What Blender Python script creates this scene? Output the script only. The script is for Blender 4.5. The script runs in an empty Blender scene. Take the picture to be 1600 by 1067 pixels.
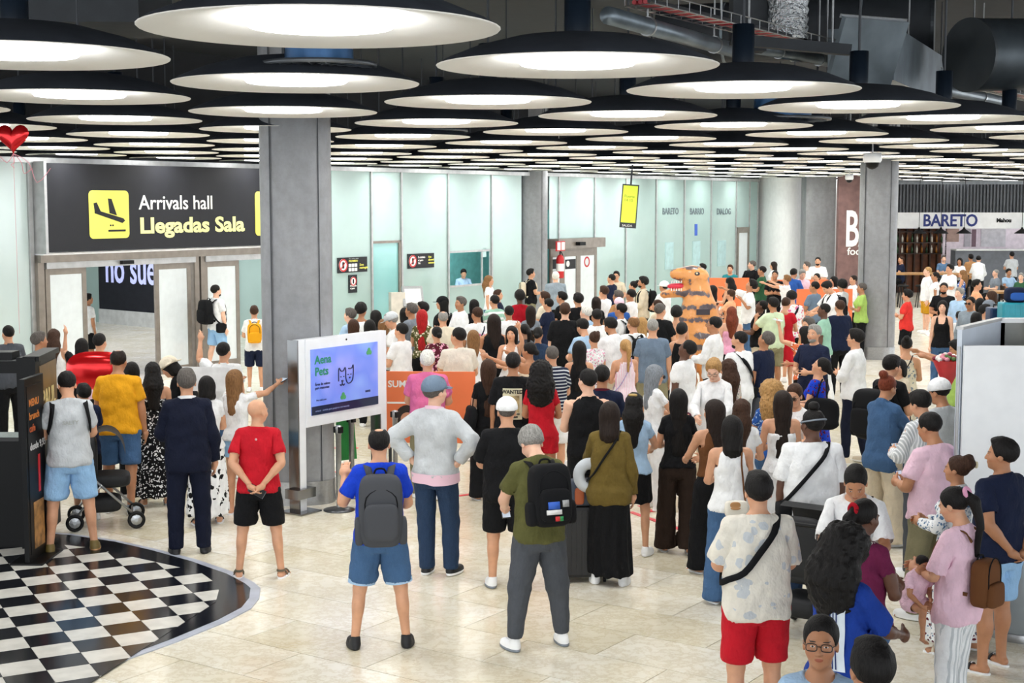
import bpy, bmesh, math, random
import numpy as np
from mathutils import Vector, Matrix
random.seed(7)
rng = np.random.default_rng(7)
SC = bpy.context.scene
COL = SC.collection
R = math.radians
# ---------------------------------------------------------------- camera
FPX, CAMH, PITCH = 2250.0, 3.53, math.atan(218.5/2250.0)
cam_d = bpy.data.cameras.new('camera'); cam = bpy.data.objects.new('camera', cam_d); COL.objects.link(cam)
cam_d.sensor_width = 36.0; cam_d.lens = 36.0*FPX/1600.0; cam_d.clip_end = 300
cam.location = (0, 0, CAMH); cam.rotation_euler = (math.pi/2-PITCH, 0, 0)
SC.camera = cam
# ---------------------------------------------------------------- world, light, exposure
w = bpy.data.worlds.new('world'); SC.world = w; w.use_nodes = True
w.node_tree.nodes['Background'].inputs[0].default_value = (0.93, 0.97, 1.0, 1)
w.node_tree.nodes['Background'].inputs[1].default_value = 1.9
RING_POWER = 6.2
LAMP_W = 13.0
SC.view_settings.view_transform = 'Standard'; SC.view_settings.look = 'None'
SC.view_settings.gamma = 1.0; SC.view_settings.use_curve_mapping = False
SC.view_settings.exposure = 0.86
SC.cycles.max_bounces = 7; SC.cycles.diffuse_bounces = 4; SC.cycles.glossy_bounces = 3
SC.cycles.transmission_bounces = 4; SC.cycles.transparent_max_bounces = 8
SC.cycles.caustics_reflective = False; SC.cycles.caustics_refractive = False
# ---------------------------------------------------------------- picture -> world helpers
CP, SP = math.cos(PITCH), math.sin(PITCH)
def ray(px, py):
    x = (px-800.0)/FPX; y = (533.5-py)/FPX
    d = Vector((x, CP + y*SP, -SP + y*CP)); return d
def onz(px, py, z=0.0):
    d = ray(px, py); t = (z-CAMH)/d.z
    return Vector((d.x*t, d.y*t, z))
def aty(px, py, Y):
    d = ray(px, py); t = Y/d.y
    return Vector((d.x*t, Y, CAMH+d.z*t))
ANG = R(55.5)
U = Vector((math.cos(ANG), math.sin(ANG), 0)); N = Vector((math.sin(ANG), -math.cos(ANG), 0))   # along the wall; out of the wall into the hall
W0 = Vector((-6.3, 30.8, 0))
def onwall(px, py, n=0.0):
    d = ray(px, py); o = W0 + N*n
    t = o.dot(N)/d.dot(N); p = d*t
    return (p-o).dot(U), CAMH+d.z*t
def WP(s, n, z): 
    p = W0 + U*s + N*n; return Vector((p.x, p.y, z))
# ---------------------------------------------------------------- mesh helpers
def mesh_np(name, v, f, smooth=True):
    v = np.asarray(v, dtype=np.float32); me = bpy.data.meshes.new(name)
    if isinstance(f, np.ndarray):
        n, k = f.shape
        me.vertices.add(len(v)); me.vertices.foreach_set('co', v.ravel())
        me.loops.add(n*k); me.loops.foreach_set('vertex_index', f.astype(np.int32).ravel())
        me.polygons.add(n); me.polygons.foreach_set('loop_start', np.arange(0, n*k, k, dtype=np.int32))
        me.polygons.foreach_set('loop_total', np.full(n, k, dtype=np.int32))
        me.update(calc_edges=True)
    else:
        me.from_pydata([tuple(map(float, p)) for p in v], [], f); me.update()
    if smooth: me.polygons.foreach_set('use_smooth', np.ones(len(me.polygons), dtype=bool))
    return me
def link(o, parent=None, m=None):
    COL.objects.link(o)
    if parent is not None: o.parent = parent
    if m is not None and o.data is not None:
        if not o.data.materials: o.data.materials.append(m)
        elif o.data.materials[0] != m:
            o.material_slots[0].link = 'OBJECT'; o.material_slots[0].material = m
    return o
def ob(name, me, m=None, parent=None, mw=None):
    o = bpy.data.objects.new(name, me); link(o, parent, m)
    if mw is not None: o.matrix_local = mw
    return o
def tag(o, label=None, cat=None, group=None, kind=None):
    if label: o['label'] = label
    if cat: o['category'] = cat
    if group: o['group'] = group
    if kind: o['kind'] = kind
    return o
def empty(name, loc=(0,0,0), rz=0.0, label=None, cat=None, group=None, kind=None):
    o = bpy.data.objects.new(name, None); COL.objects.link(o); o.location = loc; o.rotation_euler = (0,0,rz)
    o.empty_display_size = .1
    return tag(o, label, cat, group, kind)
BOXF = [(0,3,2,1),(4,5,6,7),(0,1,5,4),(1,2,6,5),(2,3,7,6),(3,0,4,7)]
class MB:
    def __init__(s): s.v = []; s.f = []
    def add(s, v, f):
        b = len(s.v); s.v += [tuple(p) for p in v]; s.f += [tuple(i+b for i in q) for q in f]; return s
    def box(s, c, size, M=None):
        a, b, d = size[0]/2, size[1]/2, size[2]/2
        v = [Vector((x,y,z)) for z in (-d,d) for x,y in ((-a,-b),(a,-b),(a,b),(-a,b))]
        if M is not None: v = [M@p for p in v]
        return s.add([p+Vector(c) for p in v], BOXF)
    def bb(s, x0, x1, y0, y1, z0, z1): return s.box(((x0+x1)/2,(y0+y1)/2,(z0+z1)/2), (x1-x0,y1-y0,z1-z0))
    def tube(s, pts, r, n=8, cap=True):
        pts = [Vector(p) for p in pts]; rs = r if isinstance(r, (list,tuple)) else [r]*len(pts)
        v = []; up = None
        for i, p in enumerate(pts):
            t = (pts[min(i+1,len(pts)-1)]-pts[max(i-1,0)]).normalized()
            if up is None: up = t.orthogonal().normalized()
            up = (up - t*up.dot(t)).normalized(); q = t.cross(up)
            v += [p+(up*math.cos(a)+q*math.sin(a))*rs[i] for a in [2*math.pi*k/n for k in range(n)]]
        f = [(i*n+k, i*n+(k+1)%n, (i+1)*n+(k+1)%n, (i+1)*n+k) for i in range(len(pts)-1) for k in range(n)]
        if cap: f += [tuple(range(n))[::-1], tuple(range((len(pts)-1)*n, len(pts)*n))]
        return s.add(v, f)
    def lathe(s, prof, n=24, c=(0,0,0), closed=False):
        v = [(c[0]+r*math.cos(2*math.pi*k/n), c[1]+r*math.sin(2*math.pi*k/n), c[2]+z) for r,z in prof for k in range(n)]
        m = len(prof); f = [(i*n+k, i*n+(k+1)%n, ((i+1)%m)*n+(k+1)%n, ((i+1)%m)*n+k) for i in range(m if closed else m-1) for k in range(n)]
        return s.add(v, f)
    def prism(s, poly, z0, z1):
        n = len(poly); v = [(x,y,z0) for x,y in poly]+[(x,y,z1) for x,y in poly]
        f = [tuple(range(n))[::-1], tuple(range(n,2*n))]+[(i,(i+1)%n,n+(i+1)%n,n+i) for i in range(n)]
        return s.add(v, f)
    def mesh(s, name, smooth=False): 
        me = bpy.data.meshes.new(name); me.from_pydata([tuple(p) for p in s.v], [], s.f); me.update()
        if smooth: me.polygons.foreach_set('use_smooth', np.ones(len(me.polygons), dtype=bool))
        return me
    def build(s, name, m, parent=None, smooth=False, mw=None, bevel=0):
        me = s.mesh(name, smooth)
        if bevel:
            bm = bmesh.new(); bm.from_mesh(me)
            bmesh.ops.bevel(bm, geom=bm.edges[:], offset=bevel, segments=2, profile=.6, affect='EDGES', clamp_overlap=True)
            bm.to_mesh(me); bm.free()
        return ob(name, me, m, parent, mw)
# ---------------------------------------------------------------- materials
MATS = {}
def nodes(name):
    m = bpy.data.materials.new(name); m.use_nodes = True
    nt = m.node_tree; return m, nt, nt.nodes['Principled BSDF']
def mix(nt, fac, a, b, typ='MIX'):
    n = nt.nodes.new('ShaderNodeMix'); n.data_type = 'RGBA'; n.blend_type = typ
    for i, v in ((0, fac), (6, a), (7, b)):
        if hasattr(v, 'links'): nt.links.new(v, n.inputs[i])
        elif i == 0: n.inputs[0].default_value = v
        else: n.inputs[i].default_value = (*v[:3], 1)
    return n.outputs[2]
def mth(nt, op, a, b=None, c=None):
    n = nt.nodes.new('ShaderNodeMath'); n.operation = op
    for i, v in enumerate((a, b, c)):
        if v is None: continue
        if hasattr(v, 'links'): nt.links.new(v, n.inputs[i])
        else: n.inputs[i].default_value = v
    return n.outputs[0]
def noise(nt, vec, scale, detail=3, rough=.5, out=0):
    n = nt.nodes.new('ShaderNodeTexNoise'); n.inputs['Scale'].default_value = scale
    n.inputs['Detail'].default_value = detail; n.inputs['Roughness'].default_value = rough
    if vec is not None: nt.links.new(vec, n.inputs['Vector'])
    return n.outputs[out]
def ramp(nt, fac, stops):
    n = nt.nodes.new('ShaderNodeValToRGB'); nt.links.new(fac, n.inputs[0]); e = n.color_ramp.elements
    while len(e) < len(stops): e.new(.5)
    for q, (p, c) in zip(e, stops): q.position = p; q.color = (*c[:3], 1)
    return n.outputs[0]
def bump(nt, bs, h, strength=.2, dist=.01):
    n = nt.nodes.new('ShaderNodeBump'); n.inputs['Strength'].default_value = strength; n.inputs['Distance'].default_value = dist
    nt.links.new(h, n.inputs['Height']); nt.links.new(n.outputs[0], bs.inputs['Normal'])
def coord(nt, k='Object'):
    return nt.nodes.new('ShaderNodeTexCoord').outputs[k]
def lin(c): return tuple((x/12.92 if x <= .04045 else ((x+.055)/1.055)**2.4) for x in c)
def hx(s): return lin(tuple(int(s[i:i+2],16)/255 for i in (0,2,4)))
def mat(name, col, rough=.5, metal=0.0, var=0.06, nscale=6, emit=0, coat=0, bmp=0, spec=None):
    if name in MATS: return MATS[name]
    c = hx(col) if isinstance(col, str) else col
    m, nt, bs = nodes(name)
    if emit:
        bs.inputs['Emission Color'].default_value = (*c,1); bs.inputs['Emission Strength'].default_value = emit
    n = noise(nt, coord(nt), nscale)
    dk = tuple(x*(1-var*2) for x in c); lt = tuple(min(1,x*(1+var)) for x in c)
    nt.links.new(ramp(nt, n, [(.35,dk),(.65,lt)]), bs.inputs['Base Color'])
    bs.inputs['Roughness'].default_value = rough; bs.inputs['Metallic'].default_value = metal
    if coat: bs.inputs['Coat Weight'].default_value = coat; bs.inputs['Coat Roughness'].default_value = .08
    if spec is not None: bs.inputs['Specular IOR Level'].default_value = spec
    if bmp: bump(nt, bs, noise(nt, coord(nt), nscale*8), bmp, .005)
    MATS[name] = m; return m
def text_mesh(txt, size, depth=.004, bold=0.0, align='LEFT', spacing=1.0, xs=1.0):
    cu = bpy.data.curves.new('t', 'FONT'); cu.body = txt; cu.size = size; cu.extrude = depth; cu.offset = bold
    cu.align_x = align; cu.space_character = spacing; cu.resolution_u = 3
    o = bpy.data.objects.new('t', cu); COL.objects.link(o)
    dg = bpy.context.evaluated_depsgraph_get(); me = bpy.data.meshes.new_from_object(o.evaluated_get(dg))
    bpy.data.objects.remove(o); bpy.data.curves.remove(cu)
    if xs != 1.0: me.transform(Matrix.Diagonal((xs,1,1,1)))
    return me
def frame_mat(origin, xdir, updir=(0,0,1)):
    x = Vector(xdir).normalized(); y = Vector(updir).normalized(); z = x.cross(y)
    M = Matrix((( x.x,y.x,z.x,origin[0]),(x.y,y.y,z.y,origin[1]),(x.z,y.z,z.z,origin[2]),(0,0,0,1)))
    return M
def text(name, txt, size, m, origin, xdir, parent=None, depth=.004, bold=0.0, align='LEFT', xs=1.0, spacing=1.0):
    me = text_mesh(txt, size, depth, bold, align, spacing, xs); me.materials.clear()
    return ob(name, me, m, parent, frame_mat(origin, xdir))
def smooth_pts(p, n=3, closed=False):
    p = [Vector(q) for q in p]; out = []; L = len(p)
    for i in range(L if closed else L-1):
        a = p[(i-1)%L] if closed or i>0 else p[0]; b = p[i]; c = p[(i+1)%L]; d = p[(i+2)%L] if closed or i+2<L else p[-1]
        for k in range(n):
            t = k/n; out.append(.5*((2*b)+(c-a)*t+(2*a-5*b+4*c-d)*t*t+(3*b-a-3*c+d)*t**3))
    if not closed: out.append(p[-1])
    return out
def rbox(c, size, r=.03, nx=7, ny=5, nz=9, e=3.0):
    """rounded pillow box as superellipsoid-ish grid"""
    mb = MB(); n, m = 20, 12; v = []
    for i in range(m+1):
        ph = -math.pi/2+math.pi*i/m
        for k in range(n):
            th = 2*math.pi*k/n
            f = lambda w: math.copysign(abs(w)**(2/e), w)
            v.append((c[0]+size[0]/2*f(math.cos(ph))*f(math.cos(th)), c[1]+size[1]/2*f(math.cos(ph))*f(math.sin(th)), c[2]+size[2]/2*f(math.sin(ph))))
    fc = [(i*n+k, i*n+(k+1)%n, (i+1)*n+(k+1)%n, (i+1)*n+k) for i in range(m) for k in range(n)]
    return mb.add(v, fc)
# ---------------------------------------------------------------- materials of the building
def marble():
    m, nt, bs = nodes('cream_marble'); oi = nt.nodes.new('ShaderNodeObjectInfo'); g = nt.nodes.new('ShaderNodeNewGeometry')
    n1 = noise(nt, g.outputs['Position'], 1.3, 6, .6); n2 = noise(nt, g.outputs['Position'], 5.5, 5, .7)
    base = ramp(nt, n1, [(.3,hx('e8e2d0')),(.5,hx('f1ede0')),(.72,hx('f9f7f0'))])
    vein = ramp(nt, n2, [(.44,(1,1,1)),(.5,hx('d9ccb0')),(.56,(1,1,1))]); base = mix(nt, .42, base, vein, 'MULTIPLY')
    rust = ramp(nt, noise(nt, g.outputs['Position'], .9, 3), [(.62,(1,1,1)),(.75,hx('e6cfa2'))]); base = mix(nt, .5, base, rust, 'MULTIPLY')
    tint = ramp(nt, oi.outputs['Random'], [(0,hx('ebe7da')),(.5,hx('f7f5ee')),(1,hx('ffffff'))]); base = mix(nt, 1, base, tint, 'MULTIPLY')
    sp = ramp(nt, noise(nt, g.outputs['Position'], 31, 2), [(.74,(1,1,1)),(.78,hx('6b6660'))]); base = mix(nt, .35, base, sp, 'MULTIPLY')
    nt.links.new(base, bs.inputs['Base Color']); nt.links.new(ramp(nt, n2, [(.3,(.15,.15,.15)),(.7,(.26,.26,.26))]), bs.inputs['Roughness']); bs.inputs['Specular IOR Level'].default_value = .5
    return m
MARBLE = marble(); GROUT = mat('grout','8a857a',.7)
STEEL = mat('brushed_steel','a9abad',.32,.9,.05,30); ALU = mat('aluminium','b9babb',.4,.6); DARKMET = mat('dark_frame','3c3f44',.45,.4); BRONZE = mat('bronze_frame','8d857d',.4,.5)
MINT = mat('frosted_mint_glass','a9c2bf',.18,0,.035,.8,coat=.5); MINTD = mat('clear_mint_glass','8fcaca',.12,0,.03,.8,coat=.5)
WHITE = mat('white_panel','f6f7f8',.45,0,.02); WHITEG = mat('white_glass','e0e8ec',.2,0,.02,coat=.4); BLACKP = mat('black_paint','0b0c0e',.45,spec=.25); CHARP = mat('charcoal_sign','25262b',.45,0,.04,3,spec=.25)
BLACKM = mat('matt_black','0b0c0f',.8); YEL = mat('sign_yellow','f4ef6a',.5,0,.01); WTXT = mat('white_letters','f4f4f2',.5,0,.01); NAVYT = mat('navy_letters','1d2f7a',.5,0,.01)
RED = mat('red_paint','c81e25',.35,0,.03); CONC = None
def concrete():
    m, nt, bs = nodes('grey_concrete'); c = coord(nt)
    mp = nt.nodes.new('ShaderNodeMapping'); mp.inputs['Scale'].default_value = (1,1,.35); nt.links.new(c, mp.inputs[0])
    a = ramp(nt, noise(nt, mp.outputs[0], 1.6, 6, .65), [(.3,hx('83858a')),(.55,hx('95979b')),(.75,hx('a4a7aa'))])
    b = ramp(nt, noise(nt, c, 7, 5, .7), [(.3,hx('e4e4e0')),(.6,(1,1,1))]); nt.links.new(mix(nt,.8,a,b,'MULTIPLY'), bs.inputs['Base Color'])
    bs.inputs['Roughness'].default_value = .5; bump(nt, bs, noise(nt, c, 40, 3), .15, .004); return m
CONC = concrete()
# ---------------------------------------------------------------- floor
fl = empty('floor', kind='structure')
MB().bb(-34,34,-6,74,-.4,-.012).build('grout_bed', GROUT, fl)
TL, TW, TG = 1.28, .64, .006
P0 = onz(724, 980)
tm = MB().bb(-TL/2+TG/2,TL/2-TG/2,-TW/2+TG/2,TW/2-TG/2,-.012,0).mesh('tile')
tiles = []
for i in range(-46, 90):
    for j in range(-50, 50):
        o = Vector((P0.x,P0.y,0)) + U*(i*TW+TW/2) + N*(j*TL + (TL/2) + (TL*.5 if i%2 else 0))
        if o.y < 3 or o.y > 64: continue
        k = FPX*o.x/o.y; tiles.append((o, abs(k) < 860 and 9.6 < o.y, o.y))
tiles.sort(key=lambda t: (not t[1], t[2]))
MWALL = Matrix.Rotation(math.atan2(N.y,N.x), 4, 'Z')
far = MB()
for n, (o, v, y) in enumerate(tiles):
    if n < 290 and v:
        t = ob('tile', tm, MARBLE, fl); t.location = o; t.rotation_euler = (0,0,math.atan2(N.y,N.x))
    elif abs(o.x) < 30: far.box((o.x,o.y,-.006), (TL-TG,TW-TG,.012), MWALL)
tag(far.build('far_tiles', MARBLE, fl), kind='stuff')
# chequered cafe floor, its dark border and light rim
def clip(poly, cl):
    for i in range(len(cl)):
        a, b = cl[i], cl[(i+1)%len(cl)]; out = []
        for k in range(len(poly)):
            p, q = poly[k], poly[(k+1)%len(poly)]
            s = lambda r: (b[0]-a[0])*(r[1]-a[1])-(b[1]-a[1])*(r[0]-a[0])
            sp, sq = s(p), s(q)
            if sp >= 0: out.append(p)
            if sp*sq < 0: t = sp/(sp-sq); out.append((p[0]+(q[0]-p[0])*t, p[1]+(q[1]-p[1])*t))
        poly = out
        if len(poly) < 3: return []
    return poly
pf = empty('checkered_cafe_floor', (0,0,0), 0, kind='structure')
def pxs(pts): return [tuple(onz(x,y)[:2]) for x,y in pts]
outer = pxs([(-260,1350),(60,1070),(103,1056),(184,1037),(276,1004),(352,973),(392,952),(405,936),(407,920),(398,912),(368,896),(306,875),(240,858),(180,845),(110,835),(40,830),(-150,838),(-420,900)])
inner = pxs([(-260,1330),(-30,1092),(77,1037),(178,1003),(273,967),(310,957),(337,943),(342,925),(338,914),(315,898),(282,889),(205,872),(140,858),(70,850),(0,852),(-150,862),(-420,930)])
def hull(P):
    P = sorted(set(P)); 
    def half(Q):
        h = []
        for p in Q:
            while len(h) > 1 and (h[-1][0]-h[-2][0])*(p[1]-h[-2][1])-(h[-1][1]-h[-2][1])*(p[0]-h[-2][0]) <= 0: h.pop()
            h.append(p)
        return h
    return half(P)[:-1]+half(P[::-1])[:-1]
def scalep(poly, d):
    c = Vector((sum(p[0] for p in poly)/len(poly), sum(p[1] for p in poly)/len(poly))); return [tuple(Vector(p)+(c-Vector(p)).normalized()*d) for p in poly]
def ccw(p): return p if sum(p[i][0]*p[(i+1)%len(p)][1]-p[(i+1)%len(p)][0]*p[i][1] for i in range(len(p))) > 0 else p[::-1]
MB().prism(ccw(outer), .0005, .010).build('light_rim', mat('rim_grey','aeb4c2',.35), pf)
MB().prism(ccw(scalep(outer,.09)), .006, .013).build('dark_border', mat('dark_gloss_tile','12141a',.16,spec=.35), pf)
ca = R(28.8); cu_, cv_ = Vector((math.cos(ca),math.sin(ca))), Vector((-math.sin(ca),math.cos(ca))); c0 = Vector(onz(52.7,931.5)[:2]); q = .318
cw = mat('white_check_tile','dcdad2',.2); cb = mat('black_check_tile','15171d',.16); inn = hull(inner); nck = 0
for i in range(-14, 16):
    for j in range(-14, 16):
        a = c0+cu_*(i*q)+cv_*(j*q); g = .002
        sq = [tuple(a+cu_*x+cv_*y) for x,y in ((g,g),(q-g,g),(q-g,q-g),(g,q-g))]
        if any(abs(FPX*p[0]/max(p[1],1)) < 900 and p[1] > 9.5 for p in sq):
            pl = clip(sq, inn)
            if len(pl) > 2 and nck < 290: nck += 1; MB().prism(pl, .012, .0165).build('checker_tile', cw if (i+j)%2 else cb, pf)
# red queue tape stuck to the floor
tp = mat('red_tape','d9404a',.4)
for k,(a,b) in enumerate((((705,716),(760,722)),((716,775),(770,768)),((985,800),(1085,835)),((1000,790),(1020,800)),((520,700),(560,700)),((518,738),(560,736)),((640,705),(700,712)))):
    A, B = onz(*a), onz(*b); mid = (A+B)/2; d = B-A
    t = MB().box((0,0,.003),(d.length,.07,.004)).build('floor_tape', tp); t.location = (mid.x,mid.y,0); t.rotation_euler = (0,0,math.atan2(d.y,d.x))
    tag(t, ['red tape strip on floor right of the grey cardigan man','second red tape strip on floor below the first','long red tape strip on floor behind the black suitcase','short red tape strip beside the long one','red tape strip beside the large column, upper one','red tape strip beside the large column, lower one','red tape strip on floor behind the grey cardigan man'][k], 'floor tape', 'red floor tapes')
# ---------------------------------------------------------------- upper void
cl = empty('ceiling', kind='structure')
MB().bb(-40,40,-8,75,6.6,6.9).build('soffit_slab', mat('dark_soffit','2b2f36',.7), cl)
UB = MWALL
# ---------------------------------------------------------------- glazed wall on the left
wl = empty('wall_left', kind='structure')
WM = Matrix.Rotation(ANG, 4, 'Z')
def wb(name, s0, s1, z0, z1, n0, n1, m, parent, bevel=0):
    """box given along the wall (s), up (z), out of the wall (n)"""
    c = WP((s0+s1)/2, (n0+n1)/2, (z0+z1)/2); me = MB().bb(-(s1-s0)/2,(s1-s0)/2,-(n1-n0)/2,(n1-n0)/2,-(z1-z0)/2,(z1-z0)/2).mesh(name)
    o = ob(name, me, m, parent); o.matrix_local = Matrix.Translation(c)@WM; 
    if bevel: 
        b = o.modifiers.new('b','BEVEL'); b.width = bevel; b.segments = 2
    return o
def ws(px): return onwall(px, 330)[0]
def wz(px, py): return onwall(px, py)[1]
ZT = 4.30
sL0, sL1 = -14.0, ws(47)
def mull(s, z0=0, z1=ZT, w=.055):
    m = wb('mullion', s-w/2, s+w/2, z0, z1, -.06, .03, ALU, wl)
    for z in np.arange(.5, z1-.1, .62):
        if z > z0+.1: wb('glass_clamp', s-w*.9, s+w*.9, z-.03, z+.03, .03, .055, DARKMET, m).parent = m
    return m
def pane(px0, px1, z0=0.0, z1=ZT, m=None):
    return wb('glass_panel', ws(px0)+.03, ws(px1)-.03, z0, z1, -.03, -.01, m or MINT, wl)
for s in (sL0, sL0+2.6, sL0+5.2, sL0+7.8): pass
prev = sL1
while prev > -12: wb('glass_panel', prev-2.5, prev-.05, 0, ZT, -.03, -.01, mat('pale_glass','c0d0d0',.15,0,.05,.5,coat=.5), wl); mull(prev-2.55); prev -= 2.55
wb('top_rail', sL0, ws(1186), ZT-.05, ZT+.05, -.08, .04, ALU, wl); wb('bulkhead', sL0, ws(1186), ZT+.05, 6.6, -.2, .0, mat('dark_bulkhead','1c1f24',.8), wl)
mull(sL1, w=.09)
panels = [518,580,627,700,768,816]
for a, b in ((518,580),(627,700),(768,816)): pane(a,b)
pane(580,627, wz(604,376)); pane(700,768, wz(734,391)); pane(700,768, 0, wz(734,447))
for a in (580,627,700,768): mull(ws(a))
for a, b in ((870,872),): pass
dz2 = wz(895,372)
pane(858,873,dz2); pane(873,929,dz2); mull(ws(873),dz2); mull(ws(929))
for a, b in ((929,978),(978,1025),(1025,1069),(1069,1111),(1111,1150),(1150,1171)): pane(a,b) if b != 1171 else pane(a,b,wz(1160,355))
pane(1171,1184)
for a in (978,1025,1069,1111,1150,1171,1184): mull(ws(a), wz(1160,355) if a == 1171 else 0)
# faded notices seen through the right-hand panes
gl = mat('pale_notice','a9c9cc',.4)
for a,b,y0,y1 in ((1040,1053,379,421),(1083,1095,377,417),(1122,1135,376,416)):
    wb('notice', ws(a), ws(b), wz(a,y1), wz(a,y0), -.008, .004, gl, wl)
for px, tx in ((1035,'BARETO'),(1078,'BARRIO'),(1120,'DIALOG')):
    s = ws(px); me = text_mesh(tx, .30, .002, .006, xs=-1 if False else 1); me.materials.clear()
    ob('lettering', me, mat('grey_print','66757c',.6), wl, frame_mat(WP(s, .0, wz(px,335)), U))
wb('blue_mark', ws(1086), ws(1090), wz(1088,368), wz(1088,350), -.008, .004, mat('blue_print','3a5fc0',.5), wl)
# arrivals sign above the sliding doors
s0, s1 = ws(52), ws(430); zb, ztp = wz(57,394), wz(57,255)
sg = empty('arrivals_sign', WP((s0+s1)/2, .2, zb), ANG, 'long charcoal arrivals hall sign above the sliding doors', 'sign')
def relw(o, par):   # keep world placement under a moved empty
    o.matrix_basis = (Matrix.Translation(par.location)@Matrix.Rotation(par.rotation_euler.z,4,'Z')).inverted()@o.matrix_basis; o.parent = par
def onsign(px, py): return onwall(px, py, .33)
o = wb('sign_box', s0+.06, s1, zb, ztp, .0, .33, CHARP, None); relw(o, sg)
o = wb('side_frame', s0, s0+.06, zb-.03, ztp+.03, .0, .34, ALU, None); relw(o, sg)
def yplate(x0, x1, y0, y1, plane=True):
    a = onsign(x0,y1); b = onsign(x1,y0); cx, cz = (a[0]+b[0])/2, (a[1]+b[1])/2; w, h = b[0]-a[0], onsign((x0+x1)/2,y0)[1]-onsign((x0+x1)/2,y1)[1]
    r = .09; pts = []
    for sx, sz, a0 in ((1,1,0),(-1,1,90),(-1,-1,180),(1,-1,270)):
        for k in range(5): t = R(a0+22.5*k); pts.append((sx*(w/2-r)+r*math.cos(t), sz*(h/2-r)+r*math.sin(t)))
    o = MB().prism(pts, 0, .012).build('pictogram_plate', YEL); o.matrix_local = frame_mat(WP(cx,.331,cz), U); relw(o, sg)
    if plane:
        g = MB()
        for P in ([(-.40,.24),(-.32,.26),(-.22,.02),(-.38,.06)],[(-.38,.08),(.36,-.16),(.40,-.22),(.33,-.28),(-.38,-.02)],[(-.03,.36),(.06,.35),(.19,-.08),(.0,-.02)]):
            g.prism(ccw([(x*w*.98, z*h*.8) for x,z in P]), .012, .016)
        for x_ in (.02,.08): g.prism([(x_*w+.02*math.cos(t),-.27*h+.02*math.sin(t)) for t in [R(60*k) for k in range(6)]], .012, .016)
        o2 = g.build('plane_symbol', CHARP); o2.matrix_local = frame_mat(WP(cx,.332,cz+.04), U); relw(o2, sg)
        o3 = MB().bb(-.04*w,.40*w,-.38*h,-.34*h,.012,.016).build('runway_bar', CHARP); o3.matrix_local = frame_mat(WP(cx,.332,cz+.02), U); relw(o3, sg)
    return cx, cz, w, h
yplate(140,200,298,373); yplate(399,455,300,368,False)
a = onsign(217,327); o = text('lettering','Arrivals hall',.40,WTXT,WP(a[0],.332,a[1]),U,None,.006,.003,xs=1.04); relw(o, sg)
a = onsign(218,364); o = text('lettering','Llegadas Sala',.43,mat('pale_yellow_letters','f6f3a6',.5,0,.01),WP(a[0],.332,a[1]),U,None,.006,.013,xs=1.30); relw(o, sg)
# sliding doors
zl = wz(57,397); zd = wz(100,412)
wb('door_lintel', ws(50), ws(470), zl-.16, zl-.02, -.05, .22, BRONZE, wl); wb('lintel_strip', ws(52), ws(470), zl-.02, zl+.02, -.05, .26, WHITE, wl)
hd = zl-.16
for a, b in ((50,60),(296,303),(306,312)): wb('door_post', ws(a), ws(b), 0, zl-.02, -.08, .12, BRONZE, wl)
wb('door_head', ws(62), ws(296), hd-.12, hd, -.03, .16, ALU, wl); wb('door_head', ws(312), ws(470), hd-.12, hd, -.03, .16, ALU, wl)
def leaf(name, p0, p1, n=.05, top=None, lbl=None):
    a, b = ws(p0), ws(p1); t = top or hd-.12; d = empty(name, WP((a+b)/2, n, 0), ANG, kind='structure')
    for (x0,x1,z0,z1,nm,mm) in ((a,a+.10,0,t,'stile',BRONZE),(b-.10,b,0,t,'stile',BRONZE),(a+.1,b-.1,t-.12,t,'rail',BRONZE),(a+.1,b-.1,0,.14,'rail',BRONZE),(a+.1,b-.1,.14,t-.12,'frosted_pane',WHITEG)):
        o = wb(nm, x0, x1, z0, z1, n-.025 if nm!='frosted_pane' else n-.01, n+.025 if nm!='frosted_pane' else n+.01, mm, None); relw(o, d)
    return d
leaf('door_1',64,128); leaf('door_2',236,292); leaf('door_3',313,368)
sb = wb('door_sensor', ws(177), ws(195), hd-.09, hd-.02, .16, .24, BLACKP, wl)
# hall behind the doors
ib = empty('wall_back', kind='structure')
A = onz(118,499); B = onz(262,512); dr = (B-A).normalized(); bm_ = MB()
def plane_box(name, p, d, w, z0, z1, t, m, par):
    o = MB().bb(0,w,-t/2,t/2,0,z1-z0).build(name, m, par); o.matrix_local = Matrix.Translation((p.x,p.y,z0))@Matrix.Rotation(math.atan2(d.y,d.x),4,'Z'); return o
plane_box('baggage_hall_screen', A-dr*.0+dr*.0, dr, 12, 0, 4.6, .2, MINT, ib)
nr_ = Vector((dr.y,-dr.x,0)); nr_ = nr_ if nr_.y < 0 else -nr_
def ondr(px, off): # point on the inner wall line below picture column px
    k = (px-800)/FPX; o = A+nr_*off; t = (k*o.y-o.x)/(dr.x-k*dr.y); return o+dr*t
b1 = ondr(156,.22); b1.z = 0; plane_box('dark_banner', b1, dr, 6.0, .42, 4.3, .1, mat('banner_charcoal','24262e',.6,spec=.2), ib); plane_box('skirting', b1, dr, 6.0, 0, .42, .16, mat('skirting_white','c9cccd',.4), ib)
b2 = ondr(164,.29); text('lettering','no suelo',1.25,mat('lilac_letters','b8c0f4',.5,0,.01,emit=.3),(b2.x,b2.y,aty(163,440,b2.y).z),dr,ib,.01,.012,xs=.72)
for q_,(s_,n_,L_,W_) in enumerate(((-2,-6,14,7),(12,-5,8,5))):  # unseen fill lights, added to brighten the hall behind the doors
    c_ = WP(s_,n_,4.6); ld = bpy.data.lights.new('hall_fill_light','AREA'); ld.shape = 'RECTANGLE'; ld.size = L_; ld.size_y = W_; ld.energy = 420; lo = bpy.data.objects.new('hall_fill_light', ld); COL.objects.link(lo); lo.location = c_; lo.rotation_euler = (0,0,ANG)
A3 = onz(366,520); d3 = N
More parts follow.
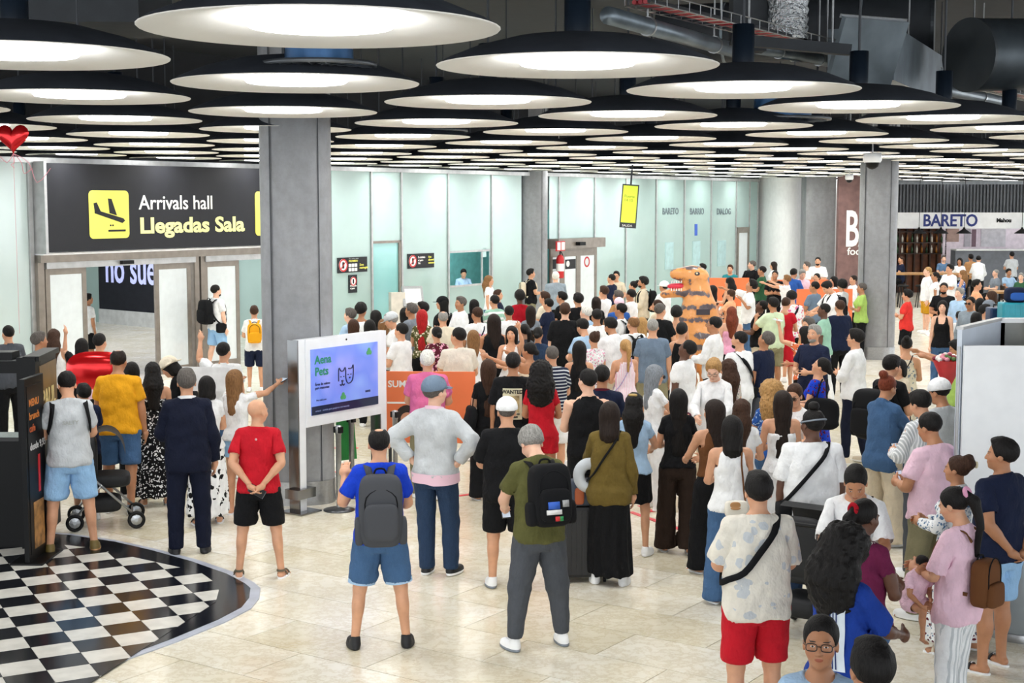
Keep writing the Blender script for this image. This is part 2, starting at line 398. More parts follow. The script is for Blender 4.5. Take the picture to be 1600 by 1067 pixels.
plane_box('advert_wall', A3+Vector((0,.6,0)), d3, 1.6, 0, 4.0, .12, mat('advert_black','15202a',.3), ib)
o = A3+Vector((0,.5,0)); text('lettering','| info',.34,WTXT,(o.x+.42,o.y-.35,aty(388,420,o.y).z),d3,ib,.004,.004)
text('lettering','Do you speak\nwith us?',.11,WTXT,(o.x+.10,o.y-.12,aty(372,438,o.y).z),d3,ib,.002,.002)
MB().add([(0,0,0),(.22,.08,0),(.2,-.06,0)],[(0,1,2)]).build('green_mark', mat('sign_green','8cd04a',.5), ib).matrix_local = frame_mat((o.x+.1,o.y-.14,aty(372,412,o.y).z), d3)
plane_box('green_line', o+Vector((.02,-.09,0)), d3, .9, aty(380,477,o.y).z, aty(380,475,o.y).z+.02, .01, mat('sign_green','8cd04a',.5), ib)
for k,(s_,n_,w_,h_) in enumerate(((-13,-16,30,0),)): 
    plane_box('far_partition', WP(-16,-17,0), U, 46, 0, 6.6, .2, mat('pale_partition','cfe4e2',.5), ib)
# clerk's window, teal door, signs
s0,s1,z0,z1 = ws(700)+.03, ws(768)-.03, wz(734,447), wz(734,391)
cw_ = empty('window_1', WP((s0+s1)/2,-.02,z0), ANG, kind='structure')
for q_ in ((s0,s1,z0,z0+.05),(s0,s1,z1-.05,z1),(s0,s0+.04,z0,z1),(s1-.04,s1,z0,z1),(s1-.42,s1-.38,z0,z1)): relw(wb('window_frame', *q_, -.04, .0, ALU, None), cw_)
bk = mat('teal_booth_wall','7fc9c8',.4)
wb('booth_back', s0-1.2, s1+4.6, 0, 3.3, -1.7, -1.65, bk, ib); wb('booth_side', s1+3.2, s1+3.25, 0, 3.3, -1.65, -.08, bk, ib); wb('booth_counter', s0-.2, s1+.2, z0-.12, z0-.02, -.7, -.06, WHITE, ib)
wb('notice_ring', s1-.36, s1-.20, z0+.75, z0+1.0, -.02, -.01, mat('notice_print','b9d8d8',.5), cw_) and None
for o in [x for x in bpy.data.objects if x.name.startswith('notice_ring')]: o.parent = None; relw(o, cw_)
dr_ = empty('door_4', WP((ws(580)+ws(627))/2,-.02,0), ANG, kind='structure'); zt4 = wz(604,376)
relw(wb('door_pane', ws(580)+.04, ws(627)-.1, 0, zt4-.06, -.05, -.02, MINTD, None), dr_); relw(wb('door_frame', ws(627)-.12, ws(627)-.03, 0, zt4, -.05, .02, BRONZE, None), dr_); relw(wb('door_frame', ws(580)+.03, ws(627)-.03, zt4-.06, zt4, -.05, .02, BRONZE, None), dr_)
def psign(label, x0, x1, y0, y1, kind, lbltxt=()):
    a, b = ws(x0), ws(x1); z1 = wz(x0,y0); z0 = wz(x0,y1); e = empty('notice_sign', WP((a+b)/2,.02,(z0+z1)/2), ANG, label, 'sign')
    relw(wb('plate', a, b, z0, z1, .0, .02, CHARP, None), e); h = z1-z0
    def ring(cs, cz, r):
        o = MB().lathe([(r,.0),(r,.008),(0,.008)],20).build('white_disc', WTXT); o.matrix_local = frame_mat(WP(cs,.021,cz), U); relw(o, e)
        o = MB().lathe([(r*1.0,.008),(r*1.0,.013),(r*.78,.013),(r*.78,.008)],24,closed=True).build('red_ring', RED); o.matrix_local = frame_mat(WP(cs,.021,cz), U); relw(o, e)
        o = MB().bb(-r*.22,r*.22,-r*.5,r*.5,.008,.011).build('figure_symbol', BLACKP); o.matrix_local = frame_mat(WP(cs,.021,cz), U); relw(o, e)
        if kind != 'v': o = MB().box((0,0,.012),(r*1.7,r*.14,.004),Matrix.Rotation(R(45),3,'Z')).build('red_bar', RED); o.matrix_local = frame_mat(WP(cs,.022,cz), U); relw(o, e)
    if kind == 'w1':
        ring(a+h*.5, (z0+z1)/2, h*.42)
        for k in range(2):
            for j in range(3): o = wb('white_square', a+h*(1.06+.3*j), a+h*(1.30+.3*j), z0+h*(.08+.28*k), z0+h*(.3+.28*k), .02, .026, WTXT, None); relw(o, e)
        for k,(mm,tx) in enumerate(((YEL,'PROHIBIDO'),(mat('grey_print2','8f9499',.5),'No entry area'))):
            o = text('lettering',tx,h*.17,mm,WP(a+h*1.08,.022,z0+h*(.70+.16*k)),U,None,.002,.001); relw(o, e)
        o = text('lettering','Zona\nrestringida',h*.2,YEL,WP(a+h*2.15,.022,z0+h*.42),U,None,.002,.001); relw(o, e)
    elif kind == 'w2':
        ring(a+h*.5, (z0+z1)/2, h*.42)
        o = text('lettering','Prohibido\nel paso\nNo',h*.2,WTXT,WP(a+h*1.1,.022,z0+h*.68),U,None,.002,.001); relw(o, e)
        o = text('lettering','Not\nallowed\nentrance',h*.2,YEL,WP(a+h*2.25,.022,z0+h*.68),U,None,.002,.001); relw(o, e)
    else:
        ring((a+b)/2, z1-(b-a)*.5, (b-a)*.36); o = text('lettering','Prohibido\nel paso',(b-a)*.2,WTXT,WP(a+.04,.022,z0+h*.35),U,None,.002,.001); relw(o, e)
psign('wide dark prohibition sign with white squares on the glass wall beside the column', 526,572,403,427,'w1')
psign('small upright dark prohibition sign below the wide one', 543,556,430,458,'v')
psign('dark prohibition sign on the glass between teal door and clerk window', 636,677,397,420,'w2')
# double doors by the second column
zt5 = dz2
wb('door_canopy', ws(857), ws(931), zt5-.28, zt5, -.05, .35, BRONZE, wl)
def dleaf(name, p0, p1):
    a, b = ws(p0), ws(p1); t = zt5-.28; d = empty(name, WP((a+b)/2, .02, 0), ANG, kind='structure')
    for (x0,x1,z0,z1,nm,mm) in ((a,a+.12,0,t,'stile',BRONZE),(b-.12,b,0,t,'stile',BRONZE),(a+.12,b-.12,t-.25,t,'rail',BRONZE),(a+.12,b-.12,0,.2,'rail',BRONZE),(a+.12,b-.12,.2,t-.25,'white_pane',WHITEG)):
        relw(wb(nm, x0, x1, z0, z1, .0 if nm!='white_pane' else .01, .05 if nm!='white_pane' else .03, mm, None), d)
    return d
dleaf('door_5',858,877); d6 = dleaf('door_6',877,902); d7 = dleaf('door_7',902,931)
relw(wb('door_notice', ws(882), ws(898), wz(890,420), wz(890,405), .03, .04, CHARP, None), d6)
o = MB().lathe([(.09,0),(.09,.006),(0,.006)],18).build('white_disc', WTXT); o.matrix_local = frame_mat(WP(ws(882)+.13,.041,wz(886,412)), U); relw(o, d6)
o = MB().lathe([(.16,.0),(.16,.006),(.11,.006),(.11,0)],20,closed=True).build('red_ring', RED); o.matrix_local = frame_mat(WP(ws(916),.032,wz(916,409)), U); relw(o, d7)
relw(wb('door_notice', ws(860), ws(872), wz(866,420), wz(866,405), .03, .04, CHARP, None), [x for x in bpy.data.objects if x.name=='door_5'][0])
d8 = empty('door_8', WP(ws(1160),.02,0), ANG, kind='structure'); t8 = wz(1160,355)
for q_ in ((ws(1151),ws(1151)+.14,0,t8),(ws(1170)-.14,ws(1170),0,t8),(ws(1151),ws(1170),t8-.2,t8)): relw(wb('door_frame', *q_, -.02, .05, BRONZE, None), d8)
relw(wb('white_pane', ws(1151)+.14, ws(1170)-.14, 0, t8-.2, .0, .03, WHITEG, None), d8)
wb('door_camera', ws(884), ws(893), zt5-.2, zt5-.1, .35, .5, BLACKP, wl)
# exit sign and extinguisher beside the doors
c = WP(ws(855), .45, wz(856,384)); e = empty('exit_sign', c, ANG, 'small red and white hanging fire sign beside the column', 'sign')
MB().bb(-.22,.22,-.02,.02,-.14,.14).build('red_plate', RED, e); MB().bb(-.19,-.03,-.03,-.021,-.11,.11).build('white_symbol', WTXT, e); MB().bb(.03,.19,-.03,-.021,-.11,.11).build('white_symbol', WTXT, e)
c = WP(ws(864), .25, wz(864,434)); e = empty('fire_extinguisher', c, ANG, 'red fire extinguisher on the wall beside the double doors', 'extinguisher')
MB().lathe([(0,0),(.10,0),(.115,.03),(.115,.55),(.08,.64),(.03,.68),(0,.68)],20).build('cylinder', RED, e, True); MB().tube([(0,0,.66),(0,0,.78),(.06,0,.80)],.022,8).build('valve', BLACKP, e); MB().tube(smooth_pts([(.05,0,.76),(.16,0,.6),(.15,0,.25)]),.014,6).build('hose', BLACKP, e); MB().lathe([(.118,.2),(.118,.42)],20).build('white_label', WTXT, e)
# hanging yellow sign
y_ = 33.0; a = aty(981,350,y_); e = empty('hanging_screen', (a.x,a.y,3.02), R(-4), 'narrow lime green vertical screen hanging in front of the glass wall', 'screen')
zt_ = aty(981,288,y_).z-3.02; zb_ = aty(981,356,y_).z-3.02; e.rotation_euler = (0,R(4),R(-4))
MB().bb(-.19,.19,-.06,.06,zb_,zt_).build('casing', DARKMET, e); MB().bb(-.165,.165,-.066,-.061,zb_+.12,zt_-.03).build('lime_face', mat('lime_screen','c9e03c',.4,0,.01,emit=.25), e); MB().bb(-.02,.02,-.02,.02,zt_,zt_+.45).build('hanger', DARKMET, e)
text('lettering','SALIDA',.07,WTXT,(-.13,-.067,zb_+.03),(1,0,0),e,.001); text('lettering','Puerta\n14 15',.09,mat('olive_print','8a9a20',.5),(-.13,-.068,zt_-.3),(1,0,0),e,.001)
# ---------------------------------------------------------------- columns
def column(px, pybase, w, label, z1=4.6, name='concrete_column', px1=None):
    b = onz(px, pybase); d = math.hypot(b.x,b.y); r = w/2; c = Vector((b.x,b.y,0))+Vector((b.x,b.y,0)).normalized()*r
    e = empty(name, c, math.atan2(-b.x,b.y) if False else math.atan2(b.y,b.x)-math.pi/2, label, 'column')
    def sq(r,n=40,p=3.2): return [(r*math.copysign(abs(math.cos(t))**(2/p),math.cos(t)), r*math.copysign(abs(math.sin(t))**(2/p),math.sin(t))) for t in [2*math.pi*k/n for k in range(n)]]
    o = MB().prism(sq(r),.0,z1+1.9).build('shaft', CONC, e, True); md = o.modifiers.new('e','EDGE_SPLIT'); md.split_angle = R(50)
    MB().prism(sq(r+.012),.0,.28).build('steel_plinth', STEEL, e, True).modifiers.new('e','EDGE_SPLIT')
    for sx in (-.70,.62): MB().bb(sx*r-.005,sx*r+.005,-r*.955,-r*.8,.28,z1+1.5).build('joint_groove', DARKMET, e)
    return e, c
column(469, 790, .83, 'large grey concrete column beside the pets screen')
ce, cc_ = column(838, 470, .84, 'grey concrete column against the glass wall by the double doors'); q_ = WP(ws(838),-.12,0); ce.location = q_
column(1367, 562, .84, 'round grey concrete column in front of the bar')
b = onz(1280, 455); MB().bb(-.52,.52,0,.9,0,4.7).build('concrete_pier', CONC); pr = bpy.data.objects['concrete_pier']; pr.location = (aty(1281,400,51).x,51,0); tag(pr,'flat grey concrete pier between white wall and brown panel','pier')
wr = empty('wall_right', kind='structure')
o = MB().lathe([(2.6,0),(2.6,4.7)],64).build('white_curved_wall', WHITE, wr, True); o.location = (aty(1224,400,52).x+.2,54.2,0); o.scale = (.36,.8,1)
MB().bb(0,4.6,0,.2,0,6.6).build('white_wall', WHITE, wr).location = (aty(1186,400,53).x+.6, 57, 0)
# ---------------------------------------------------------------- bar at the far right
YB = 54.0
def bx(px, Y=YB): return (px-800)*Y/FPX/CP*1.0 if False else aty(px,330,Y).x
def bz(py, Y=YB): return aty(1500,py,Y).z
br = empty('bar_shopfront', (0,0,0), 0, 'white lit bar front with BARETO lettering and ribbed grey fascia', 'shop front')
MB().bb(bx(1395),bx(1640),YB-.1,YB+.3,bz(357),bz(332)).build('fascia', WHITE, br)
gg = mat('ribbed_grey','5f6369',.6)
MB().bb(bx(1395),bx(1640),YB+.15,YB+.3,bz(332),bz(288)).build('ribbed_backing', gg, br)
rib = MB().bb(-.03,.03,-.05,.05,0,bz(288)-bz(332)).mesh('rib')
for k in range(48): o = ob('rib', rib, gg, br); o.location = (bx(1397)+k*.125, YB+.1, bz(332))
text('lettering','BARETO',.62,NAVYT,(bx(1441),YB-.11,bz(353)),(1,0,0),br,.01,.014,xs=.88); text('lettering','Mahou',.20,BLACKP,(bx(1556),YB-.11,bz(347)),(1,0,0),br,.005,.01)
wood = mat('warm_wood','7a4526',.5,0,.15,5); MB().bb(bx(1385),bx(1500),YB+2.2,YB+2.4,0,bz(340)).build('wood_back_wall', wood, br)
for k in range(9): MB().bb(bx(1403)+k*.30,bx(1403)+k*.30+.05,YB+2.0,YB+2.2,0,bz(350)).build('wood_upright', mat('dark_wood','3d2415',.5), br)
for k in range(4): MB().bb(bx(1403),bx(1498),YB+1.9,YB+2.2,bz(400)+k*.42,bz(400)+k*.42+.04).build('shelf', mat('dark_wood','3d2415',.5), br)
def ordn(k): return ORD[k] if k < 20 else f'{k+1}th' if (k+1)%10 not in (1,2,3) else f'{k+1}'+['st','nd','rd'][(k+1)%10-1]
ORD = ['first','second','third','fourth','fifth','sixth','seventh','eighth','ninth','tenth','eleventh','twelfth','thirteenth','fourteenth','fifteenth','sixteenth','seventeenth','eighteenth','nineteenth','twentieth']
bott = MB().lathe([(0,0),(.04,0),(.04,.18),(.015,.24),(.015,.3),(0,.3)],8).mesh('bottle',True)
for k in range(24): o = ob('bottle', bott, mat(['bottle_white','bottle_amber','bottle_green'][k%3],['e8dfd0','b0702c','3b5a3a'][k%3],.2)); o.location = (bx(1410)+(k%12)*.19,YB+2.0,bz(400)+.04+(k//12)*.42); tag(o,f'{ORD[k%12]} bottle from the left on the {"upper" if k//12 else "lower"} lit bar shelf','bottle','bottles on the bar shelves')
MB().bb(bx(1500),bx(1660),YB+2.0,YB+2.2,0,bz(345)).build('pink_lit_wall', mat('pink_glow_wall','e9dde6',.5,emit=.12), br)  # faint glow in the wall material stands in for light on it
for k,(a,b_,y0,y1,c_) in enumerate(((1505,1524,358,380,'c8a79a'),(1533,1543,357,388,'d6d0d8'),(1560,1600,357,388,'f3f0f6'),(1546,1552,360,388,'8f6f7c'))): MB().bb(bx(a),bx(b_),YB+1.9,YB+1.98,bz(y1),bz(y0)).build('menu_poster', mat('poster_%d'%k,c_,.5), br)
MB().bb(bx(1500),bx(1660),YB+.4,YB+1.0,0,bz(392)).build('service_counter', mat('counter_grey','6f747c',.5), br)
MB().bb(bx(1500),bx(1660),YB+.3,YB+1.05,bz(392),bz(390)).build('counter_top', WHITE, br)
pend = MB().lathe([(.03,.22),(.05,.16),(.28,.0),(.27,-.01),(.0,.0)],16).mesh('lampshade',True)
for k,px in enumerate((1432,1466,1502,1592)):
    e = empty('pendant_lamp',(bx(px),YB-.4,bz(364)),0,['black pendant lamp at the left end of the bar','second black pendant lamp over the bar','black pendant lamp in front of the menu poster','black pendant lamp above the right counter'][k],'lamp','pendant lamps over the bar'); ob('lampshade',pend,BLACKP,e); MB().tube([(0,0,.2),(0,0,6.62-e.location.z)],.01,6).build('cord',BLACKP,e)
for q_,(c_,sx_,e_) in enumerate(((WP((s0+s1)/2 if False else onwall(734,420)[0],-.9,3.1),1.2,26),)):  # added fill light, brightens the inside of the clerk's booth
    ld = bpy.data.lights.new('booth_fill_light','AREA'); ld.size = sx_; ld.energy = e_; lo = bpy.data.objects.new('booth_fill_light', ld); COL.objects.link(lo); lo.location = c_
wb2 = empty('wall_far', kind='structure'); MB().bb(-30,40,64,64.2,0,6.6).build('end_wall', mat('pale_end_wall','c8cdd0',.6), wb2)
# brown panel with large letters
e = empty('brown_sign_panel',(aty(1329,400,50).x,50,0),0,'tall brown brick panel with large white BA letters behind the round column','sign')
MB().bb(-.45,1.6,-.0,.3,0,4.45).build('panel', mat('brown_brick','7d5f5c',.7,0,.1,4), e); x0 = aty(1319,400,50).x-e.location.x
text('lettering','BAR',1.75,WTXT,(x0,-.012,aty(1329,384,50).z),(1,0,0),e,.01,.03,xs=.5); text('lettering','food',.36,WTXT,(x0+.1,-.012,aty(1329,398,50).z),(1,0,0),e,.01,.006)
MB().bb(-1.05,-.5,.0,.2,0,2.9).build('grey_gap_panel', mat('slate_panel','5a6068',.6), wr).location = (aty(1329,400,51).x,51.5,0)
# bar tables
wood2 = mat('light_wood','b08452',.5,0,.1,4)
def table(px, pyt, Y, w, d, h, label, leg=.05):
    a = aty(px,pyt,Y); e = empty('bar_table',(a.x,Y,0),0,label,'table')
    MB().bb(-w/2,w/2,-d/2,d/2,h-.06,h).build('table_top', wood2, e, bevel=.01)
    for sx in (-1,1):
        for sy in (-1,1): MB().bb(sx*(w/2-.1)-leg/2,sx*(w/2-.1)+leg/2,sy*(d/2-.08)-leg/2,sy*(d/2-.08)+leg/2,0,h-.06).build('leg', BLACKP, e)
    return e
table(1440,405,49.0,3.2,.8,1.12,'long high wooden bar table right of the round column')
table(1572,432,44.5,.8,.8,.78,'small wooden cafe table at the right edge')
def stool(px, Y, label):
    a = aty(px,420,Y); e = empty('bar_stool',(a.x,Y,0),0,label,'stool','stools by the high bar table'); MB().lathe([(0,.70),(.18,.70),(.19,.73),(.17,.76),(0,.77)],16).build('seat', BLACKP, e, True)
    for k in range(4): a_ = math.pi/4+k*math.pi/2; MB().tube([(.1*math.cos(a_),.1*math.sin(a_),.7),(.2*math.cos(a_),.2*math.sin(a_),0)],.014,6).build('leg', BLACKP, e)
for k,px in enumerate((1412,1440,1466)): stool(px, 48.1, ['black bar stool nearest the round column','black bar stool in the middle of the high table','black bar stool at the right end of the high table'][k])
# ---------------------------------------------------------------- white kiosk at the right
kc = onz(1486, 968); kc.z = 0
e = empty('white_kiosk', kc, 0, 'white panelled kiosk with open top at the right edge', 'kiosk')
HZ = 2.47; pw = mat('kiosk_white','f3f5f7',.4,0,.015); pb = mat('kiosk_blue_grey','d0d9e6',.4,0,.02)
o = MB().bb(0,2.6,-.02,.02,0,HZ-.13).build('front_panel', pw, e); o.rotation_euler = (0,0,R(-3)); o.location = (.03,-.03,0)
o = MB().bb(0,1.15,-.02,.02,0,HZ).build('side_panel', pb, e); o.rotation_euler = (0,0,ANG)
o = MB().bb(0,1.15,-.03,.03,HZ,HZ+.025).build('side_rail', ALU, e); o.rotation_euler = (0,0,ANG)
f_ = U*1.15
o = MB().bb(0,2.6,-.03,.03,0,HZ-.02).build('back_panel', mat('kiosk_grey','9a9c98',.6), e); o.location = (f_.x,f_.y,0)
MB().bb(0,2.6,-.04,.04,HZ-.02,HZ+.02).build('back_rail', pw, e).location = (f_.x,f_.y,0)
MB().bb(-.04,.04,-.03,.03,0,HZ+.02).build('corner_post', DARKMET, e).location = (f_.x,f_.y,0)
o = MB().bb(0,2.4,-.0,.6,HZ-.32,HZ-.28).build('inner_shelf', mat('kiosk_grey','9a9c98',.6), e); o.location = (.35,.25,0)
MB().bb(.22,.28,-.1,-.04,HZ-.5,HZ+.05).build('wooden_post', mat('plain_wood','9c8468',.6), e).location = (f_.x,f_.y,0)
o = MB().tube([(0,0,0),(0,0,HZ-.14)],.014,8).build('front_edge_trim', ALU, e)
a = onz(1592,1003); e = empty('clear_bin',(a.x+.12,a.y+.25,0),0,'grey rounded translucent bin base in front of the white kiosk','bin')
MB().lathe([(0,0),(.30,0),(.32,.03),(.32,.82),(.30,.85),(0,.85)],28).build('bin_body', mat('bin_smoke','8f979c',.15,0,.05,3,coat=.6), e, True); MB().lathe([(.325,0),(.33,.06),(.325,.07)],28).build('base_ring', STEEL, e, True)
# ---------------------------------------------------------------- bakery kiosk at the left
b0 = onz(62, 858); bp = mat('kiosk_black','08090b',.4,spec=.2)
e = empty('black_bakery_kiosk',(b0.x,b0.y,0),0,'black bakery kiosk with gold PAUL sign at the left edge','kiosk')
H1 = 1.93; KD = Vector((-.09,1,0)).normalized()
def kbox(nm, d, x0, x1, y0, y1, z0, z1, m, bev=0): o = MB().bb(x0,x1,y0,y1,z0,z1).build(nm, m, e, bevel=bev); o.rotation_euler = (0,0,math.atan2(d.y,d.x)); return o
kbox('sign_wall', KD, 0, .85, -.03, .06, .10, H1, bp); gold = mat('brown_gold_sign','5f451f',.35,0,.2,3)
kbox('gold_sign_board', KD, .06, .81, -.042, -.03, H1-.62, H1-.06, gold); kbox('grey_lower_panel', KD, .03, .81, -.04, -.03, .12, H1-.70, mat('kiosk_olive_grey','3b3a33',.35), 0)
text('lettering','PAUL',.26,mat('cream_gold_letters','d9c58a',.4),(0,0,0),(1,0,0),e,.003,.004).matrix_local = frame_mat(tuple(Vector((.047,0,H1-.50))+KD*.1),KD)
kbox('top_rail', KD, -.03, .88, -.06, .10, H1, H1+.05, bp); 
kbox('corner_post', Vector((1,0,0)), -.16, .03, -.05, .12, 0, H1+.04, bp)
kbox('front_wall', Vector((-1,.0,0)), 0.0, 2.6, -.12, -.02, .0, 1.12, bp); kbox('front_rail', Vector((-1,0,0)), 0, 2.6, -.14, .02, H1-.12, H1, bp); kbox('counter_top', Vector((-1,0,0)), 0, 2.6, -.3, .04, 1.12, 1.16, mat('black_gloss','101114',.15))
for k in range(3): kbox('shelf_post', Vector((-1,0,0)), .55+k*.6, .6+k*.6, -.1, -.04, 1.16, H1-.1, bp)
kbox('top_cap', Vector((1,0,0)), -.52, -.18, -.1, .12, H1+.02, H1+.10, bp)
m0 = onz(44,884); e = empty('menu_board',(m0.x,m0.y,0),R(89),'slim black standing menu board with printed food picture on the checkered floor','menu board')
mh = 1.83; MB().bb(-.02,.52,-.025,.025,0,mh).build('frame', bp, e, bevel=.006)
MB().bb(.03,.47,-.031,-.026,.10,mh-.08).build('poster', mat('menu_black','0c0d0f',.4,spec=.2), e); MB().bb(.12,.40,-.035,-.031,.14,.60).build('bread_picture', mat('bread_gold','a97b45',.5,0,.3,9), e); MB().bb(.28,.33,-.035,-.031,.68,1.05).build('red_band', RED, e)
for k,(tx,z,c_) in enumerate((('MENU',1.55,'d07a30'),('brunch',1.42,'d07a30'),('cafe',1.30,'c05a2a'),('desde 9,95',1.12,'c9c9c9'))): text('lettering',tx,.10,mat('menu_print_%d'%k,c_,.5),(.07,-.033,z),(1,0,0),e,.001,.002)
MB().bb(-.06,.56,-.16,.16,.016,.035).build('foot_plate', bp, e)
# ---------------------------------------------------------------- pets screen
pA = onz(470, 800); pB = pA+U*1.44; sl = 1.44
e = empty('pets_screen',(pA.x,pA.y,0),ANG,'large white framed screen showing Aena Pets beside the concrete column','screen')
def zat(px, py, s, n=0): q = Vector((pA.x,pA.y,0))+U*s+N*n; return aty(px,py,q.y).z
HT = zat(470,531,0); wfr = mat('screen_white','e4e8ee',.35,0,.015); stl = mat('mirror_steel','8e9092',.18,1,.03)
for s in (0, sl):
    MB().bb(s-.055,s+.055,-.045,.045,.0,HT).build('post', wfr, e); MB().bb(s-.075,s-.056,-.05,.10,.0,HT).build('steel_side', stl, e)
    MB().bb(s-.17,s+.17,-.17,.17,0,.02).build('foot_plate', stl, e, bevel=.004); MB().bb(s-.15,s+.15,-.10,.10,.17,.28).build('foot_collar', stl, e)
zb2 = zat(480,667,.1); MB().bb(.055,sl-.055,-.06,.06,zb2,HT+.0).build('casing', wfr, e, bevel=.006)
blue = None
def screen_mat():
    m, nt, bs = nodes('blue_screen'); n = noise(nt, coord(nt), 1.6, 2); c = ramp(nt, n, [(.35,hx('86a6e8')),(.55,hx('6f86e2')),(.7,hx('929be8'))])
    nt.links.new(c, bs.inputs['Base Color']); nt.links.new(c, bs.inputs['Emission Color']); bs.inputs['Emission Strength'].default_value = .16; bs.inputs['Roughness'].default_value = .15; return m
x0, x1 = .13, sl-.13; zs0, zs1 = zb2+.13, HT-.12
MB().bb(x0,x1,-.068,-.06,zs0,zs1).build('screen', screen_mat(), e); MB().bb(x0,x1,-.071,-.068,zs0,zs0+.10).build('ticker_strip', mat('dark_blue_strip','1d2a4a',.2), e)
W_ = x1-x0; Hh = zs1-zs0; tg = mat('teal_letters','1f8a68',.5,0,.01); nb = mat('dark_navy_lines','1e2350',.5,0,.01)
text('lettering','Aena\nPets',.135,tg,(x0+.06,-.072,zs1-.17),(1,0,0),e,.001,.003); text('lettering','Área de relevo\npara mascotas',.042,nb,(x0+.06,-.072,zs1-.42),(1,0,0),e,.001,.001); text('lettering','Pet relief area',.03,nb,(x0+.08,-.072,zs1-.60),(1,0,0),e,.001); text('lettering','aena',.05,nb,(x1-.24,-.072,zs0+.17),(1,0,0),e,.001,.001)
text('lettering','aena.es   servicio para pasajeros con mascota',.032,mat('strip_print','8fa2d8',.5),(x0+.06,-.073,zs0+.035),(1,0,0),e,.001)
def line2(pts, r=.007): return MB().tube([(x0+W_*.5+x*.30,-.073,zs0+Hh*.52+y*.30) for x,y in pts], r, 5).build('pet_drawing', nb, e)
line2(smooth_pts([(-.42,-.1,0),(-.42,.22,0),(-.38,.34,0),(-.28,.24,0),(-.14,.24,0),(-.04,.34,0),(.0,.2,0)]) and [(p.x,p.y) for p in smooth_pts([(-.42,-.15,0),(-.42,.22,0),(-.38,.36,0),(-.28,.24,0),(-.14,.24,0),(-.04,.36,0),(0,.2,0)])])
line2([(p.x,p.y) for p in smooth_pts([(.0,.2,0),(.0,-.05,0),(.08,-.24,0),(.22,-.28,0),(.38,-.18,0),(.44,.05,0),(.44,.42,0),(.36,.30,0),(.16,.30,0)])])
line2([(p.x,p.y) for p in smooth_pts([(-.34,-.28,0),(-.27,-.33,0),(-.21,-.26,0),(-.15,-.33,0),(-.08,-.28,0)])]); line2([(-.21,-.26),(-.21,-.17)]); line2([(-.25,-.15),(-.17,-.15)],.012)
for x,y in ((-.29,.0),(-.12,.0),(.14,.05),(.30,.05)): line2([(x,y),(x,y+.03)],.010)
line2([(.2,-.06),(.26,-.06)],.010)
for x,y in ((.86,.86),(.46,.22)):
    g = MB()
    for a,b in ((0,.02),(-.022,-.012),(.022,-.012)): g.lathe([(.026,0),(.026,.003),(0,.003)],14,(a,b,0))
    g.build('green_leaf_mark', mat('leaf_green','4fa86a',.5), e).matrix_local = frame_mat((x0+W_*x,-.0705,zs0+Hh*y),(1,0,0))
MB().lathe([(.012,0),(.012,.004),(0,.004)],12).build('camera_lens', BLACKP, e).matrix_local = frame_mat((sl*.52,-.061,HT-.05),(1,0,0))
# ---------------------------------------------------------------- belt posts, kiosk check-in stand, orange poster boards
def belt_post(p, label, k=1):
    e = empty('belt_post',(p.x,p.y,0),R(55),label,'belt post','retractable belt posts'); MB().lathe([(0,0),(.18,0),(.18,.012),(.10,.03),(.04,.04),(0,.04)],28).build('base', mat('dark_steel','5b5d60',.3,.8), e, True)
    MB().lathe([(.032,.04),(.032,.88),(.036,.88),(.036,.98),(0,.99)],16).build('pole', STEEL, e, True); MB().bb(-.03,.03,-.05,.05,.90,.97).build('belt_head', BLACKP, e); return e
belt_post(onz(530,797),'steel belt post below the pets screen, front one'); belt_post(onz(550,775),'steel belt post below the pets screen, rear one'); belt_post(onz(618,765),'steel belt post behind the man with the grey backpack')
a = onz(545,770); g = MB().bb(-.1,.12,-.01,.01,.42,1.02).build('green_folder', mat('bright_green','2c9a48',.5)); g.location = (a.x+.02,a.y-.05,0); g.rotation_euler = (0,R(-4),R(20)); tag(g,'bright green board hanging between the belt posts','board')
orm = mat('orange_poster','ef7d4b',.5,0,.04,2)
def poster(p, d, w, h, z, label, txt=None, face=False):
    e = empty('orange_board',(p.x,p.y,0),math.atan2(d.y,d.x),label,'poster board','orange poster boards in the crowd')
    MB().bb(0,w,-.02,.02,z,z+h).build('board', orm, e)
    for x in (.05,w-.05): MB().bb(x-.02,x+.02,-.015,.015,0,z).build('leg', DARKMET, e)
    if txt: text('lettering',txt,.12,WTXT,(.03,-.022,z+h-.2),(1,0,0),e,.001,.003); MB().bb(.02,w*.4,-.024,-.021,z+h*.55,z+h*.575).build('white_line', WTXT, e)
    if face:
        MB().lathe([(.15,0),(.15,.004),(0,.004)],20).build('hair_print', mat('print_dark','2a1c18',.5), e).matrix_local = frame_mat((w*.24,-.021,z+.34),(1,0,0))
        MB().lathe([(.085,.004),(.085,.007),(0,.007)],20).build('face_print', mat('print_skin','d99c7c',.5), e).matrix_local = frame_mat((w*.24,-.021,z+.31),(1,0,0))
    return e
a = onz(604,745); poster(a, Vector((1,-.05,0)), 1.15, .92, .45, 'orange SUMMER poster board behind the pink polo man', 'SUMMER IS', True)
for (px,py,w,lb) in ((1205,440,1.6,'orange board between green shirt man and blue shirt man'),(1245,455,1.4,'orange board below the blue shirt man'),(1105,437,1.2,'orange board behind the dinosaur costume, right side')):
    a = onz(px,py,1.35); poster(a, Vector((1,.1,0)), w, .8, .6, lb)
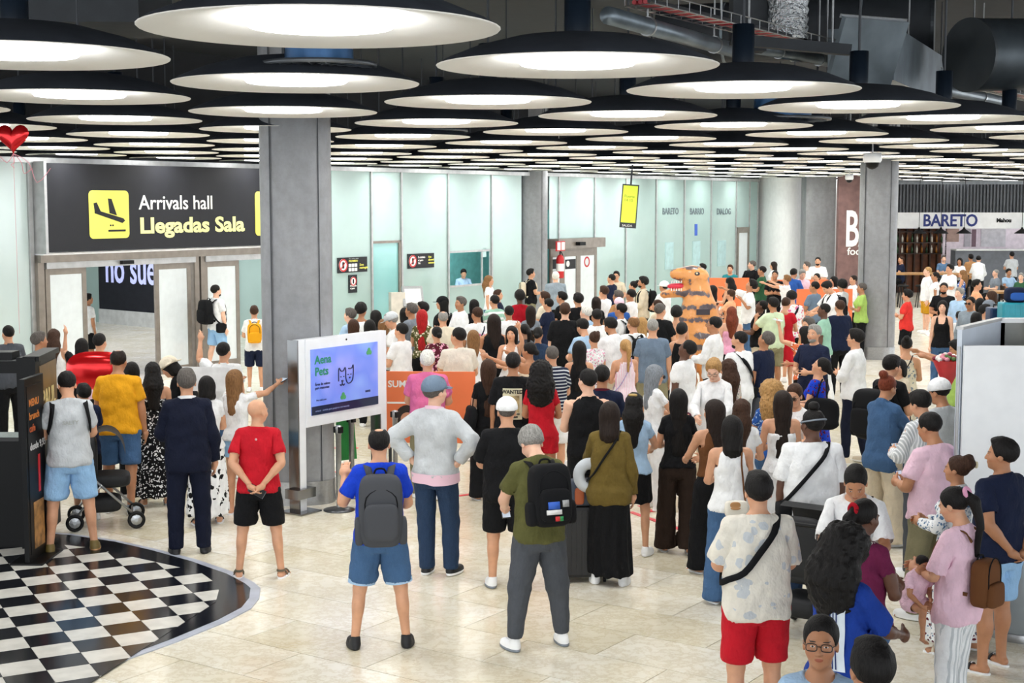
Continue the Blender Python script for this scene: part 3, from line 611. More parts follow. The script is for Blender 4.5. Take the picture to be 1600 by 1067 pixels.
# check-in kiosk machine by the teal door
a = WP(ws(598),.9,0); e = empty('check_in_machine', a, R(20), 'grey self service machine with tilted screen by the teal door', 'machine')
MB().bb(-.22,.22,-.15,.15,0,1.0).build('cabinet', ALU, e, bevel=.01); o = MB().bb(-.26,.26,-.03,.03,-.25,.25).build('screen', STEEL, e); o.location = (0,-.05,1.25); o.rotation_euler = (R(-20),0,0); o2 = MB().bb(-.2,.2,-.035,-.031,-.18,.18).build('display', WTXT, o)
MB().bb(-.55,-.2,-.1,.15,0,1.35).build('printer_box', mat('beige_box','d5cfc4',.5), e)
# ---------------------------------------------------------------- ceiling lamps
shade_p = [(.09,.20),(.20,.197),(.42,.170),(.66,.108),(.84,.035),(.90,.0)]
shm = MB().lathe(shade_p, 48).mesh('shade', True)
refl = MB().lathe([(.90,0),(.895,-.006),(.50,.055),(.485,.075),(.40,.14),(.0,.145)], 48).mesh('reflector', True)
ringm = MB().lathe([(.36+.017*math.cos(t),.022+.017*math.sin(t)) for t in [2*math.pi*k/4 for k in range(4)]], 32, closed=True).mesh('ring_tube', True)
stem = MB().tube([(0,0,.19),(0,0,2.23)],.012,6).mesh('rod')
SHM = mat('charcoal_shade','434851',.75,0,.12,4); RFM = mat('white_reflector','fbfbf8',.5,0,.015,2); RNG = mat('ring_light','ffffff',.5,emit=RING_POWER); 
neck = MB().lathe([(.085,.17),(.085,.5),(0,.5)],16).mesh('neck', True); NKM = mat('blue_grey_neck','1c2836',.35,.3)
L0 = onz(902,103,CAMH+.85) if False else None
d = ray(902,103); L0 = d*(.86/d.z); ZC = CAMH+.86
PU, PN = 2.42, 2.42
lamps = []
for i in range(-8, 34):
    for j in range(-26, 1):
        p = Vector((L0.x,L0.y,0))+U*(i*PU)+N*(j*PN)
        if p.y < 3.2 or p.y > 62: continue
        if abs(p.x*FPX/p.y) > 800+ 1.0*FPX/p.y+60: continue
        if (p-W0).dot(N) < .75 : continue
        lamps.append((p,i,j))
rowsame = set()
for p,i,j in sorted(lamps, key=lambda t: t[0].length):
    e = empty('ceiling_lamp',(p.x,p.y,ZC),ANG)
    k = len(rowsame); rowsame.add((i,j)); px = 800+FPX*p.x/p.y
    tag(e, 'round black ceiling lamp with white underside and ring light', 'lamp', 'round ceiling lamps')
    if p.length < 9: tag(e, {0:'nearest'}.get(k,'') and 'largest round ceiling lamp, cut by the top edge' or e['label'])
    ob('shade', shm, SHM, e); ob('reflector', refl, RFM, e); ob('ring_tube', ringm, RNG, e); ob('rod', stem, DARKMET, e)
    if p.y < 22: ob('neck', neck, NKM, e)
for e in [e for e in bpy.data.objects if e.name.startswith('ceiling_lamp') and e.location.y < 52]:
    ld = bpy.data.lights.get('lamp_light') or bpy.data.lights.new('lamp_light','AREA'); ld.shape = 'DISK'; ld.size = .7; ld.energy = LAMP_W; ld.color = (1,.99,.965); ld.spread = R(152)
    lo = bpy.data.objects.new('lamp_light', ld); COL.objects.link(lo); lo.parent = e; lo.location = (0,0,.07)
by = {}
for e in bpy.data.objects:
    if e.name.startswith('ceiling_lamp'): q_ = Vector((e.location.x-L0.x,e.location.y-L0.y,0)); by.setdefault(-round(q_.dot(N)/PN),[]).append((q_.dot(U),e))
for n_,j_ in enumerate(sorted(by)):
    for k_,(_,e) in enumerate(sorted(by[j_], key=lambda t: t[0])): e['label'] = f'round black ceiling lamp, {ordn(k_)} from the camera in the {ordn(n_)} row left of the ducts'
# round air grilles between the lamps
GR = mat('grille_grey','777b80',.4,.6)
def grille(px, py, z, r, label):
    d_ = ray(px,py); t_ = (z-CAMH)/d_.z; p = d_*t_; e = empty('air_grille',(p.x,p.y,z),0,label,'grille','round air grilles')
    MB().lathe([(r,0),(r,.03),(r*.9,.03),(r*.88,0)],40,closed=True).build('rim', GR, e, True); MB().lathe([(r*.42,-.01),(r*.42,.02),(0,.03)],24).build('hub', mat('light_grille','b5b9bc',.4,.5), e, True)
    for k in range(20):
        a_ = 2*math.pi*k/20; o = MB().box((r*.66,0,.01),(r*.5,.055*r/.4,.006),Matrix.Rotation(R(28),3,'X')).build('blade', GR, e); o.rotation_euler = (0,0,a_)
    MB().lathe([(r*.6,.03),(r*.55,.55)],24).build('duct_collar', mat('blue_lit_duct','4a76a8',.3,.4), e, True)
grille(499,105,CAMH+.93,.40,'round bladed air grille behind the largest lamp'); grille(1222,188,CAMH+.92,.55,'round bladed air grille between lamps at the right'); grille(672,206,CAMH+.92,.5,'round air grille above the middle of the glass wall')
# dome cameras
for px,py,r,lb in ((1363,254,.12,'white dome camera hanging near the round column'),(1327,281,.09,'small dome camera left of the round column'),(873,261,.08,'small dome camera above the second column')):
    z = CAMH+(.62 if r > .1 else .6); d_ = ray(px,py); 
    Y_ = 24 if px==1363 else 40; p = aty(px,py,Y_); e = empty('dome_camera',p,0,lb,'camera','ceiling dome cameras'); MB().lathe([(0,.16),(r*1.2,.16),(r*1.3,.04),(r*1.1,.0)],20).build('housing', WHITE, e, True); MB().lathe([(r,.01),(r*.8,-r*.55),(r*.4,-r*.85),(0,-r*.95)],20).build('dome', BLACKP, e, True); MB().tube([(0,0,.15),(0,0,6.62-p.z)],.012,6).build('rod',ALU,e)
# ---------------------------------------------------------------- ducts and trays at the upper right
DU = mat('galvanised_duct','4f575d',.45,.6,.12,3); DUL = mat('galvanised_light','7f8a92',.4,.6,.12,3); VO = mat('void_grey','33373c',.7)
e = empty('rectangular_duct',(0,0,0),0,'angled galvanised air duct with flared flap at the upper right','duct')
p = aty(1345,85,15.5); q2 = aty(1425,95,18.5)
d_ = (q2-p); M_ = Matrix.Translation(p)@Matrix.Rotation(math.atan2(d_.y,d_.x),4,'Z')
MB().bb(.0,d_.length+1,-.35,.35,-.28,.28).build('duct_run', DUL, e, mw=M_)
o = MB().bb(-.03,.03,-.42,.42,-.40,.40).build('flap', DUL, e, mw=Matrix.Translation(aty(1352,90,15.0))@Matrix.Rotation(R(-62),4,'Z')@Matrix.Rotation(R(22),4,'Y')); MB().bb(-.045,-.03,-.44,.44,.38,.42).build('lip',STEEL,o)
def round_duct(px,py,Y,r,dirv,L,label,m=DU,name='round_duct'):
    p = aty(px,py,Y); e = empty(name,p,0,label,'duct'); dv = Vector(dirv).normalized()
    MB().tube([dv*(.0),dv*L],r,40,False).build('pipe', m, e, True); MB().tube([dv*(-.02),dv*.02],[r*1.02,r*1.02],40,True).build('end_cap', mat('duct_cap','4b5054',.45,.5,.1,2), e)
    for k in range(1,4): MB().tube([dv*(L*k/4-.02),dv*(L*k/4+.02)],r*1.03,40,True).build('joint_ring', DUL, e, True)
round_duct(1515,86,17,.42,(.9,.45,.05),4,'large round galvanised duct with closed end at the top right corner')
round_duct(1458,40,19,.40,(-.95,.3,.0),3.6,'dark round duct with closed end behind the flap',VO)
for (a_,b_,r_,lb) in (((950,24,12),(1160,82,15),.075,'grey service pipe under the cable tray at the top centre'),((1182,74,15.4),(1308,98,17.5),.07,'short grey service pipe left of the duct flap'),((1375,120,19),(1575,160,24),.085,'grey service pipe right of the duct flap')):
    p = aty(*a_); dv = aty(*b_)-p; e = empty('service_pipe',p,0,lb,'pipe'); MB().tube([dv*0,dv],r_,16,True).build('pipe', DUL, e, True)
    for k in (.25,.75): MB().tube([dv*k,dv*k+Vector((0,0,6.62-(p+dv*k).z))],.008,5).build('hanger', STEEL, e); MB().tube([dv*(k-.004),dv*(k+.004)],r_*1.15,16,True).build('clamp', STEEL, e)
def flex():
    p = aty(1231,62,15); mb = MB(); n = 60; mb.lathe([(.20+.012*math.sin(k*2.1),k*1.8/n) for k in range(n)], 24); e = empty('flexible_duct',p,0,'silver crinkled flexible duct hanging from the soffit','duct'); m, nt, bs = nodes('foil'); bs.inputs['Metallic'].default_value = 1; bs.inputs['Roughness'].default_value = .25; bs.inputs['Base Color'].default_value = (.75,.78,.8,1); bump(nt, bs, noise(nt, coord(nt), 26, 4), 1, .05); mb.build('foil_tube', m, e, True); MB().bb(-.55,-.2,.1,.4,-.1,1.8).build('support_box', VO, e)
flex()
a, b = aty(1000,8,12.5), aty(1620,158,22.5)
def tray(a, b, label):
    e = empty('cable_tray', a, 0, label, 'cable tray'); d = b-a; L = d.length; dn = d/L; sd = dn.cross(Vector((0,0,1))).normalized()
    for s_ in (-1,1):
        for z_ in (0,.09): MB().tube([sd*.15*s_+Vector((0,0,z_)), d+sd*.15*s_+Vector((0,0,z_))],.006,5).build('side_wire', STEEL, e)
    n = 60
    for k in range(n):
        p = dn*(L*k/n); MB().tube([p+sd*.15+Vector((0,0,.09)),p+sd*.15,p-sd*.15,p-sd*.15+Vector((0,0,.09))],.005,4).build('rung', STEEL, e)
    for k,(c_,o_) in enumerate((('b03038',-.06),('a82c3a',.0),('c24a50',.05),('2a2c30',.09))): MB().tube([sd*o_+Vector((0,0,.03)), d+sd*o_+Vector((0,0,.03))],.022,6).build('cable', mat('cable_%d'%k,c_,.5), e)
    for k in range(5): p = dn*(L*(k+.5)/5)+sd*.15; MB().tube([p,p+Vector((0,0,2.2))],.01,5).build('hanger', STEEL, e)
tray(a, b, 'wire cable tray with red cables running down to the right')
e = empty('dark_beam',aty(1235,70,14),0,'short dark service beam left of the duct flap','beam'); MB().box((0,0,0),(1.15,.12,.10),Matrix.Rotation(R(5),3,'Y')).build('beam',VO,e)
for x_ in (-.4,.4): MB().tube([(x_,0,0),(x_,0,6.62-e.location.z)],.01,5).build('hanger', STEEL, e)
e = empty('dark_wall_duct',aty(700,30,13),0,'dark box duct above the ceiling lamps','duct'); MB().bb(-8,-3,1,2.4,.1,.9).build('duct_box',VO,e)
wr2 = empty('wall_upper', kind='structure'); MB().bb(0,40,0,.2,4.75,6.6).build('upper_wall', mat('dark_bulkhead','1c1f24',.8), wr2).location = (-8,53.4,0)
# ---------------------------------------------------------------- signed distance modelling (bodies, clothes, hair)
class SDF:
    def __init__(s, xs, ys, zs, sym=True):
        s.xs, s.ys, s.zs = [np.asarray(a, dtype=np.float32) for a in (xs,ys,zs)]
        s.d = np.full((len(xs),len(ys),len(zs)), 1.0, dtype=np.float32); s.sym = sym
    def _sub(s, lo, hi):
        ax = np.abs(s.xs) if s.sym else s.xs
        out = []
        for a, l, h in ((ax,lo[0],hi[0]),(s.ys,lo[1],hi[1]),(s.zs,lo[2],hi[2])):
            out.append(np.nonzero((a >= l) & (a <= h))[0])
        return out
    def op(s, fn, lo, hi, k=.02, mode='u', pad=.05):
        lo = [a-pad for a in lo]; hi = [a+pad for a in hi]
        if s.sym and lo[0] < 0: lo[0] = -1
        ix, iy, iz = s._sub(lo, hi)
        if not (len(ix) and len(iy) and len(iz)): return s
        X = (np.abs(s.xs) if s.sym else s.xs)[ix][:,None,None]; Y = s.ys[iy][None,:,None]; Z = s.zs[iz][None,None,:]
        g = np.ix_(ix,iy,iz); a = s.d[g]; b = fn(X,Y,Z).astype(np.float32)
        if mode == 'u':
            h = np.clip(.5+.5*(b-a)/k,0,1); s.d[g] = a + (b-a)*(1-h) - k*h*(1-h)
        elif mode == 's':
            b = -b; h = np.clip(.5+.5*(b-a)/k,0,1); s.d[g] = a + (b-a)*h + k*h*(1-h)
        return s
    def ell(s, c, r, k=.02, mode='u'):
        def fn(X,Y,Z):
            x,y,z = X-c[0],Y-c[1],Z-c[2]
            k0 = np.sqrt((x/r[0])**2+(y/r[1])**2+(z/r[2])**2); k1 = np.sqrt((x/r[0]**2)**2+(y/r[1]**2)**2+(z/r[2]**2)**2)+1e-6
            return k0*(k0-1)/k1
        return s.op(fn, [c[i]-r[i] for i in range(3)], [c[i]+r[i] for i in range(3)], k, mode)
    def cone(s, a, b, ra, rb, k=.02, mode='u', fy=1.0):
        a = np.array(a); b = np.array(b); ab = b-a; L = float(ab@ab)
        def fn(X,Y,Z):
            x,y,z = X-a[0],(Y-a[1]),Z-a[2]
            t = np.clip((x*ab[0]+y*ab[1]+z*ab[2])/L,0,1)
            return np.sqrt((x-t*ab[0])**2+((y-t*ab[1])/fy)**2+(z-t*ab[2])**2)-(ra+(rb-ra)*t)
        m = max(ra,rb)*max(1,fy)
        return s.op(fn, [min(a[i],b[i])-m for i in range(3)], [max(a[i],b[i])+m for i in range(3)], k, mode)
    def prof(s, tab, k=.02, e=2.0):
        tab = np.array(tab); z0, z1 = tab[0,0], tab[-1,0]
        def fn(X,Y,Z):
            a = np.interp(Z,tab[:,0],tab[:,1]); b = np.interp(Z,tab[:,0],tab[:,2]); c = np.interp(Z,tab[:,0],tab[:,3])
            r = ((np.abs(X)/a)**e+(np.abs(Y-c)/b)**e)**(1/e)
            return np.maximum((r-1)*np.minimum(a,b), np.maximum(z0-Z, Z-z1))
        return s.op(fn, (-1, (tab[:,3]-tab[:,2]).min(), z0), (tab[:,1].max(), (tab[:,3]+tab[:,2]).max(), z1), k)
    def cut(s, fn):     # keep where fn < 0; the cap it leaves is dropped, so hems stay open
        if not hasattr(s, 'o'): s.o = s.d.copy()
        X = (np.abs(s.xs) if s.sym else s.xs)[:,None,None]; Y = s.ys[None,:,None]; Z = s.zs[None,None,:]
        c = (fn(X,Y,Z)+0*s.d).astype(np.float32); s.d = np.maximum(s.d, c); s.c = np.maximum(s.c, c) if hasattr(s,'c') else c; return s
    def mesh(s, smooth=1, opened=True):
        v, f, idx = nets(s.d, s.xs, s.ys, s.zs)
        if hasattr(s, 'o') and opened:
            i,j,k = idx; h = np.maximum(np.diff(s.xs)[i], np.diff(s.zs)[k]); oo = 0; s.o = np.where(s.c < -1.8*h.max(), 0, s.o)
            tx = (v[:,0]-s.xs[i])/np.diff(s.xs)[i]; ty = (v[:,1]-s.ys[j])/np.diff(s.ys)[j]; tz = (v[:,2]-s.zs[k])/np.diff(s.zs)[k]
            for a in (0,1):
                for b in (0,1):
                    for c in (0,1): oo = oo+s.o[i+a,j+b,k+c]*(tx if a else 1-tx)*(ty if b else 1-ty)*(tz if c else 1-tz)
            f = f[(oo/h)[f].mean(1) > -.75]; q = (oo/h)[f]; f = f[(q < -1.3).sum(1) < 2]
            used = np.zeros(len(v), bool); used[f] = True; mp = np.cumsum(used)-1; v = v[used]; f = mp[f]
        for _ in range(smooth): v = lap(v, f, .5)
        return v, f
def lap(v, f, lam):
    e = np.concatenate([f[:,[0,1]],f[:,[1,2]],f[:,[2,3]],f[:,[3,0]]]); n = len(v)
    acc = np.zeros_like(v); cnt = np.zeros(n)
    for a, b in ((0,1),(1,0)):
        for q in range(3): acc[:,q] += np.bincount(e[:,a], v[e[:,b],q], n)
        cnt += np.bincount(e[:,a], minlength=n)
    cnt[cnt==0] = 1
    ed = np.sort(e,1); key = ed[:,0].astype(np.int64)*n+ed[:,1]; u, c = np.unique(key, return_counts=True)
    b = u[c==1]; fix = np.zeros(n,bool); fix[b//n] = True; fix[b%n] = True
    out = v+(acc/cnt[:,None]-v)*lam
    # boundary verts: average with boundary neighbours only
    ba, bb = b//n, b%n; acc2 = np.zeros_like(v); c2 = np.zeros(n)
    for a_, b_ in ((ba,bb),(bb,ba)):
        for q in range(3): acc2[:,q] += np.bincount(a_, v[b_,q], n)
        c2 += np.bincount(a_, minlength=n)
    m = fix & (c2 > 0); out[m] = v[m]+(acc2[m]/c2[m][:,None]-v[m])*.6
    return out
def nets(d, xs, ys, zs):
    ins = d < 0
    c = np.zeros(tuple(n-1 for n in d.shape), np.int8)
    for a in (0,1):
        for b in (0,1):
            for e in (0,1):
                c += ins[a:d.shape[0]-1+a, b:d.shape[1]-1+b, e:d.shape[2]-1+e]
    i,j,k = np.nonzero((c>0)&(c<8)); n = len(i)
    cor = [(a,b,e) for a in (0,1) for b in (0,1) for e in (0,1)]
    V = [d[i+a,j+b,k+e] for a,b,e in cor]; P = [np.stack([xs[i+a],ys[j+b],zs[k+e]],1) for a,b,e in cor]
    s = np.zeros((n,3)); m = np.zeros(n)
    for p in range(8):
        for q in range(p+1,8):
            if sum(abs(cor[p][t]-cor[q][t]) for t in range(3)) != 1: continue
            x = (V[p]<0)!=(V[q]<0); t = np.where(x, V[p]/np.where(x,V[p]-V[q],1),0)
            s += np.where(x[:,None], P[p]+(P[q]-P[p])*t[:,None], 0); m += x
    v = s/m[:,None]; vi = np.full(c.shape,-1,np.int64); vi[i,j,k] = np.arange(n)
    F = []
    for ax in range(3):
        sl0 = [slice(1,-1)]*3; sl0[ax] = slice(0,-1); sl1 = [slice(1,-1)]*3; sl1[ax] = slice(1,None)
        A = ins[tuple(sl0)]; B = ins[tuple(sl1)]; idx = np.nonzero(A!=B); fl = A[idx]
        q = [x+1 for x in idx]; q[ax] = idx[ax]
        o1, o2 = (ax+1)%3, (ax+2)%3
        def cell(d1,d2):
            r = list(q); r[o1] = q[o1]-d1; r[o2] = q[o2]-d2; return vi[tuple(r)]
        a,b,cc,dd = cell(1,1),cell(0,1),cell(0,0),cell(1,0)
        F.append(np.where(fl[:,None], np.stack([a,b,cc,dd],1), np.stack([dd,cc,b,a],1)))
    return v, np.concatenate(F), (i,j,k)
def axis(*segs):
    out = []
    for a, b, h in segs:
        n = max(1,int(round((b-a)/h))); out += list(np.linspace(a,b,n,endpoint=False))
    return np.array(out+[segs[-1][1]])
def symax(*segs):
    p = axis(*segs); return np.concatenate([-p[::-1], p[1:] if p[0] == 0 else p])
# rest pose: 1.75 m figure facing +Y, arms 30 degrees out, joints:
SH = np.array([.175,0,1.415]); AD = np.array([.6,0,-.8]); EL = SH+AD*.29; WR = SH+AD*.55
HIP = np.array([.092,0,.92]); KN = np.array([.113,0,.49]); AN = np.array([.128,-.01,.085])
NECK = np.array([0,-.01,1.50]); SPN = np.array([0,0,1.04])
MD = np.array([-.8,0,-.6]); FD = np.array([0,1.,0])
def sculpt_body(hi):
    if hi: s = SDF(symax((0,.1,.0085),(.1,.47,.015),(.47,.64,.0068)), axis((-.16,-.065,.014),(-.065,.065,.0075),(.065,.17,.0095)), axis((-.01,.12,.012),(.12,.80,.021),(.80,.99,.0068),(.99,1.48,.016),(1.48,1.78,.008)))
    else: s = SDF(symax((0,.1,.015),(.1,.47,.026),(.47,.64,.016)), axis((-.16,-.065,.021),(-.065,.065,.015),(.065,.17,.015)), axis((-.02,.12,.02),(.12,.80,.038),(.80,.99,.016),(.99,1.48,.028),(1.48,1.78,.014)))
    s.prof([(.82,.12,.08,-.01),(.86,.158,.10,-.01),(.92,.168,.112,-.012),(.98,.158,.106,-.006),(1.04,.146,.10,.002),(1.10,.142,.098,.006),(1.18,.152,.104,.006),(1.27,.166,.113,.004),(1.35,.170,.112,0),(1.40,.160,.096,-.008),(1.435,.12,.075,-.015),(1.46,.075,.058,-.016),(1.49,.05,.05,-.015)])
    s.ell((.08,-.055,.905),(.085,.075,.09),.04)
    s.cone((0,-.022,1.44),(0,-.012,1.57),.06,.052,.03)
    s.cone((.03,-.03,1.462),(.14,-.01,1.418),.035,.042,.04)
    s.ell(SH+AD*.035,(.055,.057,.064),.03)
    s.cone(SH,EL,.052,.041,.03); s.cone(SH+AD*.09+FD*.006,SH+AD*.19+FD*.008,.043,.041,.03)
    s.cone(EL,WR,.041,.026,.02); s.cone(EL+AD*.03,EL+AD*.10,.039,.037,.02)
    s.cone(HIP+[0,0,-.05],KN,.082,.053,.04); s.cone(KN,AN,.05,.034,.03); s.ell((.119,-.022,.36),(.046,.052,.11),.03)
    s.ell(KN+[0,.02,0],(.042,.035,.05),.03)
    s.cone((.13,-.035,.035),(.13,-.01,.06),.033,.03,.02); s.ell((.135,.06,.028),(.040,.105,.026),.02)
    for q in range(5): s.cone((.118+.014*q,.12,.018),(.112+.018*q,.165-.009*q,.013),.012,.010 if q else .013,.008)
    # hand
    s.ell(WR+AD*.045,(.03,.042,.052),.012)
    s.cone(WR+AD*.02,WR+AD*.075,.020,.017,.01,fy=2.2)
    for off,L,r in ((.034,.070,.0082),(.0115,.080,.0086),(-.0115,.075,.0082),(-.033,.058,.0075)):
        p = WR+AD*.083+FD*off*.9; fan = FD*off*.35
        q = p+(AD*.95+MD*.2+fan)*L*.45; r2 = q+(AD*.8+MD*.6+fan)*L*.32; t = r2+(AD*.55+MD*.8+fan)*L*.25
        s.cone(p,q,r*1.1,r,.004); s.cone(q,r2,r,r*.93,.004); s.cone(r2,t,r*.93,r*.8,.004)
    p = WR+AD*.025+FD*.03; q = p+(AD*.62+FD*.7+MD*.3)*.04; t = q+(AD*.9+FD*.3+MD*.35)*.032
    s.cone(p,q,.014,.0105,.01); s.cone(q,t,.0105,.0085,.004)
    # head
    s.ell((0,-.02,1.665),(.077,.098,.088),.02); s.ell((0,.02,1.612),(.062,.073,.088),.03)
    s.ell((0,.032,1.568),(.052,.054,.043),.02); s.ell((0,.07,1.546),(.022,.018,.016),.02)
    s.ell((.045,.055,1.605),(.022,.022,.02),.03)
    s.ell((.032,.10,1.637),(.019,.016,.011),.012,'s'); s.ell((.032,.0745,1.637),(.0145,.0145,.0125),.004)
    s.cone((0,.087,1.643),(0,.107,1.607),.008,.0115,.012); s.ell((.011,.098,1.603),(.008,.009,.007),.008)
    s.ell((.03,.083,1.656),(.024,.01,.007),.012)
    s.ell((0,.089,1.582),(.021,.009,.0055),.006); s.ell((0,.088,1.572),(.019,.009,.006),.006)
    s.ell((.079,-.01,1.62),(.009,.02,.031),.008)
    s.d = np.maximum(s.d, (-.001-s.zs)[None,None,:]).astype(np.float32)
    return s.mesh(1)
def gx(hi, xm=.5): h = .018 if hi else .030; return symax((0,xm,h))
def gz(hi, a, b): return axis((a,b,.018 if hi else .032))
def gy(hi, a=-.24, b=.24): return axis((a,b,.017 if hi else .028))
def torso_tab(w, hem, d=1.0):
    return [(hem-.05,.202,.152*d,-.006),(.92,.202,.15*d,-.008),(1.0,.192*(w*.5+.5),.138*d,0),(1.05,.182*w,.130*w*d,.0),(1.2,.182*w,.128*w*d,.002),(1.31,.186,.13,.0),(1.38,.178,.114,-.004),(1.425,.145,.088,-.012),(1.452,.10,.074,-.014),(1.49,.074,.07,-.012)]
def arm_t(X,Y,Z): return (X-SH[0])*AD[0]+(Z-SH[2])*AD[2]
def neck_cut(depth=.0):
    if depth: return lambda X,Y,Z: np.where(Z > 1.2, (Z-(1.50-(depth*1.7+.02)*(1-sstep(.06,.085,X)))+ (Y+.03)*(.45+depth*4)*(1-sstep(.06,.085,X))), -1)
    return lambda X,Y,Z: np.where(Z > 1.3, Z-1.484+(Y+.03)*.42*(1-sstep(.07,.105,X))-sstep(.075,.11,X)*.1, -1)
def top(hi, w=1.0, hem=.86, sleeve=.20, sr=(.074,.074), nk=0.0, collar=False):
    s = SDF(gx(hi,.62), gy(hi), gz(hi, hem-.06, 1.56)); s.prof(torso_tab(w,hem), .02, 2.2)
    s.cone((.045,-.025,1.452),(.15,-.006,1.412),.054,.056,.02)
    s.cone(SH+[-.02,0,-.018], SH+AD*min(sleeve+.05,.3), sr[0]*.85, sr[1], .035)
    if sleeve > .3: s.cone(SH+AD*.28, SH+AD*(sleeve+.04), sr[1], sr[1]*.72, .03)
    s.cone((0,-.018,1.43),(0,-.015,1.50),.078 if collar else .074,.072 if collar else .068,.012 if collar else .02)
    s.cut(lambda X,Y,Z: hem-Z+0*X+.008*np.sin(X*30)); s.cut(lambda X,Y,Z: np.where(X>np.where(Z>1.3,.17,.205+(1.3-Z)*.35), arm_t(X,Y,Z)-sleeve, -1)+0*Y)
    if collar: s.cut(lambda X,Y,Z: np.where(Z>1.3, Z-1.502+(Y+.03)*.35-sstep(.08,.11,X)*.1, -1))
    else: s.cut(neck_cut(nk))
    return s.mesh(1)
def tank(hi, w=.92, hem=.88, xs=.135, nk=.045):
    s = SDF(gx(hi,.26), gy(hi), gz(hi, hem-.06, 1.52)); s.prof(torso_tab(w,hem), .02, 2.2)
    s.cut(lambda X,Y,Z: hem-Z+0*X); s.cut(lambda X,Y,Z: np.where(Z>1.22, X-(xs+np.maximum(0,1.31-Z)*.9), -1)+0*Y)
    s.cut(neck_cut(nk)); return s.mesh(1)
def tube_top(hi, w=.9):
    s = SDF(gx(hi,.26), gy(hi), gz(hi, .84, 1.4)); s.prof(torso_tab(w,.9), .02, 2.2)
    s.cut(lambda X,Y,Z: .9-Z+0*X); s.cut(lambda X,Y,Z: Z-1.32+0*X); s.cut(lambda X,Y,Z: np.where(Z>1.1, X-.195,-1)+0*Y); return s.mesh(1)
def legs(hi, low, r0=.100, r1=.078, r2=.066, w=1.0, topz=1.02):
    s = SDF(gx(hi,.32), gy(hi,-.2,.2), gz(hi, low-.06, 1.06))
    s.prof([(.80,.15*w,.11*w,-.01),(.86,.178*w,.126*w,-.012),(.93,.180*w,.128*w,-.012),(.99,.168*w,.118*w,-.004),(1.06,.165*w,.115*w,0)], .02, 2.2)
    s.cone(HIP+[.006,-.005,-.05], KN, r0, r1, .03)
    if low < .5: s.cone(KN, AN+[0,0,-.04], r1, r2, .02)
    s.cut(lambda X,Y,Z: Z-topz+0*X); s.cut(lambda X,Y,Z: low-Z+0*X)
    return s.mesh(1)
def skirt(hi, low, a1, b1, topz=1.04, body=False, sleeve=None):
    s = SDF(gx(hi,.5 if sleeve else .34), gy(hi,-.28,.28), gz(hi, low-.06, 1.52 if body else 1.08))
    s.prof([(low-.05,a1,b1,0),(.70,.17+(a1-.17)*.5,.14+(b1-.14)*.4,-.005),(.92,.183,.132,-.012),(1.0,.164,.116,-.004),(1.08,.155,.11,0)], .02, 2)
    if body:
        s.prof(torso_tab(.9,1.0), .03, 2.2)
        if sleeve: s.cone(SH+[-.02,0,-.005], SH+AD*(sleeve+.05), .07, .072, .035); s.cut(lambda X,Y,Z: np.where(X>np.where(Z>1.3,.17,.205+(1.3-Z)*.35), arm_t(X,Y,Z)-sleeve,-1)+0*Y)
        else: s.cut(lambda X,Y,Z: np.where(Z>1.22, X-(.12+np.maximum(0,1.31-Z)*.9), -1)+0*Y)
        s.cut(neck_cut(.05))
    else: s.cut(lambda X,Y,Z: Z-topz+0*X)
    s.cut(lambda X,Y,Z: low-Z+0*X+.01*np.sin(np.arctan2(Y,X)*9))
    return s.mesh(1)
def hairg(hi, z0=1.46, z1=1.84, xm=.16, y0=-.2, y1=.14):
    h = .010 if hi else .018
    return SDF(symax((0,xm,h)), axis((y0,y1,h)), axis((z0,z1,h*1.15)))
def zline(Y): return np.interp(Y,[-.13,-.07,-.02,.025,.045,.062,.10],[1.548,1.562,1.590,1.592,1.655,1.697,1.718])
def taper(s, o, w=.05):   # hair thins into the skin towards the hairline
    s.d = (s.d + np.clip(1-(s.zs[None,None,:]-zline(s.ys)[None,:,None])/w,0,1)*o*.9).astype(np.float32)
def strands(s, a=.003):
    X,Y,Z = s.xs[:,None,None],s.ys[None,:,None],s.zs[None,None,:]
    s.d = (s.d + a*np.sin(95*X+5*np.sin(31*Y)+4*Z*20)*np.sin(60*Z+30*Y+3*np.sin(50*X))).astype(np.float32)
def face_line(off=0.0, fr=.078): # keep the hair behind / above this line
    return lambda X,Y,Z: -(Z-(zline(Y)+off))+0*X
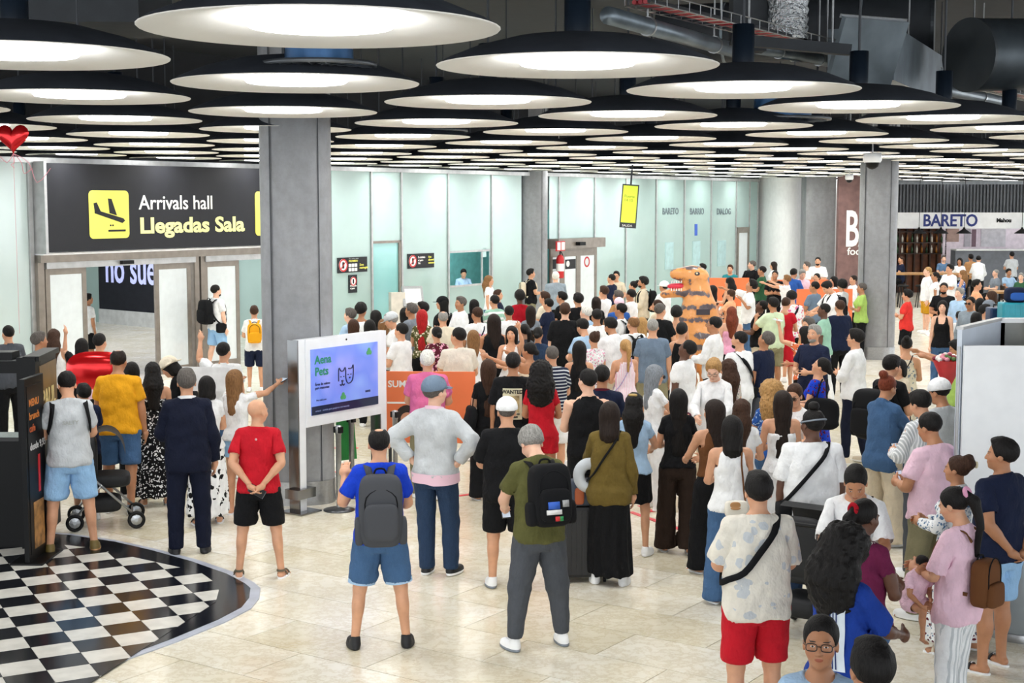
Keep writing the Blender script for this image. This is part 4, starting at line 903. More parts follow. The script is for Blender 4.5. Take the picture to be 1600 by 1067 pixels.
def HR(style, hi):
    if style in ('short','buzz','recede','fade','messy','afro','curlytop'):
        o = dict(short=.016,buzz=.006,recede=.010,fade=.014,messy=.026,afro=.05,curlytop=.032)[style]
        s = hairg(hi); s.ell((0,-.022,1.668),(.077+o*.8,.098+o,.088+o),.02)
        if style in ('short','messy','curlytop'): s.ell((0,.02,1.742),(.06,.06,.022+o*.3),.03)
        if style == 'messy' or style == 'curlytop' or style == 'afro':
            X,Y,Z = s.xs[:,None,None],s.ys[None,:,None],s.zs[None,None,:]
            s.d += (.006*np.sin(70*X+9*np.sin(30*Z))*np.sin(75*Y+2)*np.sin(68*Z+1)).astype(np.float32)*(1.6 if style!='messy' else 1)
        strands(s, .0012 if style == 'buzz' else .0032); taper(s, o, .09 if style == 'fade' else .045)
        s.cut(face_line(0))
        if style == 'recede': s.ell((0,.02,1.772),(.05,.10,.045),.01,'s'); s.ell((0,-.055,1.765),(.042,.05,.035),.01,'s')
        return s.mesh(1, opened=False)
    if style in ('long','xlong','shoulder','bob'):
        zend = dict(long=1.20,xlong=1.02,shoulder=1.36,bob=1.47)[style]
        s = hairg(hi, zend-.05, 1.80, .16, -.21, .13); s.ell((0,-.024,1.668),(.094,.116,.104),.02)
        s.cone((0,-.05,1.64),(0,-.085,zend+.09),.10,.085,.04,fy=.72); s.cone((.05,-.04,1.62),(.075,-.065,zend+.05),.05,.035,.03)
        s.cone((.078,.0,1.63),(.088,-.01,max(zend+.05,1.40)),.022,.018,.02)
        X,Y,Z = s.xs[:,None,None],s.ys[None,:,None],s.zs[None,None,:]
        s.d += (.0035*np.sin(140*X+4*np.sin(14*Z))*np.clip((1.7-Z)*5,0,1)).astype(np.float32)
        s.ell((0,.085,1.60),(.062,.075,.10),.01,'s'); s.cone((0,0,1.45),(0,0,1.59),.052,.052,.01,'s')
        return s.mesh(1, opened=False)
    if style == 'wavy' or style == 'bigcurl':
        b = style == 'bigcurl'
        s = hairg(hi, 1.18 if b else 1.12, 1.86, .24, -.27, .13); s.ell((0,-.03,1.67),(.10+.04*b,.122+.03*b,.108+.03*b),.02)
        s.ell((0,-.085,1.50),(.13+.06*b,.10+.03*b,.17),.05)
        if b: s.ell((0,-.08,1.40),(.17,.11,.15),.05)
        else: s.cone((0,-.09,1.5),(0,-.10,1.25),.11,.075,.05)
        X,Y,Z = s.xs[:,None,None],s.ys[None,:,None],s.zs[None,None,:]
        s.d += ((.011 if b else .006)*np.sin(62*X+3*np.sin(40*Z))*np.sin(60*Y+1)*np.sin(55*Z+3*np.sin(33*X))).astype(np.float32)*1.3
        s.ell((0,.10,1.60),(.064,.09,.11),.01,'s'); s.cone((0,.01,1.40),(0,0,1.59),.055,.052,.01,'s')
        return s.mesh(1, opened=False)
    if style in ('pony','bun','updo','tied','lowbun'):
        s = hairg(hi, 1.22 if style=='pony' else 1.5, 1.86, .14, -.27, .14); s.ell((0,-.022,1.668),(.087,.108,.097),.02); strands(s,.002); taper(s,.010,.04)
        s.cut(face_line(-.005)); s.o = None; del s.o
        if style == 'pony': s.cone((0,-.11,1.70),(0,-.165,1.62),.028,.04,.02); s.cone((0,-.165,1.62),(0,-.15,1.30),.04,.02,.02)
        if style == 'bun': s.ell((0,-.12,1.745),(.05,.05,.045),.015)
        if style == 'lowbun': s.ell((0,-.135,1.62),(.05,.04,.045),.015)
        if style == 'updo':
            s.ell((0,-.12,1.70),(.06,.05,.055),.02); s.ell((.03,-.10,1.75),(.03,.04,.03),.02)
            X,Y,Z = s.xs[:,None,None],s.ys[None,:,None],s.zs[None,None,:]; s.d += (.004*np.sin(90*X)*np.sin(90*Y)*np.sin(90*Z)).astype(np.float32)
        return s.mesh(1, opened=False)
def shoe(hi, kind):
    h = .008 if hi else .014
    s = SDF(axis((.07,.21,h)), axis((-.11,.21,h)), axis((-.02,.16,h)), sym=False)
    if kind == 'sneak':
        s.ell((.135,.055,.035),(.05,.125,.042),.02); s.cone((.13,-.03,.04),(.129,-.012,.095),.042,.042,.02)
        s.op(lambda X,Y,Z: np.maximum(np.sqrt(((X-.136)/.054)**2+((Y-.05)/.135)**2)*.054-.054, np.abs(Z-.013)-.014), (.08,-.09,0),(.19,.19,.03),.004)
        s.d = np.maximum(s.d, (0.0-s.zs)[None,None,:]).astype(np.float32)
        s.cut(lambda X,Y,Z: Z-.098+.15*(Y)+0*X)
        return s.mesh(1)
    s.op(lambda X,Y,Z: np.maximum(np.sqrt(((X-.136)/.05)**2+((Y-.05)/.135)**2)*.05-.05, np.abs(Z-.004)-.011), (.08,-.09,0),(.19,.19,.03),.004)
    if kind == 'sandal' or kind == 'flip':
        for y,w in (((.09,.013),(.02,.012)) if kind == 'sandal' else ((.075,.012),)):
            s.op(lambda X,Y,Z: np.maximum(np.abs(np.sqrt(((X-.135)/.048)**2+((Z-.02)/.045)**2)-1)*.045-.006, np.abs(Y-y)-w), (.08,y-.02,0),(.19,y+.02,.08),.004)
        if kind == 'sandal': s.op(lambda X,Y,Z: np.maximum(np.abs(np.sqrt(((X-.13)/.038)**2+((Y+.015)/.045)**2)-1)*.038-.005, np.abs(Z-.075)-.012), (.08,-.07,.05),(.18,.05,.1),.004)
    s.d = np.maximum(s.d, (-.004-s.zs)[None,None,:]).astype(np.float32)
    return s.mesh(0)
TEMPL = {
 'body': sculpt_body,
 'tee': lambda h: top(h), 'fit': lambda h: top(h,.90,.92,.14,(.064,.062)), 'over': lambda h: top(h,1.08,.82,.25,(.082,.086)),
 'polo': lambda h: top(h,collar=True), 'shirt': lambda h: top(h,.98,.86,.535,(.07,.062),collar=True),
 'jacket': lambda h: top(h,1.06,.80,.55,(.078,.072),collar=True), 'knit': lambda h: top(h,.97,.90,.54,(.072,.066),collar=True), 'crop': lambda h: top(h,.92,1.0,.16,(.066,.064)),
 'tank': lambda h: tank(h), 'vest': lambda h: tank(h,1.0,.86,.172,.0), 'tube': tube_top, 'croptank': lambda h: tank(h,.9,.99),
 'shorts': lambda h: legs(h,.53,.106,.094,w=1.0), 'minishort': lambda h: legs(h,.72,.10,.09), 'trousers': lambda h: legs(h,.055,.10,.074,.062),
 'joggers': lambda h: legs(h,.10,.106,.084,.052,w=1.03), 'wide': lambda h: legs(h,.045,.105,.10,.125),
 'leggings': lambda h: legs(h,.09,.092,.062,.044,w=.97),
 'miniskirt': lambda h: skirt(h,.60,.20,.16), 'longskirt': lambda h: skirt(h,.12,.25,.21), 'straightskirt': lambda h: skirt(h,.10,.20,.16),
 'dress': lambda h: skirt(h,.50,.24,.20,body=True), 'maxidress': lambda h: skirt(h,.10,.27,.23,body=True), 'sleevedress': lambda h: skirt(h,.48,.22,.19,body=True,sleeve=.14),
 'sneak': lambda h: shoe(h,'sneak'), 'sandal': lambda h: shoe(h,'sandal'), 'flip': lambda h: shoe(h,'flip'),
}
CLOTH = {'tee','fit','over','polo','shirt','jacket','knit','crop','tank','vest','tube','croptank','shorts','minishort','trousers','joggers','wide','leggings','miniskirt','longskirt','straightskirt','dress','maxidress','sleevedress'}
def cap_mesh(hi, brim=True, wide=False):
    s = hairg(hi, 1.60, 1.84, .21 if wide else .13, -.22 if wide else -.16, .24)
    s.ell((0,-.02,1.677),(.112,.134,.112) if wide else (.101,.122,.106),.01); s.cut(lambda X,Y,Z: 1.655+.10*Y-Z+0*X)
    if wide: s.op(lambda X,Y,Z: np.maximum(np.sqrt(X**2+(Y+.01)**2)-.19, np.abs(Z-1.668-.15*(Y))-.007), (-1,-.2,1.62),(.2,.2,1.72),.006)
    elif brim: s.op(lambda X,Y,Z: np.maximum(np.sqrt((X/.075)**2+((Y-.095)/.085)**2)*.075-.075, np.abs(Z-1.672+X*X*3+.12*(Y-.08))-.006), (-1,.0,1.63),(.09,.19,1.70),.006)
    return s.mesh(1, opened=False)
TEMPL['cap'] = cap_mesh; TEMPL['hat'] = lambda h: cap_mesh(h, wide=True)
def beard_mesh(hi):
    s = hairg(hi, 1.50, 1.64, .10, -.06, .13); s.ell((0,.033,1.568),(.061,.064,.052),.02); s.ell((0,.072,1.543),(.03,.025,.02),.02)
    s.cut(lambda X,Y,Z: Z-1.60-(X-.03)*.5+0*Y); s.cut(lambda X,Y,Z: -.0-Y+0*X); s.ell((0,.10,1.577),(.018,.03,.007),.004,'s')
    return s.mesh(1, opened=False)
TEMPL['beard'] = beard_mesh
_T = {}
def sstep(a, b, x): t = np.clip((x-a)/(b-a),0,1); return t*t*(3-2*t)
def weights(p, kind):
    """columns: pelvis chest head uR fR uL fL tR sR kR tL sL kL"""
    x, y, z = p[:,0],p[:,1],p[:,2]; ax = np.abs(x); W = np.zeros((len(p),13))
    if kind == 'head':
        h = sstep(1.38,1.54,z); W[:,2] = h; W[:,1] = 1-h; return W, np.zeros(len(p))
    if kind == 'chest': W[:,1] = 1; return W, np.zeros(len(p))
    xb = np.where(z>1.38,.160,.160+(1.38-z)*.40); wd = np.where(z>1.2,.033,.018)
    wa = sstep(-wd,wd,ax-xb)*(z>.74)
    if kind in ('lower',): wa = wa*0
    wa = np.where((z<1.0)&(ax<.38),0,wa)
    t = (ax-SH[0])*AD[0]+(z-SH[2])*AD[2]; fo = sstep(.245,.335,t)
    rgt = x > 0
    for c,m in ((3,rgt),(5,~rgt)): W[:,c] = wa*(1-fo)*m; W[:,c+1] = wa*fo*m
    rest = 1-wa; hd = sstep(1.455,1.54,z)*(ax<.14); ch = sstep(.98,1.14,z)
    lg = 1-sstep(.82,.98,z); W[:,2] = rest*hd; W[:,1] = rest*(1-hd)*ch; W[:,0] = rest*(1-ch)*(1-lg); L = rest*(1-ch)*lg
    sb = .16 if kind == 'skirt' else .035
    sr = sstep(-sb,sb,x); kn = 1-sstep(.43,.55,z); an = (1-sstep(.07,.13,z)) if kind != 'skirt' and kind != 'lower' else 0*z
    if kind == 'skirt': kn = kn*0
    for c,q in ((7,sr),(10,1-sr)): W[:,c] = L*q*(1-kn); W[:,c+1] = L*q*kn*(1-an); W[:,c+2] = L*q*kn*an
    return W, wa
SKIRTS = {'miniskirt','longskirt','straightskirt','dress','maxidress','sleevedress'}
HEADY = {'cap','hat','beard'}
def kind_of(n):
    if n in HEADY or n.startswith('hair_'): return 'head'
    if n in SKIRTS: return 'skirt'
    if n in ('shorts','minishort','trousers','joggers','wide','leggings'): return 'lower'
    return 'body'
def templ(name, hi):
    k = (name, hi)
    if k not in _T:
        v, f = (HR(name[5:], hi) if name.startswith('hair_') else TEMPL[name](hi))
        if name in CLOTH:   # folds
            v = v+vnorm(v,f)*(.005 if hi else .009); a = .006
            ph = np.arctan2(v[:,1],v[:,0])
            low = name in ('shorts','trousers','joggers','wide','leggings','minishort')
            d = a*np.sin(34*v[:,2]+3*np.sin(2*ph)+6*np.abs(v[:,0]))*np.sin(2.5*ph+9*v[:,2]) if not name in SKIRTS else .012*np.sin(11*ph+2*np.sin(4*v[:,2]))*np.clip((1.0-v[:,2])*2,0,1)
            if low:
                c = np.sign(v[:,0])*.11; v[:,0] += (v[:,0]-c)*d*7*(v[:,2]<.85); v[:,1] += v[:,1]*d*7
            else: v[:,0] += v[:,0]*d*5; v[:,1] += v[:,1]*d*7
        _T[k] = (v, f, *weights(v, kind_of(name)))
    return _T[k]
FS = np.array([(0,1.0),(.49,.98),(.80,1.0),(.92,1.03),(1.0,.95),(1.09,.86),(1.2,.88),(1.32,.88),(1.42,.86),(1.47,.86),(1.52,.90),(1.60,.94),(1.8,.97)])
def morph(p, wa, sex, b, isarm=None):
    p = p.copy(); x,z = p[:,0].copy(),p[:,2]; ax = np.abs(x); sg = np.sign(x); head = sstep(1.47,1.55,z)
    bt = 1+(b-1)*(1-head)*sstep(.5,.9,z); bl = 1+(b-1)*.8
    s = bt*(np.interp(z,FS[:,0],FS[:,1]) if sex == 'f' else 1)
    sh = -.0235 if sex == 'f' else 0; sh += .175*(b-1)*.75
    q = ax-SH[0]; t = np.clip((q*AD[0]+(z-SH[2])*AD[2]),0,.6); axx = SH[0]+AD[0]*t; axz = SH[2]+AD[2]*t
    g = (.86 if sex == 'f' else 1)*(1+(b-1)*.8)
    hand = sstep(.53,.6,t); g = g+(1-g)*hand*.8
    ax2 = axx+(ax-axx)*g+sh; z2 = axz+(z-axz)*g; y2 = p[:,1]*g
    lx = ax*s; legm = 1-sstep(.75,.9,z); cx = np.interp(z,[.085,.49,.92],[.128,.113,.092]); lx = lx*(1-legm)+(cx+(ax-cx)*bl*(.95 if sex=='f' else 1))*legm
    yy = p[:,1]*(1+(bt-1)*1.35)*np.where((z>.95)&(z<1.45)&(sex=='f'),.93,1.0)
    yy = yy*(1-legm)+p[:,1]*bl*legm
    if b > 1.12: yy += np.where(p[:,1]>0,1,0)*(b-1.1)*.35*np.exp(-((z-1.1)/.14)**2)*np.exp(-(x/.15)**2)
    if sex == 'f': yy += np.where(p[:,1]>.02,1,0)*.034*np.exp(-((ax-.068)/.055)**2-((z-1.285)/.065)**2)
    p[:,0] = sg*(lx*(1-wa)+ax2*wa); p[:,1] = yy*(1-wa)+y2*wa; p[:,2] = z*(1-wa)+z2*wa
    return p
def rot_to(a, b):
    a = Vector(a).normalized(); b = Vector(b).normalized(); return np.array(a.rotation_difference(b).to_matrix())
def rx(a): c,s = math.cos(a),math.sin(a); return np.array([[1,0,0],[0,c,-s],[0,s,c]])
def rzm(a): c,s = math.cos(a),math.sin(a); return np.array([[c,-s,0],[s,c,0],[0,0,1]])
ARM = dict(d=((.13,.04,-1),(.09,.16,-1)), n=((.16,-.06,-1),(.14,.10,-1)), h=((.12,.10,-1),(-.30,.95,.25)), x=((.14,.30,-1),(-.95,.42,.12)), k=((.85,-.30,-.8),(-.75,.25,-.85)),
  b=((.22,-.42,-1),(-.62,-.22,-.72)), u=((.25,.75,.25),(-.15,.35,1)), U=((.5,.7,.35),(-.05,.1,1)), p=((.22,-.12,-1),(.02,.22,-1)), c=((.25,.5,-.7),(-.5,.5,.75)), s=((.2,-.1,-1),(.1,.9,.2)), o=((.75,.05,-.75),(.35,.45,-.75)),
  l=((.15,.55,-.8),(-.35,.9,-.3)), g=((.18,.25,-1),(-.55,.85,.0)), t=((.4,.9,.1),(.1,1,.35)), q=((.35,.1,-.8),(-.1,.75,.9)))
LEG = dict(st=((.06,.0,-1),(.02,0,-1)), wd=((.16,.0,-1),(.10,0,-1)), fw=((.05,.12,-1),(.02,-.02,-1)), bk=((.05,-.12,-1),(.02,-.22,-1)), sit=((.12,1,-.08),(.02,.05,-1)), nr=((.0,.02,-1),(-.01,0,-1)))
def pose_fn(sex, b, ps):
    """ps: arms R,L ; legs R,L ; hy head yaw, hp head pitch, ln lean, sp twist"""
    def mj(j, arm=0.0):
        return morph(np.array([[j[0],j[1],j[2]]]), np.array([float(arm)]), sex, b)[0]
    J = dict(spn=SPN, nk=NECK)
    Rs = rzm(R(ps.get('tw',0)))@rx(R(-ps.get('ln',0))); Rh = Rs@rzm(R(ps.get('hy',0)))@rx(R(-ps.get('hp',0)))
    Rp = np.eye(3); T = [None]*13; T[0] = (Rp, SPN, SPN); T[1] = (Rs, SPN, SPN)
    nk = Rs@(NECK-SPN)+SPN; T[2] = (Rh, NECK, nk)
    for c, sg, key in ((3,1,'aR'),(5,-1,'aL')):
        ud, fd = ARM[ps.get(key,'d')]; ud = Rs@np.array([ud[0]*sg,ud[1],ud[2]]); fd = Rs@np.array([fd[0]*sg,fd[1],fd[2]])
        rest = np.array([AD[0]*sg,0,AD[2]]); sh = mj(SH,1)*[sg,1,1]; el = mj(EL,1)*[sg,1,1]
        Ru = rot_to(rest, ud); Rf = rot_to(rest, fd); shw = Rs@(sh-SPN)+SPN
        if ud[2] > 0: shw = shw+np.array([-.01*sg,0,.02])
        T[c] = (Ru, sh, shw); T[c+1] = (Rf, el, Ru@(el-sh)+shw)
    az = []
    for c, sg, key in ((7,1,'lR'),(10,-1,'lL')):
        td, sd = LEG[ps.get(key,'st')]; td = np.array([td[0]*sg,td[1],td[2]]); sd = np.array([sd[0]*sg,sd[1],sd[2]])
        hp, kn, an = [mj(j)*[sg,1,1] for j in (HIP,KN,AN)]
        Rt = rot_to(kn-hp, td); Rk = rot_to(an-kn, sd); knw = Rt@(kn-hp)+hp; anw = Rk@(an-kn)+knw
        T[c] = (Rt,hp,hp); T[c+1] = (Rk,kn,knw); T[c+2] = (rzm(R(-8*sg)),an,anw); az.append(anw[2])
    dz = .085-min(az)
    def fn(v, W):
        out = np.zeros_like(v)
        for i,(Rm,j0,j1) in enumerate(T):
            wv = W[:,i]
            if wv.max() > 0: out += wv[:,None]*((v-j0)@Rm.T+j1)
        out[:,2] += dz
        return out
    fn.T = T; fn.dz = dz
    return fn
_PC = {}; _MC = {}
COVT = dict(tee=.17,fit=.11,over=.22,polo=.17,shirt=.53,jacket=.55,knit=.53,crop=.13,sleevedress=.11,vest=.0)
COVL = dict(shorts=.55,minishort=.74,trousers=.07,joggers=.11,wide=.06,leggings=.10,miniskirt=.62,longskirt=.14,straightskirt=.12,dress=.52,maxidress=.12,sleevedress=.5)
def shrink(v, nrm, wa, cov):
    sl, lo, tk = cov[:3]; t = (np.abs(v[:,0])-SH[0])*AD[0]+(v[:,2]-SH[2])*AD[2]; z = v[:,2]; d = np.zeros(len(v))
    if tk != 'n':
        tor = (z > .9)&(z < np.where(np.abs(v[:,0])>.09, 1.47, 1.445) if tk == 't' else z < 1.30)&(wa < .5); d = np.where(tor, .020, d)
    if cov[3]: d = np.where(z < .085, .015, d)
    if tk == 't': d = np.where((wa >= .5)&(t < sl-.01), .023, d)
    if lo < 1: d = np.where((z < 1.0)&(z > lo)&(wa < .5), .014, d)
    return v-nrm*d[:,None]
def vnorm(v, f):
    n = np.cross(v[f[:,2]]-v[f[:,0]], v[f[:,3]]-v[f[:,1]]); o = np.zeros_like(v)
    for q in range(4):
        for c in range(3): o[:,c] += np.bincount(f[:,q], n[:,c], len(v))
    return o/(np.linalg.norm(o,axis=1)[:,None]+1e-9)
def posed(name, hi, sex, b, ps, cov=None):
    pk = (sex, b, tuple(sorted(ps.items())))
    # each part only depends on the joints it is bound to
    kd = kind_of(name)
    sub = {k:v for k,v in ps.items() if (k in ('ln','tw')) or (kd=='body' and (k in ('aR','aL')) and name not in ('tank','tube','croptank','vest')) or (name=='body') or (kd=='head' and k in ('hy','hp')) or (kd in ('lower','skirt') and k in ('lR','lL'))}
    if name in ('sneak','sandal','flip'): sub = {k:v for k,v in ps.items() if k in ('lR','lL')}
    if pk not in _PC: _PC[pk] = pose_fn(sex, b, ps)
    mk = (name, hi, sex, b, tuple(sorted(sub.items())), cov, round(_PC[pk].dz,3))
    if mk in _MC: return _MC[mk]
    v, f, W, wa = templ(name, hi); fn = _PC[pk]
    if name in ('sneak','sandal','flip'):
        out = []
        for sg in (1,-1):
            vv = v.copy(); W2 = np.zeros((len(v),13)); W2[:,9 if sg>0 else 12] = 1; ff = f
            if sg < 0: vv[:,0] *= -1; ff = f[:,::-1]
            q = fn(vv, W2); m = mesh_np('shoe', q, ff); put_rest(m, v); out.append(m)
        _MC[mk] = out; return out
    vr = v
    if cov:
        if ('bn',hi) not in _T: _T[('bn',hi)] = vnorm(v, f)
        vr = shrink(v, _T[('bn',hi)], wa, cov)
    q = fn(morph(vr, wa, sex, b), W); m = mesh_np(name, q, f); put_rest(m, v)
    _MC[mk] = m; return m
def put_rest(m, v):
    a = m.attributes.new('rest','FLOAT_VECTOR','POINT'); a.data.foreach_set('vector', np.asarray(v,dtype=np.float32).ravel())
# ---------------------------------------------------------------- skin, hair and cloth materials
def rest(nt):
    n = nt.nodes.new('ShaderNodeAttribute'); n.attribute_name = 'rest'; return n.outputs['Vector']
def sep(nt, v):
    n = nt.nodes.new('ShaderNodeSeparateXYZ'); nt.links.new(v, n.inputs[0]); return n.outputs
SKIN = dict(l='e6b79c', m='d19c7b', t='b57f5c', b='8f5f43', d='5e3c2b')
def ellm(nt, x, z, cx, cz, a, b):
    u = mth(nt,'DIVIDE',mth(nt,'SUBTRACT',x,cx),a); v = mth(nt,'DIVIDE',mth(nt,'SUBTRACT',z,cz),b)
    return mth(nt,'LESS_THAN',mth(nt,'ADD',mth(nt,'MULTIPLY',u,u),mth(nt,'MULTIPLY',v,v)),1.0)
def skin_mat(k):
    nm = 'skin_'+k
    if nm in MATS: return MATS[nm]
    m, nt, bs = nodes(nm); c = hx(SKIN[k]); r = rest(nt); x,y,z = sep(nt, r); ax = mth(nt,'ABSOLUTE',x)
    base = ramp(nt, noise(nt, r, 14), [(.3,tuple(q*.9 for q in c)),(.7,tuple(min(1,q*1.06) for q in c))])
    red = ellm(nt, ax, z, .045, 1.60, .025, .02)
    base = mix(nt, mth(nt,'MULTIPLY',red,.25), base, (c[0], c[1]*.72, c[2]*.7))
    fr = mth(nt,'GREATER_THAN',y,.05)
    for cx,cz,a,b,col in ((.0,1.577,.021,.0085,(c[0]*.75,c[1]*.42,c[2]*.42)),(.034,1.6590,.018,.0032,(.05,.03,.022)),(.032,1.637,.0115,.0046,(.62,.6,.58)),(.032,1.637,.0055,.0046,(.03,.018,.012))):
        base = mix(nt, mth(nt,'MULTIPLY',ellm(nt,ax,z,cx,cz,a,b),fr), base, col)
    nt.links.new(base, bs.inputs['Base Color']); bs.inputs['Roughness'].default_value = .5
    bs.inputs['Subsurface Weight'].default_value = .0
    MATS[nm] = m; return m
HAIRC = dict(k='0f0c0b', b='3a2417', db='1e130d', a='6b2f1a', r='a3181c', g='8a8884', w='d6d3cc', bl='a78150', lb='7d5a38', mg='55504c', sg='7d838a')
def hair_mat(k, hi2=None):
    nm = 'hair_'+k
    if nm in MATS: return MATS[nm]
    m, nt, bs = nodes(nm); c = hx(HAIRC[k]); r = rest(nt)
    mp = nt.nodes.new('ShaderNodeMapping'); mp.inputs['Scale'].default_value = (60,60,7); nt.links.new(r, mp.inputs[0])
    n = noise(nt, mp.outputs[0], 2.2, 4); nt.links.new(ramp(nt, n, [(.3,tuple(q*.6 for q in c)),(.7,tuple(min(1,q*1.5+.004) for q in c))]), bs.inputs['Base Color'])
    bs.inputs['Roughness'].default_value = .6; bs.inputs['Specular IOR Level'].default_value = .22; bump(nt, bs, n, .9, .006)
    MATS[nm] = m; return m
CC = dict(k='101114', w='eef0f2', ow='e6e1d5', cr='e3d9c4', n='17203a', dn='10162a', fb='1b3d96',bpg='47494e',royal='1740c8', blue='2c5aa8', lb='a9c8e6', lg='c3c8cc', g='7f8893', dg='4c5057', char='2a2c30', red='c01828', brt='e33a34', dred='a80f22', mar='5a1a2c', ber='6b1f45', pk='e7a6c4', lpk='f0cbdc', hpk='dd6f9e',
  yel='e8a51e', mus='c8941f', ol='5a5a32', olj='6b5a2a', khaki='8b8568', kb='5d5542', gr='2f5a3e', lime='a9cc6a', mint='9cc9b4', pgr='cfe0bd', or_='e8794a', pch='f0b187', tan='b98a5c', br='6a4326', dbr='2e221b', denim='3a5a80', ldenim='8db4dc', ddenim='1d3350', blk='0c0c0e', beige='d8cbb3', slate='6d7f93', teal='2a8a92', st='5b7a9c', lil='b9a8cf', bg='8e9ba6')
def cloth(k):
    """colour[+pattern]"""
    nm = 'cloth_'+k
    if nm in MATS: return MATS[nm]
    base, _, pat = k.partition('+'); m, nt, bs = nodes(nm); c = hx(CC[base]); r = rest(nt)
    n = noise(nt, r, 9, 3); col = ramp(nt, n, [(.3,tuple(q*.86 for q in c)),(.7,tuple(min(1,q*1.05) for q in c))])
    x,y,z = sep(nt, r)
    if 'denim' in base:
        col = mix(nt, mth(nt,'MULTIPLY',noise(nt,r,160,2),.5), col, tuple(min(1,q*1.5+.03) for q in c))
    P = pat.split('_') if pat else ['']
    if P[0] == 'hs':   # horizontal stripes
        f = mth(nt,'GREATER_THAN',mth(nt,'FRACT',mth(nt,'MULTIPLY',z,float(P[2]) if len(P)>2 else 22.)),.62); col = mix(nt,f,col,hx(CC[P[1]]))
    elif P[0] == 'vs':
        f = mth(nt,'GREATER_THAN',mth(nt,'FRACT',mth(nt,'MULTIPLY',x,float(P[2]) if len(P)>2 else 40.)),.6); col = mix(nt,f,col,hx(CC[P[1]]))
    elif P[0] in ('fl','zb','leaf'):
        v = nt.nodes.new('ShaderNodeTexVoronoi'); v.inputs['Scale'].default_value = float(P[2]) if len(P)>2 else 22.; nt.links.new(mix(nt,.06 if P[0]!='zb' else .12,r,noise(nt,r,12,2,out=1)), v.inputs['Vector'])
        f = mth(nt,'LESS_THAN',v.outputs[0],.36); a = hx(CC[P[1]]); col = mix(nt,f,col,a)
        if P[0] == 'fl':
            v2 = nt.nodes.new('ShaderNodeTexVoronoi'); v2.inputs['Scale'].default_value = 31; nt.links.new(r, v2.inputs['Vector'])
            col = mix(nt, mth(nt,'LESS_THAN',v2.outputs[0],.24), col, hx(CC[P[3]]) if len(P)>3 else a)
    elif P[0] == 'pr':   # printed block on chest
        v = nt.nodes.new('ShaderNodeTexVoronoi'); v.inputs['Scale'].default_value = 26.; nt.links.new(r, v.inputs['Vector'])
        f = mth(nt,'MULTIPLY',ellm(nt,x,z,0,1.22,.09,.12), mth(nt,'LESS_THAN',v.outputs[0],.42)); col = mix(nt,f,col,hx(CC[P[1]]))
    elif P[0] == 'plaid':
        f = mth(nt,'GREATER_THAN',mth(nt,'FRACT',mth(nt,'MULTIPLY',z,26.)),.7); f2 = mth(nt,'GREATER_THAN',mth(nt,'FRACT',mth(nt,'MULTIPLY',x,26.)),.7)
        col = mix(nt,mth(nt,'MULTIPLY',mth(nt,'ADD',f,f2),.45),col,hx(CC[P[1]]))
    nt.links.new(col, bs.inputs['Base Color']); bs.inputs['Roughness'].default_value = .85
    bs.inputs['Specular IOR Level'].default_value = .22
    wr = nt.nodes.new('ShaderNodeMapping'); wr.inputs['Scale'].default_value = (1.2,1.2,.7); nt.links.new(r, wr.inputs[0])
    bump(nt, bs, noise(nt, wr.outputs[0], 11, 3, .6), .9, .03)
    MATS[nm] = m; return m
def shoe_mat(k):
    nm = 'shoe_'+k
    if nm in MATS: return MATS[nm]
    up, _, so = k.partition('/'); m, nt, bs = nodes(nm); x,y,z = sep(nt, rest(nt)); f = mth(nt,'LESS_THAN',z,.024)
    lace = mth(nt,'MULTIPLY',mth(nt,'GREATER_THAN',mth(nt,'FRACT',mth(nt,'MULTIPLY',y,55.)),.55), mth(nt,'MULTIPLY',ellm(nt,x,y,.136,.06,.016,.05),mth(nt,'GREATER_THAN',z,.05)))
    col = mix(nt, f, hx(CC[up]), hx(CC[so or 'w'])); col = mix(nt, mth(nt,'MULTIPLY',lace,.7), col, hx(CC[so or 'w']))
    nt.links.new(col, bs.inputs['Base Color']); bs.inputs['Roughness'].default_value = .55
    MATS[nm] = m; return m
